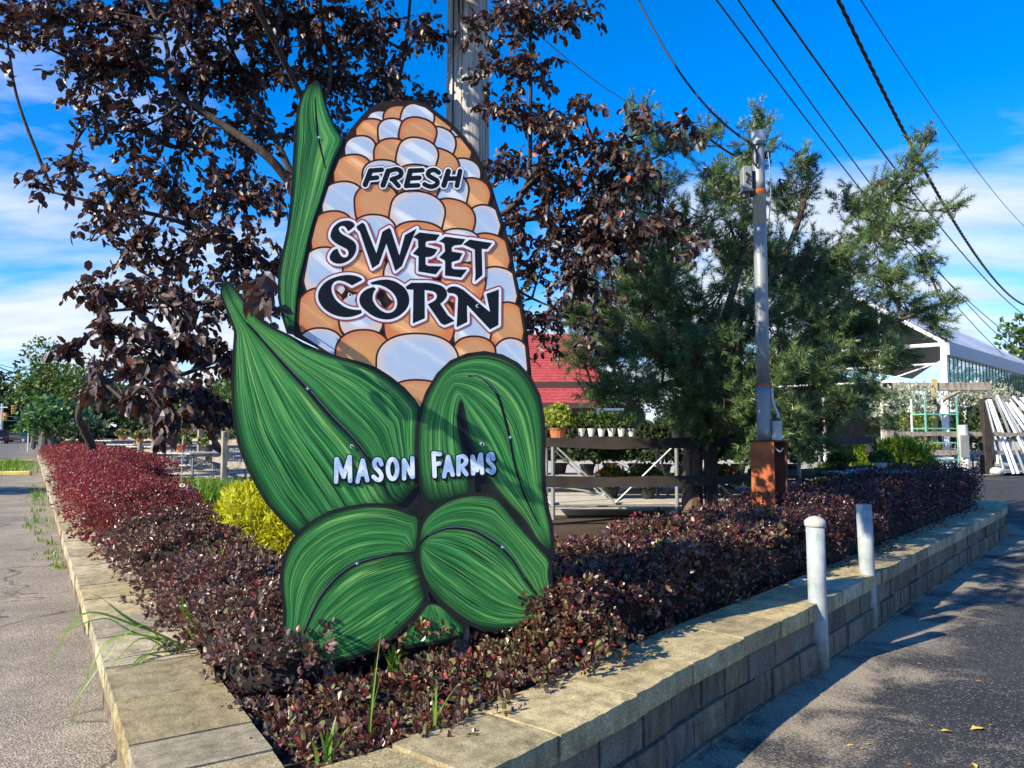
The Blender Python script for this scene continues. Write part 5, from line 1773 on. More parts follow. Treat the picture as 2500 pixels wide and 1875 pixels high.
# purple leaved trees
def limb(mb, pts, r0, r1, sides=8, wob=.03, seed=0):
    rg = np.random.default_rng(seed)
    p = np.asarray(pts, float).copy()
    p[1:-1] += rg.normal(size=(len(p) - 2, 3)) * wob
    q = catmull(p, 5)
    mb.tube(q, np.linspace(r0, r1, len(q)), sides, False)
    return q
def branching(mb, limbs, blobs, seed, ntw, twl, r_b=.014, r_t=.005, droop=.15):
    """connect every crown blob to the nearest limb, fan twigs through it; returns twig point/direction samples"""
    rg = np.random.default_rng(seed)
    pts = np.concatenate(limbs)
    tp, td = [], []
    for (c, r) in blobs:
        c = np.asarray(c)
        dist = np.linalg.norm(pts - c, axis=1) + .6 * np.maximum(pts[:, 2] - c[2], 0)
        b = pts[dist.argmin()]
        v = c - b
        m = b + v * .5 + rg.normal(size=3) * .10 * np.linalg.norm(v) + [0, 0, .08 * np.linalg.norm(v)]
        br = catmull([b, m, c, c + unit(v) * r * .5], 6)
        mb.tube(br, np.linspace(r_b * (1 + r), r_t, len(br)), 6, False)
        k = max(5, int(ntw * (r / .5) ** 2.0))
        for i in range(k):
            s = br[rg.integers(len(br) // 3, len(br))]
            e = c + unit(rg.normal(size=3)) * r * rg.uniform(.35, 1.0) ** .6
            m = (s + e) / 2 + rg.normal(size=3) * .12 * r + [0, 0, .1 * r]
            e = e - [0, 0, droop * r]
            tw = catmull([s, m, e], 3)
            mb.tube(tw, np.linspace(r_t, r_t * .35, len(tw)), 4, False)
            n = max(3, int(np.linalg.norm(e - s) / twl))
            for t in np.linspace(.25, 1, n):
                f = t * (len(tw) - 1)
                j = min(int(f), len(tw) - 2)
                tp.append(tw[j] + (tw[j + 1] - tw[j]) * (f - j)); td.append(tw[j + 1] - tw[j])
    return np.array(tp), unit(np.array(td))
plum_blobs = []
def pbl(u, v, r, y, rk=1.0):
    c = P(u, v, y)
    plum_blobs.append((c, r / F_PX * y * rk))
for a in [(-30, 40, 80, 4.6), (20, 110, 60, 4.6), (60, 60, 80, 4.9), (60, 20, 80, 5.1), (180, 40, 110, 5.0), (300, 60, 130, 5.1), (450, 60, 140, 5.3), (600, 60, 140, 5.5), (760, 60, 130, 5.7), (900, 70, 120, 5.9), (1020, 90, 90, 6.0),
          (190, 170, 110, 5.0), (330, 190, 130, 5.1), (480, 200, 130, 5.3), (640, 200, 120, 5.5), (800, 190, 110, 5.8), (940, 210, 100, 5.9), (1040, 250, 60, 6.0),
          (330, 320, 110, 5.0), (470, 330, 110, 5.2), (610, 330, 100, 5.4), (760, 300, 90, 5.7), (240, 270, 80, 4.9),
          (110, 455, 60, 4.8), (190, 430, 80, 4.8), (290, 470, 100, 4.8), (240, 560, 90, 4.7), (420, 470, 110, 4.9), (560, 460, 110, 5.1), (660, 470, 80, 5.2),
          (330, 600, 110, 4.7), (470, 600, 120, 4.8), (600, 610, 110, 5.0), (680, 640, 60, 5.0),
          (200, 700, 60, 4.5), (270, 730, 100, 4.5), (400, 730, 120, 4.5), (530, 730, 110, 4.7), (630, 740, 80, 4.6),
          (250, 840, 90, 4.2), (360, 860, 110, 4.2), (480, 860, 110, 4.3), (580, 880, 80, 4.4), (180, 850, 50, 4.3),
          (300, 960, 80, 3.9), (400, 980, 100, 3.9), (500, 980, 80, 4.0), (420, 1040, 60, 3.8), (230, 930, 60, 4.0), (540, 1010, 50, 4.1),
          (1180, 60, 70, 5.4), (1280, 50, 110, 5.2), (1400, 30, 90, 5.2), (1220, 170, 80, 5.4), (1300, 170, 90, 5.3), (1240, 290, 90, 5.5), (1340, 310, 110, 5.4), (1430, 280, 70, 5.3), (1470, 370, 100, 5.3), (1560, 300, 70, 5.2),
          (1220, 420, 80, 5.7), (1330, 440, 110, 5.6), (1450, 480, 110, 5.5), (1570, 450, 100, 5.3), (1630, 340, 60, 5.2), (1690, 300, 45, 5.1),
          (1260, 560, 80, 5.8), (1370, 580, 110, 5.7), (1490, 600, 110, 5.5), (1600, 570, 90, 5.3), (1700, 600, 60, 5.1), (1310, 690, 80, 5.9), (1410, 710, 100, 5.7), (1330, 800, 80, 5.9), (1270, 780, 50, 5.9), (1430, 820, 60, 5.7)]:
    pbl(*a)
for a in [(250, -160, 160, 5.2), (520, -180, 190, 5.5), (820, -190, 190, 5.8), (1080, -150, 130, 5.8), (1330, -130, 140, 5.4), (640, -420, 220, 5.8), (1000, -420, 220, 6.0), (1300, -360, 150, 5.8)]:
    pbl(*a)
tb = np.array([-.72, 5.45, .36])
for c_, r_ in [((-1.3, 3.3, 4.2), .42), ((-2.6, 3.0, 4.2), .45)]:  # crown clumps out of view, added to dapple the sunlight
    plum_blobs.append((np.array(c_), r_))
plum = thing('purple_leaf_tree', 'large purple leaved crabapple tree behind and around the corn sign', 'tree', tuple(tb))
bm_ = MB()
fork = np.array([-1.05, 5.35, 2.0])
trunk = limb(bm_, [tb, tb + [-.08, 0, .5], tb + [-.18, -.04, 1.1], fork], .105, .085, 12, .02, 1)
put('trunk', bm_, M['bark_dark'], plum, smooth_shade=True)
bm_ = MB()
LM = []
def lm(pts, r0, r1, seed):
    LM.append(limb(bm_, pts, r0 * .72, r1 * .7, 8, .035, seed))
f2 = P(745, 500, 5.4)
lm([fork, P(790, 640, 5.38), f2], .075, .06, 2)
lm([f2, P(640, 400, 5.3), P(530, 290, 5.2), P(440, 200, 5.1), P(360, 90, 5.1), P(290, -120, 5.2)], .05, .014, 3)
lm([f2, P(690, 380, 5.4), P(610, 220, 5.5), P(560, 60, 5.5), P(520, -200, 5.5)], .04, .012, 4)
lm([f2, P(770, 330, 5.5), P(800, 180, 5.7), P(790, 0, 5.7), P(820, -300, 5.8)], .04, .012, 5)
lm([fork, P(900, 500, 5.6), P(930, 320, 5.8), P(980, 120, 6.0), P(1020, -300, 6.0)], .04, .012, 6)
lm([fork, P(650, 640, 5.1), P(520, 560, 4.9), P(400, 520, 4.8), P(250, 500, 4.8), P(130, 470, 4.8)], .038, .010, 7)
lm([fork, P(660, 720, 4.9), P(540, 740, 4.6), P(400, 760, 4.5), P(260, 760, 4.4)], .034, .010, 8)
lm([fork + [0, 0, -.3], P(640, 820, 4.7), P(560, 850, 4.4), P(460, 900, 4.2), P(380, 970, 3.95), P(310, 985, 3.9)], .030, .008, 9)
lm([fork, P(1010, 640, 5.7), P(1160, 560, 5.7), P(1270, 470, 5.6), P(1300, 260, 5.4), P(1300, 40, 5.3), P(1320, -200, 5.4)], .042, .010, 10)
lm([P(1160, 560, 5.7), P(1300, 545, 5.65), P(1450, 530, 5.5), P(1600, 560, 5.3), P(1720, 590, 5.1)], .024, .006, 11)
lm([P(1270, 470, 5.6), P(1380, 380, 5.45), P(1500, 320, 5.3), P(1640, 310, 5.2)], .02, .006, 12)
lm([P(1010, 640, 5.7), P(1180, 700, 5.8), P(1320, 740, 5.85), P(1430, 780, 5.75)], .024, .006, 13)
lm([fork, P(800, 400, 5.0), np.array([-1.35, 3.9, 3.9]), np.array([-1.6, 3.2, 4.1]), np.array([-2.5, 2.9, 4.2])], .035, .010, 14)  # added limb that carries the unseen dappling clumps
tp, td = branching(bm_, LM, plum_blobs, 21, 52, .030, .010, .0034, .10)
# a leafy sprig reaching in front of the sign's left edge
sprig = catmull([P(560, 800, 4.2), P(590, 740, 3.6), P(620, 705, 3.22), P(655, 720, 3.1)], 6)
bm_.tube(sprig, np.linspace(.006, .002, len(sprig)), 5, False)
put('branches', bm_, M['bark_dark'], plum, smooth_shade=True)
n = len(tp)
reps = 3
pos = np.repeat(tp, reps, 0) + rng.normal(size=(n * reps, 3)) * .014
ax = unit(np.repeat(td, reps, 0) * .55 + rng.normal(size=(n * reps, 3)) * .55 + [0, 0, -.42])
nm = unit(rng.normal(size=(n * reps, 3)) * .55 + [-.1, -.35, .6])
sz = rng.uniform(.036, .076, n * reps)
m = 26
sp_p = np.concatenate([sprig[rng.integers(8, len(sprig), m)] + rng.normal(size=(m, 3)) * .03])
pos = np.concatenate([pos, sp_p]); ax = np.concatenate([ax, unit(rng.normal(size=(m, 3)) * .6 + [.1, -.1, -.6])])
nm = np.concatenate([nm, unit(rng.normal(size=(m, 3)) * .6 + [-.2, -.6, .5])]); sz = np.concatenate([sz, rng.uniform(.06, .095, m)])
lowk = (pos[:, 1] < 4.35) & (pos[:, 2] < 2.2)
sz = np.where(lowk, sz * 1.25, sz)
ax = np.where(lowk[:, None], unit(ax + [0, -.1, -.6]), ax)
camd = np.linalg.norm(pos - CAMP, axis=1) / sz
inview = (pos[:, 2] - CAM_H) / pos[:, 1] < .55
order = np.argsort(np.where(inview, camd, 1e9))
nearest, rest = order[:300], order[300:]
link('foliage', leaf_mesh('foliage', RND_V, RND_F, pos[rest], ax[rest], nm[rest], sz[rest], M['plum'], sz[rest] * rng.uniform(.75, 1.05, len(rest))), plum, kind='stuff')
# the leaves that show largest, each an object
LMES = []
for k in range(6):
    v = LEAF_V.copy()
    v[:, 2] += .05 * np.sin(v[:, 1] * 5 + k) + .03 * rng.normal(size=len(v))
    v[:, 0] *= 1 + .12 * rng.normal()
    v[3, 0] += .12 * rng.normal()
    LMES.append(np_mesh('leaf', v, [LEAF_F], M['plum']))
porg = Vector(plum.location)
def leaf_obj(mesh, p, a, nn, s, parent, org, name='leaf'):
    y = unit(a); x = unit(np.cross(y, nn)); z = np.cross(x, y)
    o = bpy.data.objects.new(name, mesh)
    C.objects.link(o)
    o.parent = parent
    R = Matrix(((x[0], y[0], z[0]), (x[1], y[1], z[1]), (x[2], y[2], z[2]))).to_4x4()
    o.matrix_local = Matrix.Translation(Vector(p) - org) @ R @ Matrix.Scale(float(s), 4)
    return o
for i in nearest:
    leaf_obj(LMES[i % 6], pos[i], ax[i], nm[i], sz[i], plum, porg)
print('plum leaves', len(pos))

# second, smaller purple tree with the dark leaning trunk by the road
b2 = np.array(P(238, 1118, 17.5)); b2[2] = .45
pt2 = thing('purple_leaf_tree', 'small purple leaved tree with a dark leaning trunk among the roadside shrubs', 'tree', tuple(b2))
bm_ = MB()
e2 = P(190, 1010, 16.5); e3 = P(225, 930, 16.5)
l2 = [limb(bm_, [b2, P(222, 1085, 17.2), P(205, 1045, 16.8), e2, e3], .12, .05, 9, .02, 31)]
put('trunk', bm_, M['bark_dark'], pt2, smooth_shade=True)
bm_ = MB()
bb2 = [(P(u, v, y), r / F_PX * y) for u, v, r, y in [(230, 900, 70, 17), (320, 930, 70, 17.5), (300, 860, 70, 17), (400, 920, 70, 18), (190, 960, 45, 16.5), (380, 990, 50, 17)]]
tp2, td2 = branching(bm_, l2, bb2, 33, 6, .16, .02, .01)
put('branches', bm_, M['bark_dark'], pt2)
k3 = np.repeat(np.arange(len(tp2)), 3)
link('foliage', leaf_mesh('foliage', LEAF_V, LEAF_F, tp2[k3] + rng.normal(size=(len(k3), 3)) * .05, unit(rng.normal(size=(len(k3), 3)) * .6 + [0, 0, -.5]), unit(rng.normal(size=(len(k3), 3)) + [0, 0, .6]), rng.uniform(.07, .12, len(k3)), M['plum']), pt2, kind='stuff')

# the pine
pbse = P(1695, 1240, 9.0); pbse[2] = .45
pine = thing('pine_tree', 'wide many stemmed pine tree behind the steel mast and fence', 'tree', tuple(pbse))
bm_ = MB()
fk = pbse + [.05, .05, 1.3]
tr_l = limb(bm_, [pbse - [0, 0, .1], pbse + [.0, .02, .5], fk], .135, .11, 12, .015, 41)
put('trunk', bm_, M['bark_pine'], pine, smooth_shade=True)
bm_ = MB()
PL = []
for i, ws in enumerate([[(1700, 880, 9), (1640, 640, 8.9), (1600, 450, 8.7), (1560, 330, 8.5)], [(1760, 820, 9), (1800, 600, 9.1), (1830, 420, 9.2), (1850, 290, 9.3)],
                        [(1800, 860, 9), (1950, 720, 9.3), (2080, 590, 9.4), (2190, 470, 9.4), (2262, 350, 9.4)], [(1700, 950, 8.9), (1580, 850, 8.6), (1460, 800, 8.3), (1400, 760, 8.2)],
                        [(1820, 960, 8.9), (1990, 880, 8.8), (2140, 820, 9.1), (2300, 740, 9.4)], [(1790, 780, 9.0), (1900, 620, 9.4), (1950, 480, 9.4), (1970, 390, 9.4)],
                        [(1680, 960, 8.7), (1560, 970, 8.2), (1450, 960, 8.0)], [(1800, 1000, 8.6), (1940, 1020, 8.2), (2080, 1020, 8.3)], [(1790, 900, 9.4), (1850, 760, 10.2), (1900, 600, 10.6)], [(1690, 850, 9.4), (1600, 700, 10.2), (1550, 560, 10.6)]]):
    PL.append(limb(bm_, [fk - [0, 0, .3 if i in (6, 7) else 0]] + [P(*w) for w in ws], .06, .016, 8, .05, 50 + i))
pine_blobs = [(P(u, v, y), r / F_PX * y) for u, v, r, y in [
    (1570, 300, 75, 8.6), (1545, 380, 80, 8.5), (1640, 360, 80, 8.8), (1720, 330, 70, 9), (1850, 300, 60, 9.3), (1840, 380, 80, 9.2), (1960, 400, 65, 9.4), (1930, 480, 100, 9.4), (1750, 450, 100, 9),
    (1600, 480, 110, 8.7), (1500, 490, 90, 8.4), (1680, 560, 120, 8.8), (1540, 600, 120, 8.5), (1440, 640, 90, 8.3), (1800, 600, 120, 9.1), (2260, 340, 48, 9.4), (2225, 420, 75, 9.4), (2160, 480, 85, 9.4), (2080, 500, 80, 9.4),
    (2140, 580, 110, 9.3), (2240, 560, 80, 9.4), (2320, 510, 45, 9.4), (2040, 640, 120, 9.2), (2160, 680, 100, 9.2), (1930, 660, 130, 9.1), (2260, 650, 60, 9.4),
    (1400, 760, 80, 8.2), (1480, 740, 100, 8.3), (1600, 720, 130, 8.5), (1740, 740, 130, 8.5), (1870, 790, 130, 8.5), (2000, 780, 120, 8.8), (2120, 790, 100, 9.1), (2220, 760, 80, 9.3), (2310, 735, 45, 9.4), (2280, 780, 70, 9.4),
    (1420, 870, 80, 8.1), (1500, 860, 100, 8.1), (1620, 860, 120, 8.2), (1750, 880, 130, 8.1), (1890, 910, 120, 8.0), (2020, 900, 110, 8.3), (2130, 880, 90, 8.8), (2200, 880, 60, 9.0),
    (1560, 960, 100, 7.9), (1670, 980, 90, 8.2), (1800, 990, 100, 7.9), (1920, 1020, 100, 7.9), (2040, 1000, 90, 8.2), (2120, 960, 70, 8.6), (1460, 950, 70, 8.0), (2140, 1030, 50, 8.5), (1830, 1100, 60, 7.8), (1960, 1090, 60, 8.0),
    (1470, 820, 130, 8.9), (1600, 820, 150, 9.2), (1720, 1010, 120, 8.8), (1850, 1060, 120, 8.7), (1980, 1040, 110, 9.0), (1760, 950, 150, 9.6), (2060, 820, 130, 9.6), (1560, 700, 130, 9.4), (1850, 640, 150, 10.4), (1600, 650, 150, 10.4), (2000, 700, 150, 10.2), (1700, 850, 170, 10.0), (1950, 880, 150, 9.8), (1800, 480, 110, 10.2)]]
pc = np.array([2.4, 9.1, 2.2])
rg = np.random.default_rng(61)
ppts = np.concatenate(PL)
SH_P, SH_D = [], []
for (c, r) in pine_blobs:
    c = np.asarray(c)
    dist = np.linalg.norm(ppts - c, axis=1) + .5 * np.maximum(ppts[:, 2] - c[2], 0)
    b = ppts[dist.argmin()]
    v = c - b
    br = catmull([b, b + v * .5 + rg.normal(size=3) * .06 * np.linalg.norm(v), c, c + unit(v + [0, 0, .2]) * r * .55], 5)
    bm_.tube(br, np.linspace(.012 + .014 * r, .006, len(br)), 6, False)
    od = unit((c - pc) * [1, .8, .7] + [0, -.1, .5])
    k = max(8, int(46 * (r / .5) ** 2))
    for i in range(k):
        s = br[rg.integers(len(br) // 3, len(br))]
        d = unit(od * .75 + rg.normal(size=3) * .62 + [0, 0, .25])
        e = c + unit(rg.normal(size=3)) * r * .75 * rg.random() ** .4 + d * .12
        d = unit(d * .75 + unit(e - s) * .5)
        m = e - d * .16
        bm_.tube(np.array([s, (s + m) / 2 + [0, 0, -.02], m, e]), np.array([.006, .005, .004, .0025]), 4, False)
        SH_P.append(e - d * .17); SH_D.append(d)
        if rg.random() < .8:                       # side shoot
            d2 = unit(d * .7 + rg.normal(size=3) * .5)
            SH_P.append(m - d * .05); SH_D.append(d2)
put('branches', bm_, M['bark_pine'], pine, smooth_shade=True)
tp, sdir = np.array(SH_P), np.array(SH_D)
NN = 72
k = np.repeat(np.arange(len(tp)), NN)
along = rng.random(len(k))
slen = rng.uniform(.14, .24, len(tp))[k]
bp = tp[k] + sdir[k] * (along * slen)[:, None]
perp = unit(np.cross(sdir[k], rand_dir(len(k))))
nax = unit(sdir[k] * (.50 + .75 * along ** 4)[:, None] + perp * .9)
V, Fc = scatter(NEE_V, NEE_F, bp, nax, rand_dir(len(k)), rng.uniform(.060, .090, len(k)), np.full(len(k), .0066))
me = np_mesh('needles', V, [Fc], M['needle'])
fattr(me, 'shoot', np.repeat(np.clip(rng.normal(.42, .24, len(tp)), 0, 1), NN * 3))
link('needles', me, pine, kind='stuff')
print('pine shoots', len(tp), 'needles', len(k))
# ---------------------------------------------------------------- fences, benches, yard things
def post(parent, x, y, z0, z1, w, d, rz, mat, name='post', tilt=0.0, **k):
    return put(name, MB().box((x, y, (z0 + z1) / 2), (w, d, z1 - z0), rz=rz, rx=tilt, bev=.008), M[mat], parent, **k)
def rail(parent, a, b, h, d, mat, name='rail', wob=.012):
    a, b = np.asarray(a, float), np.asarray(b, float)
    n = 7
    L = np.linalg.norm(b[:2] - a[:2])
    dr = unit(b - a)
    nr = np.array([-dr[1], dr[0], 0])
    V, q = [], []
    for i in range(n):
        t = i / (n - 1)
        c = a + (b - a) * t + rng.normal(size=3) * wob * (0 < i < n - 1)
        hh, dd = h / 2 * (1 + .12 * rng.normal()), d / 2 * (1 + .12 * rng.normal())
        for s1, s2 in ((-1, -1), (-.6, 1), (.7, .9), (1, -.8)):
            V.append(c + nr * dd * s1 + np.array([0, 0, hh * s2]))
    for i in range(n - 1):
        for j in range(4):
            q.append([i * 4 + j, i * 4 + (j + 1) % 4, (i + 1) * 4 + (j + 1) % 4, (i + 1) * 4 + j])
    q += [[0, 1, 2, 3], [(n - 1) * 4 + 3, (n - 1) * 4 + 2, (n - 1) * 4 + 1, (n - 1) * 4]]
    return put(name, MB().add(np.array(V), None, q), M[mat], parent)
ZG = .45
# weathered split rail fence on the left
fp = [np.array(G(u, v, ZG)) for u, v in ((547, 1193), (487, 1162), (420, 1150), (377, 1143))]
fdir = unit(fp[3] - fp[0])
fp += [fp[3] + fdir * 2.6 * k for k in (1, 2, 3, 4)]
pre = fp[0] - unit(fp[1] - fp[0]) * 0 + np.array([3.0, -1.2, 0])
sf = thing('split_rail_fence', 'weathered split rail fence with sunlit posts left of the corn sign', 'fence', tuple(fp[0]))
ang = math.atan2(fdir[1], fdir[0])
for i, p in enumerate(fp):
    post(sf, p[0], p[1], ZG - .1, ZG + 1.08 + .06 * math.sin(i * 2.1), .15, .12, ang + .2 * math.sin(i * 3), 'rail')
for i in range(len(fp) - 1):
    for z_ in (.86, .50):
        rail(sf, fp[i] + [0, 0, z_ + .02 * math.sin(i)], fp[i + 1] + [0, 0, z_ - .02], .11, .05, 'rail')
for z_ in (.87, .46):
    rail(sf, fp[0] + [0, 0, z_], pre + [0, 0, z_ - .02], .12, .05, 'rail')
b = np.array(G(340, 1165, ZG))
lg = thing('log_post', 'round grey log stake with flared foot in front of the split rail fence', 'post', tuple(b))
put('log', MB().tube([b + [0, 0, -.05], b + [.005, 0, .12], b + [0, 0, .45], b + [-.01, 0, .82]], [.085, .065, .058, .056], 9), M['rail'], lg)

# dark fence behind the pine trunk
df = thing('rail_fence', 'dark two rail fence in the shade behind the pine trunk', 'fence', (2.2, 8.85, ZG))
dps = [P(1310 - 60, 1240, 8.6), P(1737, 1245, 8.9), P(2130, 1200, 12.2)]
for p in dps:
    post(df, p[0], p[1], ZG - .1, 1.46, .13, .12, .05, 'rail_dark')
for a, b_ in zip(dps[:-1], dps[1:]):
    for z_ in (1.39, .955):
        rail(df, (a[0], a[1] - .06, z_), (b_[0], b_[1] - .06, z_), .115, .05, 'rail_dark', wob=.006)

# nursery benches
def bench(x, y, L, W, h, rz, label, group='nursery benches in the yard', low=True, mat='bench_board', nb=6):
    t = thing('nursery_bench', label, 'bench', (x, y, ZG), rz, group)
    for k in range(nb):
        yy = -W / 2 + (k + .5) * W / nb
        put('board', MB().box((0, yy, h), (L, W / nb - .02, .03), rx=rng.normal() * .01, bev=.004), M[mat], t, False)
    for sx in (-.46, 0, .46):
        for sy in (-.45, .45):
            put('leg', MB().tube([(sx * L, sy * W, .0), (sx * L, sy * W, h * .5), (sx * L, sy * W, h - .016)], .024, 8), M['galv'], t, False)
    for sy in (-.45, .45):
        put('frame_rail', MB().tube([(-L * .48, sy * W, h - .05), (L * .48, sy * W, h - .05)], .02, 6), M['galv'], t, False)
        put('frame_rail', MB().tube([(-L * .48, sy * W, .16), (L * .48, sy * W, .16)], .014, 6), M['galv'], t, False)
        for sx in (-.46, .0):
            put('brace', MB().tube([(sx * L + .05, sy * W, h - .08), ((sx + .23) * L, sy * W, .2)], .012, 6), M['galv_dull'], t, False)
            put('brace', MB().tube([((sx + .46) * L - .05, sy * W, h - .08), ((sx + .23) * L, sy * W, .2)], .012, 6), M['galv_dull'], t, False)
    if low:
        put('lower_shelf', MB().box((0, 0, .19), (L * .94, W * .86, .025)), M['bench_board'], t, False)
    return t
bench(2.0, 10.0, 3.3, 1.2, .955, .03, 'galvanised bench directly behind the dark rail fence, carrying the small white pots')
bench(5.1, 11.2, 1.8, 1.0, .50, .4, 'low galvanised bench seen under the pine beyond the rusty post')
bench(3.6, 14.4, 4.2, 1.2, .70, .05, 'farther bench beyond the dark fence in the shade')
nb = 0
for i, (u, v, y, L, h, a) in enumerate([(560, 1120, 17.5, 3.0, .62, 1.05), (500, 1090, 20, 3.6, .72, 1.05), (430, 1085, 23, 3.6, .72, 1.05), (380, 1085, 26.5, 4, .8, 1.05), (600, 1100, 22, 4, .75, .95), (520, 1075, 27, 5, .8, .95), (330, 1090, 30, 5, .8, 1.05), (650, 1085, 28, 5, .8, .9)]):
    p = P(u, v, y)
    lab = ['low pale bench nearest the right end of the split rail fence', 'second pale bench along behind the split rail fence', 'third pale bench along behind the split rail fence', 'fourth pale bench along behind the split rail fence',
           'bench of potted plants just left of the sign edge, behind the nearest one', 'long bench in the middle of the left yard', 'farthest left long bench under the purple leaves', 'farthest right long bench next to the sign edge'][i]
    bench(p[0], p[1], L, 1.2, h, a + PI / 2 * 0, lab)
# potted plants
potm = {}
def pot_plant(x, y, z, r, h, pot, leafm, size, dens, label, group, cat='potted plant', flowers=False, seed=0, name='potted_plant', up=1.0):
    t = thing(name, label, cat, (x, y, z), 0, group)
    put('pot', MB().lathe((x, y, z), [(.001, 0), (r * .7, 0), (r * .95, h * .82), (r * 1.05, h * .82), (r * 1.05, h), (r * .9, h), (r * .88, h * .86), (.001, h * .86)], 14), M[pot], t, smooth_shade=False)
    c = np.array([x, y, z + h + size[2] * .45])
    n = int(dens * size[0] * size[1] * 90) + 60
    p, a, nn, s_ = bush_leaves(c, np.array(size[:3]), n, size[3], seed, .4, .6, .2)
    link('foliage', leaf_mesh('foliage', RND_V, RND_F, p, a, nn, s_, M[leafm], s_ * 1.2), t, kind='stuff')
    if flowers:
        p, a, nn, s_ = bush_leaves(c, np.array(size[:3]) * 1.05, max(14, n // 9), size[3] * .9, seed + 5, .4, .15, .2)
        link('flowers', leaf_mesh('flowers', LEAF_V, LEAF_F, p, a, nn, s_, M['flower'], s_ * 1.6), t, kind='stuff')
    return t
zb = ZG + .955 + .015
c = P(1362, 1062, 9.65)
pot_plant(c[0], 9.65, zb, .115, .15, 'terracotta', 'chartreuse', (.20, .19, .19, .035), 900, 'round chartreuse plant in terracotta pot on the bench behind the fence', None, seed=3)
PG = 'small white pots in a row on the bench'
tray = thing('plant_tray', 'black tray under the row of small white pots on the bench', 'tray', (c[0] + .45, 9.62, zb))
put('tray', MB().box((c[0] + .62, 9.62, zb + .018), (.80, .2, .035), bev=.006), M['pot_black'], tray)
proto = None
for k in range(6):
    x = c[0] + .29 + k * .125
    z_ = zb + .037
    if proto is None:
        proto = thing('small_pot', 'small white pot in the tray row, nearest the terracotta pot', 'pot', (x, 9.60, z_), 0, PG)
        put('pot', MB().lathe((x, 9.6, z_), [(.001, 0), (.032, 0), (.048, .085), (.051, .085), (.051, .098), (.044, .098), (.042, .08), (.001, .08)], 12), M['pot_white'], proto)
        p_, a_, n_, s_ = bush_leaves(np.array([x, 9.6, z_ + .18]), (.10, .10, .11), 120, .05, 77, .5, .7, .2)
        link('foliage', leaf_mesh('foliage', LEAF_V, LEAF_F, p_, a_, n_, s_, M['mixed']), proto, kind='stuff')
    else:
        o = copy_tree(proto); o.location.x = x; o.rotation_euler.z = k * 1.3
        o['label'] = 'small white pot in the tray row, ' + ['', 'second', 'third', 'fourth', 'fifth', 'sixth and last'][k] + ' from the terracotta pot'
SH = 'plants standing on the shaded benches'
spots = [(1.3, 10.1, ZG + .21, 'mixed'), (1.75, 10.0, ZG + .21, 'green'), (2.3, 10.05, ZG + .21, 'mixed'), (2.8, 10.1, ZG + .21, 'green'), (3.2, 9.9, ZG + .21, 'green'), (2.7, 9.9, zb, 'green'), (3.2, 10.0, zb, 'mixed'), (2.2, 10.2, zb, 'green_dark')]
lbs = ['dark potted plant low on the shaded bench, next to the sign edge', 'green potted plant low on the shaded bench, second from the sign', 'potted plant low on the shaded bench, third from the sign', 'potted plant low on the shaded bench, fourth from the sign', 'potted plant low on the shaded bench beside the pine trunk', 'green potted plant on the bench top behind the pine twigs', 'potted plant on the bench top near the pine trunk', 'dark green potted plant on the bench top behind the white pots']
for i, (x, y, z_, lm_) in enumerate(spots):
    pot_plant(x, y, z_, .10, .14, 'pot_black', lm_, (.20, .18, .17, .05), 420, lbs[i], SH, seed=100 + i, flowers=(i % 3 == 0))
bench(2.2, 11.5, 4.2, 1.1, .42, .03, 'dark crowded bench right behind the white pot bench')
DK = 'added dark nursery stock filling the shaded benches'
for i in range(11):  # dark plants added as filler for the black, shaded yard
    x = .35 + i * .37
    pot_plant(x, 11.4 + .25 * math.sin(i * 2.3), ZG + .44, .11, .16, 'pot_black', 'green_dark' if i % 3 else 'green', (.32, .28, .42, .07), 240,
              'added dark nursery plant filling the shaded bench, ' + 'first second third fourth fifth sixth seventh eighth ninth tenth eleventh'.split()[i] + ' counting from the sign', DK, seed=170 + i)
for i, (x, y, z_) in enumerate([(4.7, 11.0, ZG + .52), (5.4, 11.3, ZG + .52), (3.0, 14.3, ZG + .72), (4.0, 14.4, ZG + .72), (4.9, 14.5, ZG + .72)]):
    pot_plant(x, y, z_, .09, .10, 'pot_white' if i % 2 else 'pot_black', ['mixed', 'green', 'chartreuse'][i % 3], (.16, .15, .10, .05), 300,
              ['dark small potted plant on the low bench under the pine, left one', 'green small potted plant on the low bench under the pine, right one', 'yellow green potted plant on the far shaded bench, left', 'white potted plant in the middle of the far shaded bench', 'flowering potted plant at the right end of the far shaded bench'][i], 'plants on the farther benches', seed=130 + i, flowers=(i > 2))
rg = np.random.default_rng(9)
LB = [o for o in C.objects if o.name.startswith('nursery_bench') and o.location.x < -1]
BN = ['pale bench nearest the fence end', 'second pale bench behind the fence', 'third pale bench behind the fence', 'fourth pale bench behind the fence', 'bench just left of the sign edge', 'long bench in the left yard middle', 'farthest left long bench', 'farthest bench by the sign edge']
words_ = ['red flowered', 'orange flowered', 'leafy', 'white flowered', 'dark leaved', 'yellow flowered']
for bi, bo in enumerate(LB):
    for k in range(4):
        lx = (k - 1.5) * .8
        x = bo.location.x + math.cos(bo.rotation_euler.z) * lx + rg.normal() * .1
        y = bo.location.y + math.sin(bo.rotation_euler.z) * lx + rg.normal() * .1
        h_ = [c_ for c_ in bo.children if c_.name.startswith('board')][0]
        z_ = bo.location.z + max(v.co.z for v in h_.data.vertices)
        pot_plant(x, y, z_, .11, .14, 'pot_black' if k % 2 else 'terracotta', 'mixed', (.20, .2, .13, .06), 160, words_[(bi + k) % 6] + ' potted plant, ' + ['first', 'second', 'third', 'last'][k] + ' on the ' + BN[bi], 'potted plants on the left benches', seed=200 + bi * 7 + k, flowers=True)

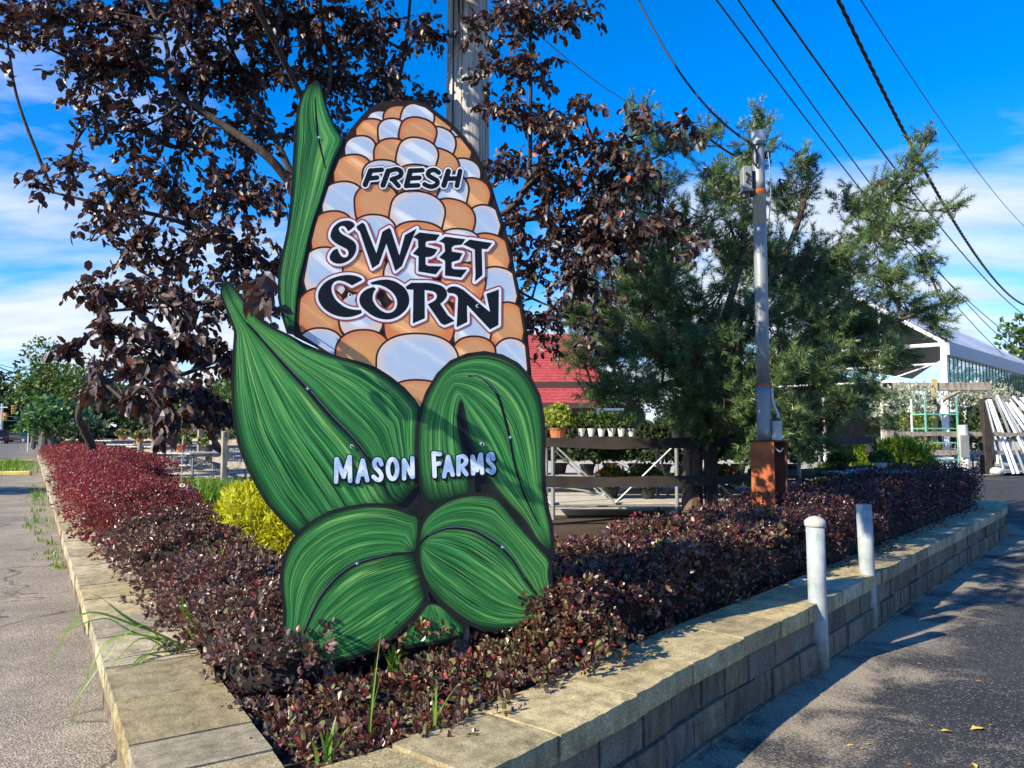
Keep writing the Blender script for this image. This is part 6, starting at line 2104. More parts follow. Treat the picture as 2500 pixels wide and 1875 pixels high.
# far yard: red roofed farm building
bx0, bx1, by = -3.5, 3.5, 31.0
def zat(v, y): return P(1300, v, y)[2]
fb = thing('farm_building', 'dark low farm building with red shingle roof and red porch roof', 'building', (2.0, by, ZG))
ze = zat(935, by)
put('wall', MB().box(((bx0 + bx1) / 2, by + 3, (ZG + ze) / 2), (bx1 - bx0 - .6, 5.4, ze - ZG)), M['barn_wall'], fb)
def roof_rows(name, x0, x1, y0, z0, y1, z1, rows, parent):
    mb = MB()
    r = np.random.default_rng(4)
    for i in range(rows):
        t0, t1 = i / rows, (i + 1) / rows
        ya, yb = y0 + (y1 - y0) * t0, y0 + (y1 - y0) * t1 + .05
        za, zb_ = z0 + (z1 - z0) * t0 + .03, z0 + (z1 - z0) * t1 + .005
        x = x0
        while x < x1:
            w = min(r.uniform(.25, .4), x1 - x)
            mb.add([[x + .005, ya + r.uniform(-.02, .02), za], [x + w, ya, za], [x + w, yb, zb_], [x + .005, yb, zb_], [x + .005, ya, za - .03], [x + w, ya, za - .03]], None, [[0, 1, 2, 3], [4, 5, 1, 0]])
            x += w
    o = put(name, mb, M['roof_red'], parent)
    o['kind'] = 'stuff'
    return o
roof_rows('roof_shingles', bx0, bx1, by - .6, ze, by + 5.5, ze + 2.7, 20, fb)
put('roof', MB().add([[bx0, by - .6, ze - .02], [bx1, by - .6, ze - .02], [bx1, by + 5.5, ze + 2.67], [bx0, by + 5.5, ze + 2.67], [bx0, by + 6, ZG], [bx1, by + 6, ZG]], None, [[0, 1, 2, 3], [3, 2, 5, 4]]), M['fascia'], fb)
put('fascia', MB().box(((bx0 + bx1) / 2, by - .66, ze - .12), (bx1 - bx0, .08, .26), bev=.01), M['fascia'], fb)
zp = zat(985, by - 2)
roof_rows('porch_shingles', bx0 + .3, bx1 - .4, by - 2.6, zp, by - .1, zp + .85, 6, fb)
put('porch_fascia', MB().box(((bx0 + bx1) / 2, by - 2.66, zp - .1), (bx1 - bx0 - .6, .08, .2), bev=.01), M['fascia'], fb)
for k in range(5):
    x = bx0 + .5 + k * (bx1 - bx0 - 1.2) / 4
    put('porch_post', MB().box((x, by - 2.5, (ZG + zp) / 2), (.14, .14, zp - ZG - .1), bev=.01), M['fascia'], fb)
for k in range(3):
    w = put('window', MB().box((1 + k * 3, by + .28, 2.0), (1.1, .06, 1.0)), M['white_paint'], fb)
    put('pane', MB().box((1 + k * 3, by + .24, 2.0), (.9, .03, .8)), M['car_glass'], w)

# greenhouse on the right
gc = P(2313, 1057, 22.0)
gdir = np.array([.69, .724]); gdir /= np.linalg.norm(gdir)
gn = np.array([gdir[1], -gdir[0]])                      # faces the lot
gh = thing('greenhouse', 'white framed greenhouse with tall glass wall panels at the right', 'greenhouse', (gc[0], gc[1], ZG))
z_s = P(2330, 957, 22.2)[2]; z_e = P(2330, 868, 22.2)[2]; z_g = P(2330, 838, 22.2)[2]; z_r = P(2330, 800, 24)[2]
LG = 15.0
ga = math.atan2(gdir[1], gdir[0])
def gp(t, o=0.0, z_=0.0):
    return (gc[0] + gdir[0] * t + gn[0] * o, gc[1] + gdir[1] * t + gn[1] * o, z_)
def gbox(name, t0, t1, o, z0, z1, d, mat, parent=gh):
    c_ = gp((t0 + t1) / 2, o, (z0 + z1) / 2)
    return put(name, MB().box(c_, (abs(t1 - t0), d, z1 - z0), rz=ga, bev=.006), M[mat], parent)
npn = 34
pw = LG / npn
for k in range(npn):
    w_ = gbox('pane', k * pw + .02, (k + 1) * pw - .02, 0.0, z_s + .03, z_e - .02, .012, 'glass')
    gbox('mullion', k * pw - .012, k * pw + .012, .008, z_s + .03, z_e - .02, .03, 'mullion')
gbox('sill', 0, LG, .02, z_s - .06, z_s + .03, .12, 'galv_dull')
gbox('gutter', -.1, LG, .05, z_e - .02, z_g, .22, 'band_grey')
gbox('corner_post', -.12, .02, 0, ZG, z_g, .16, 'white_paint')
for k in range(1, 8):
    gbox('lower_post', k * 2 - .04, k * 2 + .04, 0.0, ZG, z_s - .06, .08, 'galv_dull')
# ribbed roof slope
rm = MB()
for k in range(60):
    t0, t1 = k * LG / 60, (k + 1) * LG / 60
    for (a_, b_, h1, h2) in ((t0, t0 + .05, .04, .04), (t0 + .05, t1, 0, 0)):
        rm.add([gp(a_, .15, z_g + .01 + h1), gp(b_, .15, z_g + .01 + h2), gp(b_, -2.6, z_g + 1.75 + h2), gp(a_, -2.6, z_g + 1.75 + h1)], None, [[0, 1, 2, 3]])
o = put('ribbed_roof', rm, M['roof_white'], gh)
o['kind'] = 'stuff'
rl = MB().add([gp(0, .12, z_g - .04), gp(LG, .12, z_g - .04), gp(LG, -2.6, z_g + 1.70), gp(0, -2.6, z_g + 1.70), gp(LG, -5.2, z_g - .04), gp(0, -5.2, z_g - .04)], None, [[0, 1, 2, 3], [3, 2, 4, 5]])
put('shade_sheet', rl, M['mullion'], gh)  # dark sheet added below the roof in place of its shaded inside
# open gable end towards the yard: white frame
ge = MB()
g2 = -gn
def gend(w_, z_): return (gc[0] + g2[0] * w_, gc[1] + g2[1] * w_, z_)
for nm, a_, b_, r_ in (('gable_beam', gend(0, z_g - .05), gend(5.2, z_g - .05), .06), ('gable_beam', gend(0, z_e - .25), gend(5.2, z_e - .25), .035), ('gable_beam', gend(0, z_s + .35), gend(5.2, z_s + .35), .03), ('gable_rafter', gend(0, z_g), gend(2.6, z_g + 1.75), .06), ('gable_rafter', gend(5.2, z_g), gend(2.6, z_g + 1.75), .06),
                       ('gable_post', gend(1.75, ZG), gend(1.75, z_g + 1.1), .05), ('gable_post', gend(3.5, ZG), gend(3.5, z_g + 1.1), .05), ('gable_post', gend(5.2, ZG), gend(5.2, z_g), .05), ('gable_brace', gend(.3, z_e - .25), gend(1.75, z_s + .35), .02)):
    put(nm, MB().tube([a_, tuple((np.array(a_) + b_) / 2), b_], r_, 6), M['white_paint'], gh)
put('inside_wall', MB().box(gp(LG * .55, -5.3, (ZG + z_e) / 2), (LG * .9, .1, z_e - ZG), rz=ga), M['green_wall'] if 'green_wall' in M else M['barn_wall'], gh)
# timber pergola post with brackets and yellow board
tp_ = P(2278, 1100, 21.0)
pg = thing('timber_post', 'dark timber post with curved brackets behind the green plant cart', 'post', (tp_[0], 21.0, ZG))
put('post', MB().box((tp_[0], 21.0, (ZG + z_s) / 2), (.20, .20, z_s - ZG), bev=.01), M['rail_dark'], pg)
put('beam', MB().box((tp_[0] + .3, 21.0, z_s + .08), (2.6, .22, .22), bev=.01), M['rail'], pg)
for sgn in (-1, 1):
    put('bracket', MB().tube(catmull([(tp_[0] + sgn * .08, 20.95, z_s - .8), (tp_[0] + sgn * .22, 20.95, z_s - .35), (tp_[0] + sgn * .75, 20.95, z_s - .04)], 4), .06, 6), M['rail'], pg)
put('yellow_board', MB().box((tp_[0] - .02, 20.86, 1.62), (.17, .03, 1.3), bev=.004), M['timber'], pg)
put('yellow_board', MB().box((tp_[0] + .02, 20.86, 2.72), (.17, .03, .5), bev=.004), M['timber'], pg)

# green plant cart
k0 = P(2282, 1057, 19.6)
cart = thing('plant_cart', 'tall green wire plant cart with five shelves beside the timber post', 'cart', (k0[0], 19.6, ZG), .12)
W_c, D_c, H_c = .86, .55, 1.84
for sx in (-1, 1):
    for sy in (-1, 1):
        put('upright', MB().box((sx * W_c / 2, sy * D_c / 2, H_c / 2 + .08), (.045, .03, H_c), bev=.004), M['rack_green'] if sy < 0 else M['white_paint'], cart, False)
        put('caster', MB().tube([(sx * W_c / 2 - .02, sy * D_c / 2, .05), (sx * W_c / 2 + .02, sy * D_c / 2, .05)], .05, 10), M['black'], cart, False)
for z_ in (.38, .80, 1.16, 1.52):
    put('shelf', MB().box((0, 0, z_), (W_c, D_c, .035), bev=.004), M['rack_green'], cart, False)
put('white_tray', MB().box((-.03, -.05, .42), (W_c * .8, D_c * .8, .04), bev=.006), M['white_paint'], cart, False)
put('hitch', MB().tube(catmull([(.1, -.35, .0), (.1, -.35, .12), (.06, -.35, .2), (.1, -.35, .25), (.14, -.35, .2), (.1, -.35, .13)], 4), .018, 6), M['white_paint'], cart, False)

# right hand fence and leaning pipes
rf = thing('yard_fence', 'grey rail fence with pale round topped post near the plant cart', 'fence', (12.0, 19.8, ZG))
rp = [P(2170, 1140, 19.0), P(2405, 1057, 19.6), P(2540, 1057, 20.2)]
for i, p in enumerate(rp):
    post(rf, p[0], p[1], ZG, ZG + 1.15, .2, .2, .1, 'rail_dark' if i else 'rail')
for a_, b_ in zip(rp[:-1], rp[1:]):
    for z_ in (1.02, .55):
        rail(rf, (a_[0], a_[1], ZG + z_), (b_[0], b_[1], ZG + z_), .11, .06, 'rail')
wp_ = P(2353, 1057, 19.2)
put('round_post', MB().tube([(wp_[0] + .02, 19.2, ZG), (wp_[0], 19.2, ZG + .6), (wp_[0] - .03, 19.2, ZG + 1.25)], [.11, .115, .12], 12), M['stone'], rf)
put('notice_board', MB().box((wp_[0] - .06, 19.07, ZG + .72), (.2, .02, .55)), M['plastic_grey'], rf)
# rack bar which the pipes lean on
br0, br1 = P(2395, 968, 20.6), P(2600, 985, 21.6)
rk = thing('pipe_rack', 'wooden rack bar that the bundle of pipes leans against', 'rack', (br0[0], br0[1], ZG))
rail(rk, br0, br1, .14, .12, 'rail')
put('rack_post', MB().box((br0[0] + .15, br0[1] + .05, (ZG + br0[2]) / 2), (.24, .2, br0[2] - ZG - .07), bev=.01), M['rail_dark'], rk)
put('rack_post', MB().box((br1[0], br1[1] + .05, (ZG + br1[2]) / 2), (.24, .2, br1[2] - ZG - .07), bev=.01), M['rail_dark'], rk)
PGp = 'galvanised pipes leaning on the rack'
rg = np.random.default_rng(77)
ORD = 'first second third fourth fifth sixth seventh eighth ninth tenth eleventh twelfth thirteenth fourteenth fifteenth sixteenth'.split()
for k in range(16):
    tx = P(2408 + k * 9.5, 976, 20.4)
    bx_ = P(2452 + k * 17, 1140, 19.5)
    a_ = np.array([bx_[0], 19.45 + rg.uniform(-.1, .1), ZG + .02]); b_ = np.array([tx[0] + rg.uniform(-.05, .05), 20.42 + k * .04, tx[2] + .06 + rg.uniform(-.15, .1)])
    o = put('leaning_pipe', MB().tube([a_, (a_ + b_) / 2, b_], .034, 8), M['white_paint'] if k % 3 else M['galv'])
    tag(o, ('grey galvanised' if k % 3 == 0 else 'pale whitish') + ' pipe leaning on the wooden rack, ' + ORD[k] + ' from the left', 'pipe', PGp)
st_ = P(2433, 1140, 19.0)

def rock(c, r, seed, label, mat='stone', name='stone', cat='stone'):
    V, q = solid_core((0, 0, 0), r, seed, n=12, m=9)
    o = put(name, MB().add(V + np.array(c), None, q), M[mat])
    return tag(o, label, cat)
rock((st_[0], 19.0, ZG + .1), (.16, .14, .11), 5, 'pale round stone at the foot of the leaning pipes')
r0 = G(448, 1238, .45)
rock((r0[0], r0[1], .60), (.155, .14, .17), 6, 'pale grey garden stone behind the mixed barberry bush')
r0 = G(2190, 1338, .425)
rock((r0[0], r0[1], .44), (.055, .04, .025), 7, 'small dark stone lying on top of the retaining wall', 'block')
r0 = G(290, 1145, .45)
rock((r0[0], r0[1], .52), (.22, .18, .16), 8, 'pale stone beside the lime clump behind the red bushes')
rd = G(441, 1215, .45)
stk = thing('garden_stake', 'thin metal garden stake with a red fitting near the white stone', 'stake', (rd[0], rd[1], .4))
put('rod', MB().tube([(rd[0], rd[1], .4), (rd[0] + .005, rd[1], .9), (rd[0] + .01, rd[1], 1.27)], .008, 6), M['galv_dull'], stk)
put('red_fitting', MB().tube([(rd[0] + .01, rd[1], 1.24), (rd[0] + .01, rd[1], 1.31)], .03, 8), M['tail_red'], stk)
put('nozzle', MB().tube([(rd[0] + .01, rd[1], 1.31), (rd[0] + .02, rd[1], 1.43)], .012, 6), M['pvc'], stk)

# grey leaved plants in the right yard
gs = [((2205, 1000, 20.5), (.9, .7, .65), 'silver'), ((2390, 985, 22.0), (1.3, .6, .55), 'silver'), ((2230, 1040, 20.8), (.5, .4, .5), 'chartreuse'), ((2400, 1060, 21.8), (.9, .6, .6), 'green'), ((2200, 1100, 18.2), (.7, .5, .3), 'mixed'), ((2330, 1090, 22.5), (1.0, .6, .5), 'green_dark'), ((2250, 1105, 20.5), (.6, .4, .25), 'chartreuse')]
lb_ = ['silvery shrub beyond the lime green shrub', 'long silvery shrub behind the plant cart and pipes', 'yellow green plant left of the plant cart', 'green shrub under the silvery one by the rack', 'low mixed plant above the lime green shrub', 'dark green shrub behind the round topped post', 'low bright ground plant left of the plant cart']
for i, (pp, r_, m_) in enumerate(gs):
    c = np.array(P(*pp))
    t = thing('nursery_shrub', lb_[i], 'shrub', (c[0], c[1], ZG), 0, 'shrubs in the right hand yard')
    p_, a_, n_, s_ = bush_leaves(c, r_, int(1500 * r_[0]), .09, 300 + i, .4, .6, .3)
    link('foliage', leaf_mesh('foliage', LEAF_V, LEAF_F, p_, a_, n_, s_, M[m_]), t, kind='stuff')
    st2 = MB()
    for k in range(5):
        st2.tube([(c[0] + rg.uniform(-.3, .3), c[1], ZG), (c[0] + rg.uniform(-.3, .3), c[1], (ZG + c[2]) / 2), (c[0] + rg.uniform(-.5, .5) * r_[0], c[1], c[2])], [.025, .02, .008], 5)
    put('stems', st2, M['bark_grey'], t)

# grasses and weeds
def blades(base, n, L, w, spread, seed, lean=(0, 0, 0), curve=.5, segs=4):
    """arching grass blades from one foot"""
    r = np.random.default_rng(seed)
    V, q, off = [], [], 0
    for k in range(n):
        b = np.asarray(base) + np.append(r.normal(size=2) * spread, 0)
        a = r.uniform(0, 2 * PI)
        d = np.array([math.cos(a), math.sin(a), 0]) * r.uniform(.25, 1.0) + np.asarray(lean)
        l = L * r.uniform(.6, 1.2)
        side = unit(np.array([-d[1], d[0], 0]) + 1e-6)
        for i in range(segs + 1):
            t = i / segs
            c_ = b + d * l * .55 * t ** 1.2 + np.array([0, 0, l * (t * .9 - curve * .8 * t * t)])
            ww = w * (1 - t ** 1.6) * .5 + .0004
            V += [c_ - side * ww, c_ + side * ww]
        for i in range(segs):
            q.append([off + 2 * i, off + 2 * i + 1, off + 2 * i + 3, off + 2 * i + 2])
        off += 2 * (segs + 1)
    return np.array(V), q
gl = MB()
for k in range(46):
    u = rng.uniform(395, 570); v = 1232 - (u - 395) * .02 - rng.uniform(0, 42)
    p = G(u, v, .45)
    V, q = blades(p, 34, .48, .016, .12, 400 + k, (.1, 0, .1), .55)
    gl.add(V, None, q)
o = put('grass_clump', gl, M['grassblade']); tag(o, 'bright green grassy daylily clump in front of the split rail fence', 'grass', kind='stuff')
gl = MB()
for k in range(36):
    u = rng.uniform(455, 590); p = G(u, rng.uniform(1228, 1330), .43)
    V, q = blades(p, 12, .2, .010, .12, 500 + k, curve=.6); gl.add(V, None, q)
o = put('grass_clump', gl, M['grassblade']); tag(o, 'short weedy grass between the white stone and the gold shrub', 'grass', kind='stuff')
gl = MB()
for k in range(24):
    p = G(rng.uniform(225, 345), rng.uniform(1120, 1170), .45)
    V, q = blades(p, 22, .42, .02, .2, 560 + k, curve=.5); gl.add(V, None, q)
o = put('grass_clump', gl, M['chartreuse']); tag(o, 'lime green foliage clump behind the red bushes near the leaning trunk', 'grass', kind='stuff')
gl = MB()
for k in range(60):
    t_ = rng.uniform(6.0, 20); p = on_road(t_, rng.uniform(.02, .28) * smooth(5.5, 8, t_), .175)
    V, q = blades(p, 10, rng.uniform(.06, .2), .012, .06, 600 + k, curve=.5); gl.add(V, None, q)
o = put('roadside_weeds', gl, M['grassblade']); tag(o, 'ragged weeds growing along the road edge of the wall', 'weeds', kind='stuff')
def weed(u, v, z_, n, L, w, seed, label, lean=(0, 0, 0), curve=.5, mat='grassblade', name='grass_weed'):
    p = G(u, v, z_)
    t = thing(name, label, 'weed', tuple(p))
    for k in range(n):
        V, q = blades(p, 1, L, w, .012, seed * 50 + k, lean, curve, 7)
        put('blade', MB().add(V, None, q), M[mat], t)
    return t
# the long arching grass over the roadside cap: built blade by blade
root = G(480, 1590, .40)
gw = thing('arching_grass', 'long arching green grass weed leaning out over the roadside wall', 'weed', tuple(root))
tips = [((330, 1520), (250, 1462), (212, 1445), .016), ((340, 1530), (200, 1500), (110, 1650), .012), ((330, 1545), (250, 1510), (118, 1560), .010), ((400, 1560), (260, 1570), (150, 1820), .011), ((420, 1590), (330, 1530), (170, 1730), .010),
        ((430, 1600), (340, 1560), (225, 1690), .009), ((440, 1610), (350, 1600), (300, 1665), .010), ((430, 1590), (360, 1600), (290, 1660), .009), ((460, 1600), (400, 1560), (330, 1640), .008), ((470, 1560), (448, 1500), (446, 1455), .012), ((478, 1540), (462, 1500), (452, 1462), .010)]
for (a1, a2, a3, w_) in tips:
    y0 = root[1]
    pts = catmull([root, P(*a1, y0 - .10), P(*a2, y0 - .22), P(*a3, y0 - .42)], 7)
    tg = unit(np.gradient(pts, axis=0)); sd_ = unit(np.cross(tg, [0.2, -.3, 1.0]))
    t = np.linspace(0, 1, len(pts)); ww = 1.7 * w_ * np.clip(np.minimum(.25 + t * 2.2, (1 - t) * 2.2), .04, 1)
    V = np.concatenate([pts - sd_ * ww[:, None] * .5, pts + sd_ * ww[:, None] * .5]); n = len(pts)
    put('blade', MB().add(V, None, [[i, n + i, n + i + 1, i + 1] for i in range(n - 1)]), M['grassblade'], gw)
weed(795, 1855, .40, 7, .18, .014, 3, 'small grass weed at the inside corner of the wall caps', (.03, -.05, .2), .45)
weed(530, 1420, .6, 5, .3, .022, 4, 'broad bladed grass shoot rising out of the dark bush', (-.05, 0, .5), .3)
weed(905, 1800, .40, 3, .34, .006, 5, 'thin seedy grass stalk standing in the bush under the sign', (.02, 0, .6), .2)
weed(960, 1640, .42, 26, .22, .010, 6, 'green grass tuft growing under the stem of the sign', (0, 0, .15), .5)
weed(1060, 1790, .40, 5, .2, .010, 8, 'few green blades low in the bush by the cap edge', (0, 0, .3), .4)
weed(1650, 1732, .12, 8, .14, .012, 9, 'little weed sprouting from a joint of the block wall', (.1, -.1, .3), .3)
weed(1862, 1605, .02, 4, .34, .007, 10, 'thin dry grass stalk at the foot of the block wall', (.1, -.05, .5), .3)
weed(118, 1330 , .18, 9, .16, .014, 11, 'small weed on the road beside the wall foot', (-.1, 0, 0), .6)
weed(238, 1290, .42, 9, .10, .014, 12, 'small green weed on the inside edge of the roadside cap', (0, 0, .1), .5)
# fallen leaves and litter on the lot
ORDL = [a_ + b_ for a_ in ('', 'twenty ') for b_ in 'first second third fourth fifth sixth seventh eighth ninth tenth eleventh twelfth thirteenth fourteenth fifteenth sixteenth seventeenth eighteenth nineteenth twentieth'.split()][:40]
FL = 'dry leaves fallen on the asphalt'
rg = np.random.default_rng(15)
fl = [(2402, 1782, .055, (.55, .40, .06)), (2330, 1790, .05, (.5, .36, .08)), (2085, 1822, .028, (.5, .35, .05)), (2125, 1818, .024, (.45, .2, .04)), (2375, 1867, .04, (.6, .5, .2)), (2010, 1648, .04, (.35, .13, .03)), (1990, 1640, .035, (.4, .22, .05)), (2215, 1870, .022, (.4, .12, .03)), (1880, 1734, .02, (.5, .42, .05)), (2365, 1415, .04, (.3, .1, .06))]
FLM = [plain('dry_leaf_yellow', (.52, .38, .07), .7), plain('dry_leaf_brown', (.33, .14, .04), .7)]
for k in range(14):
    fl.append((rg.uniform(1700, 2450), rg.uniform(1500, 1850), rg.uniform(.012, .03), (.4, .2, .05) if k % 2 else (.5, .4, .08)))
flm = []
for k in range(4):
    v = LEAF_V.copy(); v[:, 2] = .12 * np.abs(v[:, 0]) * 2 + .05 * rg.normal(size=8)
    v[:, 2] -= v[:, 2].min() - .01
    flm.append((np_mesh('fallen_leaf', v, [LEAF_F], FLM[0]), np_mesh('fallen_leaf', v, [LEAF_F], FLM[1])))
for i, (u, v, s_, col) in enumerate(fl):
    p = G(u, v, .0)
    o = bpy.data.objects.new('fallen_leaf', flm[i % 4][1 if col[0] < .45 else 0])
    C.objects.link(o)
    o.location = (p[0], p[1], float(lot_z(p[0], p[1])) + .003)
    o.scale = (s_ * 1.3,) * 3
    o.rotation_euler = (0, 0, rg.uniform(0, 6.28))
    rank = sorted(range(len(fl)), key=lambda q: fl[q][0]).index(i)
    tag(o, ('brown' if col[0] < .45 else 'yellow') + ' dry leaf on the dark asphalt, ' + ORDL[rank] + ' of all from the left', 'leaf', FL)
p = G(1745, 1768, 0.0)
lt = thing('lighter', 'black pocket lighter with a pink top lying on the asphalt', 'lighter', (p[0], p[1], .0), -.95)
put('body', MB().box((.02, 0, .012), (.05, .02, .018), bev=.004), M['black'], lt, False)
put('band', MB().box((.035, 0, .012), (.006, .0215, .0195)), M['let_white'], lt, False)
put('cap', MB().box((-.018, 0, .012), (.022, .02, .017), bev=.004), plain('pink_plastic', (.6, .22, .18), .5), lt, False)
# old landscape timber under the right tip of the sign
a = G(1370, 1500, .50); b_ = G(1478, 1490, .50)
tb_ = thing('landscape_timber', 'pale old timber lying in the hedge by the right tip of the sign', 'timber', tuple(a))
put('timber', MB().box(tuple((a + b_) / 2), (float(np.linalg.norm(b_ - a)) + .1, .1, .1), rz=math.atan2(b_[1] - a[1], b_[0] - a[0]), bev=.01), M['rail'], tb_)

# ---------------------------------------------------------------- far away on the left
def far_tree(name, label, c, r, mat, leafs, dens, seed, trunk=True, group='trees beyond the road', blobs=7, zg=0.0):
    t = thing(name, label, 'tree', (c[0], c[1], zg), 0, group)
    rg_ = np.random.default_rng(seed)
    c = np.asarray(c, float)
    PP, AA, NN_, SS = [], [], [], []
    mb = MB()
    mb.tube([(c[0], c[1], zg), (c[0] + .1, c[1], (zg + c[2]) / 2), (c[0], c[1], c[2])], [r[0] * .07 + .06, r[0] * .05 + .04, r[0] * .03], 8, False)
    put('trunk', mb, M['bark_grey'], t)
    br = MB()
    for k in range(blobs):
        d = unit(rg_.normal(size=3)); d[2] *= .8
        cc = c + d * np.array(r) * rg_.uniform(.35, .75)
        rr_ = np.array(r) * rg_.uniform(.32, .55)
        n = int(dens * (rr_[0] * rr_[2]) * 12)
        p_, a_, n_, s_ = bush_leaves(cc, rr_, n, leafs, seed * 13 + k, .1, .75, .35)
        PP.append(p_); AA.append(a_); NN_.append(n_); SS.append(s_)
        br.tube(catmull([(c[0], c[1], max(zg + .3 * (c[2] - zg), c[2] - r[2] * .8)), tuple((c + cc) / 2), tuple(cc)], 3), np.linspace(r[0] * .03 + .02, .015, 7), 5, False)
    put('branches', br, M['bark_grey'], t)
    link('crown', leaf_mesh('crown', DIA_V, DIA_F, np.concatenate(PP), np.concatenate(AA), np.concatenate(NN_), np.concatenate(SS), M[mat]), t, kind='stuff')
    return t
c = P(110, 960, 46); far_tree('tall_tree', 'tall airy green tree standing behind the leaning purple leaves', c, (2.6, 2.2, 2.9), 'green', .24, 16, 1, blobs=12, zg=.3)
c = P(86, 945, 62); far_tree('tall_tree', 'smaller pale green tree left of the tall airy one', c, (2.4, 2, 1.9), 'green', .26, 12, 2, blobs=8, zg=.3)
c = P(215, 960, 44); far_tree('tall_tree', 'green tree right of the tall airy one behind the purple leaves', c, (2.8, 2, 2.4), 'green', .22, 14, 3, blobs=9, zg=.4)
c = P(135, 1032, 30); far_tree('broadleaf_shrub', 'dense broad leaved green shrub tree beside the far red bushes', c, (1.55, 1.3, 1.1), 'bigleaf', .24, 30, 4, blobs=12, zg=.42)
c = P(205, 1050, 26); far_tree('broadleaf_shrub', 'lower broad leaved shrub right of the dense one', c, (1.1, .9, .8), 'green_dark', .18, 34, 5, blobs=9, zg=.42)
for i, (u, v, y, rx, rz_, m_) in enumerate([(20, 1020, 135, 5, 5.2, 'green_dark'), (-40, 1000, 120, 6, 6.5, 'green_dark'), (62, 1030, 140, 5, 4.2, 'green_dark'), (-110, 1010, 110, 6, 6, 'green_dark'), (100, 1038, 120, 4, 3, 'green_dark')]):
    c = P(u, v, y)
    far_tree('dark_tree', ['dark tree above the black car', 'dark tree at the picture edge behind the dark red car', 'dark tree right of the signals', 'dark tree beyond the left edge', 'low dark tree behind the route marker'][i], c, (rx, 4, rz_), m_, .6, 5, 10 + i, blobs=11, zg=.2)
c = P(55, 985, 118); far_tree('pine_tree', 'flat topped distant pine above the traffic signals', c, (4.5, 3, 1.5), 'green_dark', .5, 6, 17, blobs=7, zg=.2)
# across the road, out of frame: the tree whose shade lies across the road
far_tree('roadside_tree', 'tree across the road whose shade falls over the road', (-19.4, 13.0, 5.0), (2.2, 1.3, 2.0), 'green', .3, 14, 23, blobs=9, zg=.1)
far_tree('roadside_tree', 'second tree farther along across the road', (-36, 26, 6.0), (3.5, 1.6, 3.0), 'green', .4, 10, 24, blobs=9, zg=.1)
# behind the yard
for i, (u, v, y, rx, rz_, m_) in enumerate([(560, 985, 70, 5, 3.2, 'green'), (640, 985, 75, 6, 4, 'green_dark'), (480, 1005, 80, 6, 3, 'green'), (380, 1010, 85, 6, 3, 'green_dark'), (760, 990, 80, 7, 4, 'green_dark'), (2530, 850, 45, 1.6, 2.6, 'green'), (2570, 900, 50, 3.4, 3.6, 'green_dark'), (1000, 1000, 90, 8, 5, 'green_dark'), (1250, 985, 90, 8, 6, 'green_dark'), (1800, 1000, 80, 8, 4.5, 'green_dark'), (1500, 990, 85, 8, 5, 'green_dark'), (2100, 1000, 70, 6, 4, 'green_dark')]):
    c = P(u, v, y)
    far_tree('background_tree', ['green tree far behind the left benches', 'dark tree behind the sign edge', 'pale green tree behind the grass clump', 'dark tree behind the leaning trunk', 'dark tree hidden behind the sign', 'yellowish tree at the right picture edge over the greenhouse', 'dark tree beyond the right picture edge', 'dark tree far behind the sign', 'dark tree behind the red roof', 'dark tree behind the pine', 'dark tree behind the red roofed building end', 'dark tree behind the pine tips at right'][i], c, (rx, 4, rz_), m_, .42, 5.5, 30 + i, group='trees behind the nursery', blobs=10, zg=.3)
for i, (x, y, r_) in enumerate([(36, 33, 3.5), (41, 41, 4.2), (47, 50, 4), (52, 58, 4.6), (33, 25, 3.2)]):
    far_tree('lot_tree', ['nearest round tree beyond the lot at right', 'second round tree beyond the lot at right', 'third round tree beyond the lot at right', 'farthest round tree beyond the lot at right', 'tree at the lot side near the greenhouse front'][i], (x, y, 3.6 + .3 * i), (r_, r_, 2.6), 'green_dark', .35, 7, 60 + i, group='trees across the lot', blobs=8, zg=.0)
# far wood as one mass along the horizon
rg = np.random.default_rng(3)
n = 16000
a_ = rg.uniform(-1.25, 1.25, n); R_ = rg.uniform(210, 260, n)
hgt = 9 + 4 * np.sin(a_ * 23) + 3 * np.sin(a_ * 57 + 1) + 2 * np.sin(a_ * 131)
pw_ = np.stack([R_ * np.sin(a_), R_ * np.cos(a_), rg.random(n) ** .7 * hgt], 1)
o = link('far_wood', leaf_mesh('far_wood', DIA_V, DIA_F, pw_, unit(rg.normal(size=(n, 3)) + [0, 0, .5]), unit(rg.normal(size=(n, 3)) + [0, -1, .5]), rg.uniform(2.2, 4.5, n), M['green_dark']))
tag(o, 'far dark wood along the horizon', 'woods', kind='stuff')

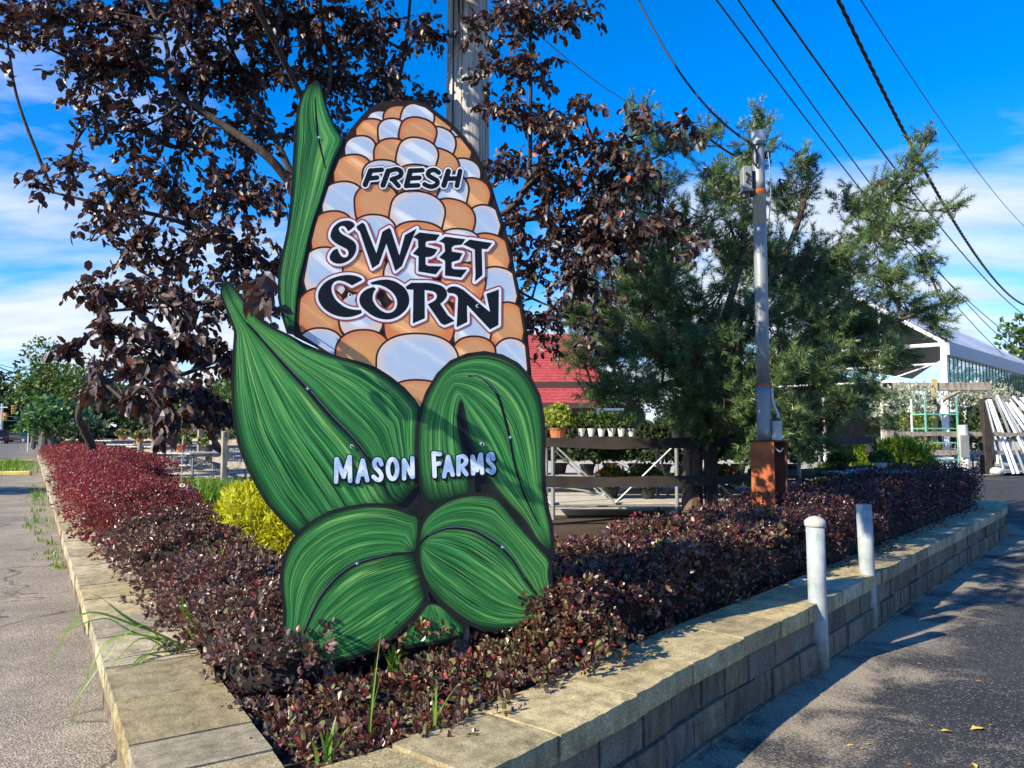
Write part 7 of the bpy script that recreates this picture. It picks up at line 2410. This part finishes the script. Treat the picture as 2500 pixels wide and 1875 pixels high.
# traffic: two cars, signals, poles, marker
def car(c, rz, paint, label, L=4.6, W=1.8, H=1.42, suv=False):
    t = thing('parked_car' if False else 'car', label, 'car', tuple(c), rz, 'cars waiting at the signal')
    prof = [(-L / 2, .35), (-L / 2, .78), (-L / 2 + .12, .95), (-L / 2 + .75, 1.0), (-L * .18, H), (L * .14, H), (L * .27, .98), (L / 2 - .15, .85), (L / 2, .65), (L / 2, .35)] if not suv else \
           [(-L / 2, .4), (-L / 2, .95), (-L / 2 + .05, 1.1), (-L / 2 + .3, H), (L * .1, H), (L * .25, 1.08), (L / 2 - .15, .98), (L / 2, .7), (L / 2, .4)]
    prof = np.array(prof); n = len(prof)
    V = []
    for sy, inn in ((-1, 0), (1, 0)):
        for x, z_ in prof:
            V.append([x, sy * W / 2 * (1 - .16 * max(0, (z_ - .9)) / .5), z_])
    mb = MB().add(V, [[0, i, i + 1] for i in range(1, n - 1)] + [[n, n + i + 1, n + i] for i in range(1, n - 1)], [[i, n + i, n + (i + 1) % n, (i + 1) % n] for i in range(n)])
    put('body', mb, M[paint], t, False)
    xr = -L / 2 + (.42 if not suv else .16)
    put('rear_window', MB().box((xr, 0, (1.0 + H) / 2 + .0), (.03, W * .7, (H - .98) * .75), ry=.85 if not suv else .3), M['car_glass'], t, False)
    for sy in (-1, 1):
        put('side_window', MB().box((-.02 * L, sy * W * .475, (1.0 + H) / 2), (L * .36, .03, (H - 1.0) * .68), rx=-sy * .22), M['car_glass'], t, False)
        put('tail_light', MB().box((-L / 2 - .005, sy * W * .36, .84), (.05, W * .2, .13), bev=.01), M['tail_red'], t, False)
        for sx in (-.31, .31):
            w_ = put('wheel', MB().tube([(sx * L, sy * W * .42, .33), (sx * L, sy * W * .505, .33)], .33, 16), M['black'], t, False)
            put('rim', MB().tube([(sx * L, sy * W * .50, .33), (sx * L, sy * W * .515, .33)], .2, 10), M['galv'], w_, False)
    put('plate', MB().box((-L / 2 - .012, 0, .72), (.02, .45, .14)), M['let_white'], t, False)
    put('bumper', MB().box((-L / 2 - .03, 0, .45), (.12, W * .96, .2), bev=.03), M[paint], t, False)
    return t
ca = math.atan2(DIR[1], DIR[0])
pc_ = P(42, 1080, 108); pc_[2] = .175
car(pc_, ca + 1.0, 'car_black', 'black sedan turning at the far signal')
pc_ = P(-4, 1083, 96); pc_[2] = .175
car(pc_, ca + .1, 'car_dark', 'dark red sport utility car at the left picture edge', 4.5, 1.85, 1.7, True)
def signal(u, v, y, lit, label):
    c = P(u, v, y)
    t = thing('traffic_light', label, 'traffic light', tuple(c), 0, 'signals hanging over the far crossing')
    put('housing', MB().box((c[0], c[1], c[2]), (.36, .3, 1.05), bev=.03), M['signal_yellow'], t)
    for k, z_ in enumerate((.33, 0, -.33)):
        l_ = put('lens', MB().tube([(c[0], c[1] - .15, c[2] + z_), (c[0], c[1] - .18, c[2] + z_)], .13, 12), M['lamp_red' if (k == 0 and lit) else 'signal_dark'], t)
        put('visor', MB().tube([(c[0], c[1] - .16, c[2] + z_ + .1), (c[0], c[1] - .36, c[2] + z_ + .1)], .07, 8), M['signal_yellow'], t)
signal(12.5, 1018, 100, True, 'traffic light with red lamp lit, hanging at the far left')
signal(33, 1000, 96, False, 'yellow cased traffic light hanging higher than the red one')
sg0, sg1 = P(-70, 1013, 98), P(95, 1024, 104)
for dz, lb in ((0.0, 'upper signal span wire across the far crossing'), (-.55, 'lower signal span wire across the far crossing')):
    wire(np.array(sg0) + [0, 0, dz + .6], np.array(sg1) + [0, 0, dz + .3], .05, .3, lb, 'galv_dull', 'span_wire', 'span wires of the far signals')
def slim_pole(u, vt, y, r, mat, label, lean=0.0):
    b = P(u, 1075, y); tz = P(u, vt, y)[2]
    t = thing('utility_pole', label, 'utility pole', (b[0], b[1], .15))
    put('pole', MB().tube([(b[0], b[1], .1), (b[0] + lean * .5, b[1], tz / 2), (b[0] + lean, b[1], tz)], [r, r * .9, r * .75], 8), M[mat], t)
    put('crossarm', MB().box((b[0] + lean, b[1] - .1, tz - .5), (1.6, .1, .12)), M[mat], t)
slim_pole(81, 943, 62, .17, 'rail', 'brown utility pole left of the tall airy tree')
slim_pole(100, 895, 52, .15, 'bark_grey', 'grey utility pole inside the tall airy tree')
slim_pole(2, 985, 100, .2, 'galv_dull', 'pale steel pole above the dark red car')
# route marker
c = P(68, 1024, 55)
rmk = thing('route_marker', 'blue and white county route marker with number 5 on a slim post', 'road sign', (c[0], c[1], .1))
put('post', MB().box((c[0] + .05, c[1] + .04, (c[2] + .1) / 2 + .2), (.07, .06, c[2] + .4)), M['galv_dull'], rmk)
put('plate', MB().box((c[0], c[1], c[2]), (.62, .03, .62), bev=.004), M['let_white'], rmk)
pent = [(-.25, .22), (.25, .22), (.27, -.02), (0, -.27), (-.27, -.02)]
V = [[c[0] + x, c[1] - .018, c[2] + z_] for x, z_ in pent]
put('shield', MB().add(V, [[0, 2, 1], [0, 3, 2], [0, 4, 3]]), M['marker_blue'], rmk)
five = catmull([(.10, .15), (-.07, .15), (-.09, .02), (.03, .03), (.10, -.05), (.03, -.14), (-.09, -.11)], 4)
nf = MB().tube([(c[0] + x, c[1] - .03, c[2] + z_) for x, z_ in five], .03, 5)
put('numeral', nf, M['let_white'], rmk)
put('direction_plate', MB().box((c[0], c[1], c[2] + .52), (.62, .03, .3), bev=.004), M['plastic_grey'], rmk)
put('arrow_plate', MB().box((c[0], c[1], c[2] - .5), (.6, .03, .22), bev=.004), M['let_white'], rmk)
# yellow kerbed island with weeds
isl = MB()
ip = [on_road(t, s, .17) for t, s in ((26, .3), (26.3, 1.2), (30, 2.3), (38, 2.6), (38, .2))]
for a_, b_ in zip(ip[:-1], ip[1:]):
    dd = np.array(b_) - a_
    isl.box(tuple((np.array(a_) + b_) / 2 + [0, 0, .06]), (float(np.linalg.norm(dd)) + .1, .18, .15), rz=math.atan2(dd[1], dd[0]), bev=.03)
kt = thing('traffic_island', 'low yellow painted kerb island with weeds at the far road edge', 'kerb', tuple(ip[1]))
put('kerb', isl, M['yellow_curb'], kt)
gl = MB()
for k in range(70):
    p = on_road(rng.uniform(26.5, 38), rng.uniform(.3, 1.9), .18)
    V, q = blades(p, 12, rng.uniform(.2, .6), .03, .25, 700 + k, curve=.5); gl.add(V, None, q)
put('weeds', gl, M['grassblade'], kt, kind='stuff')
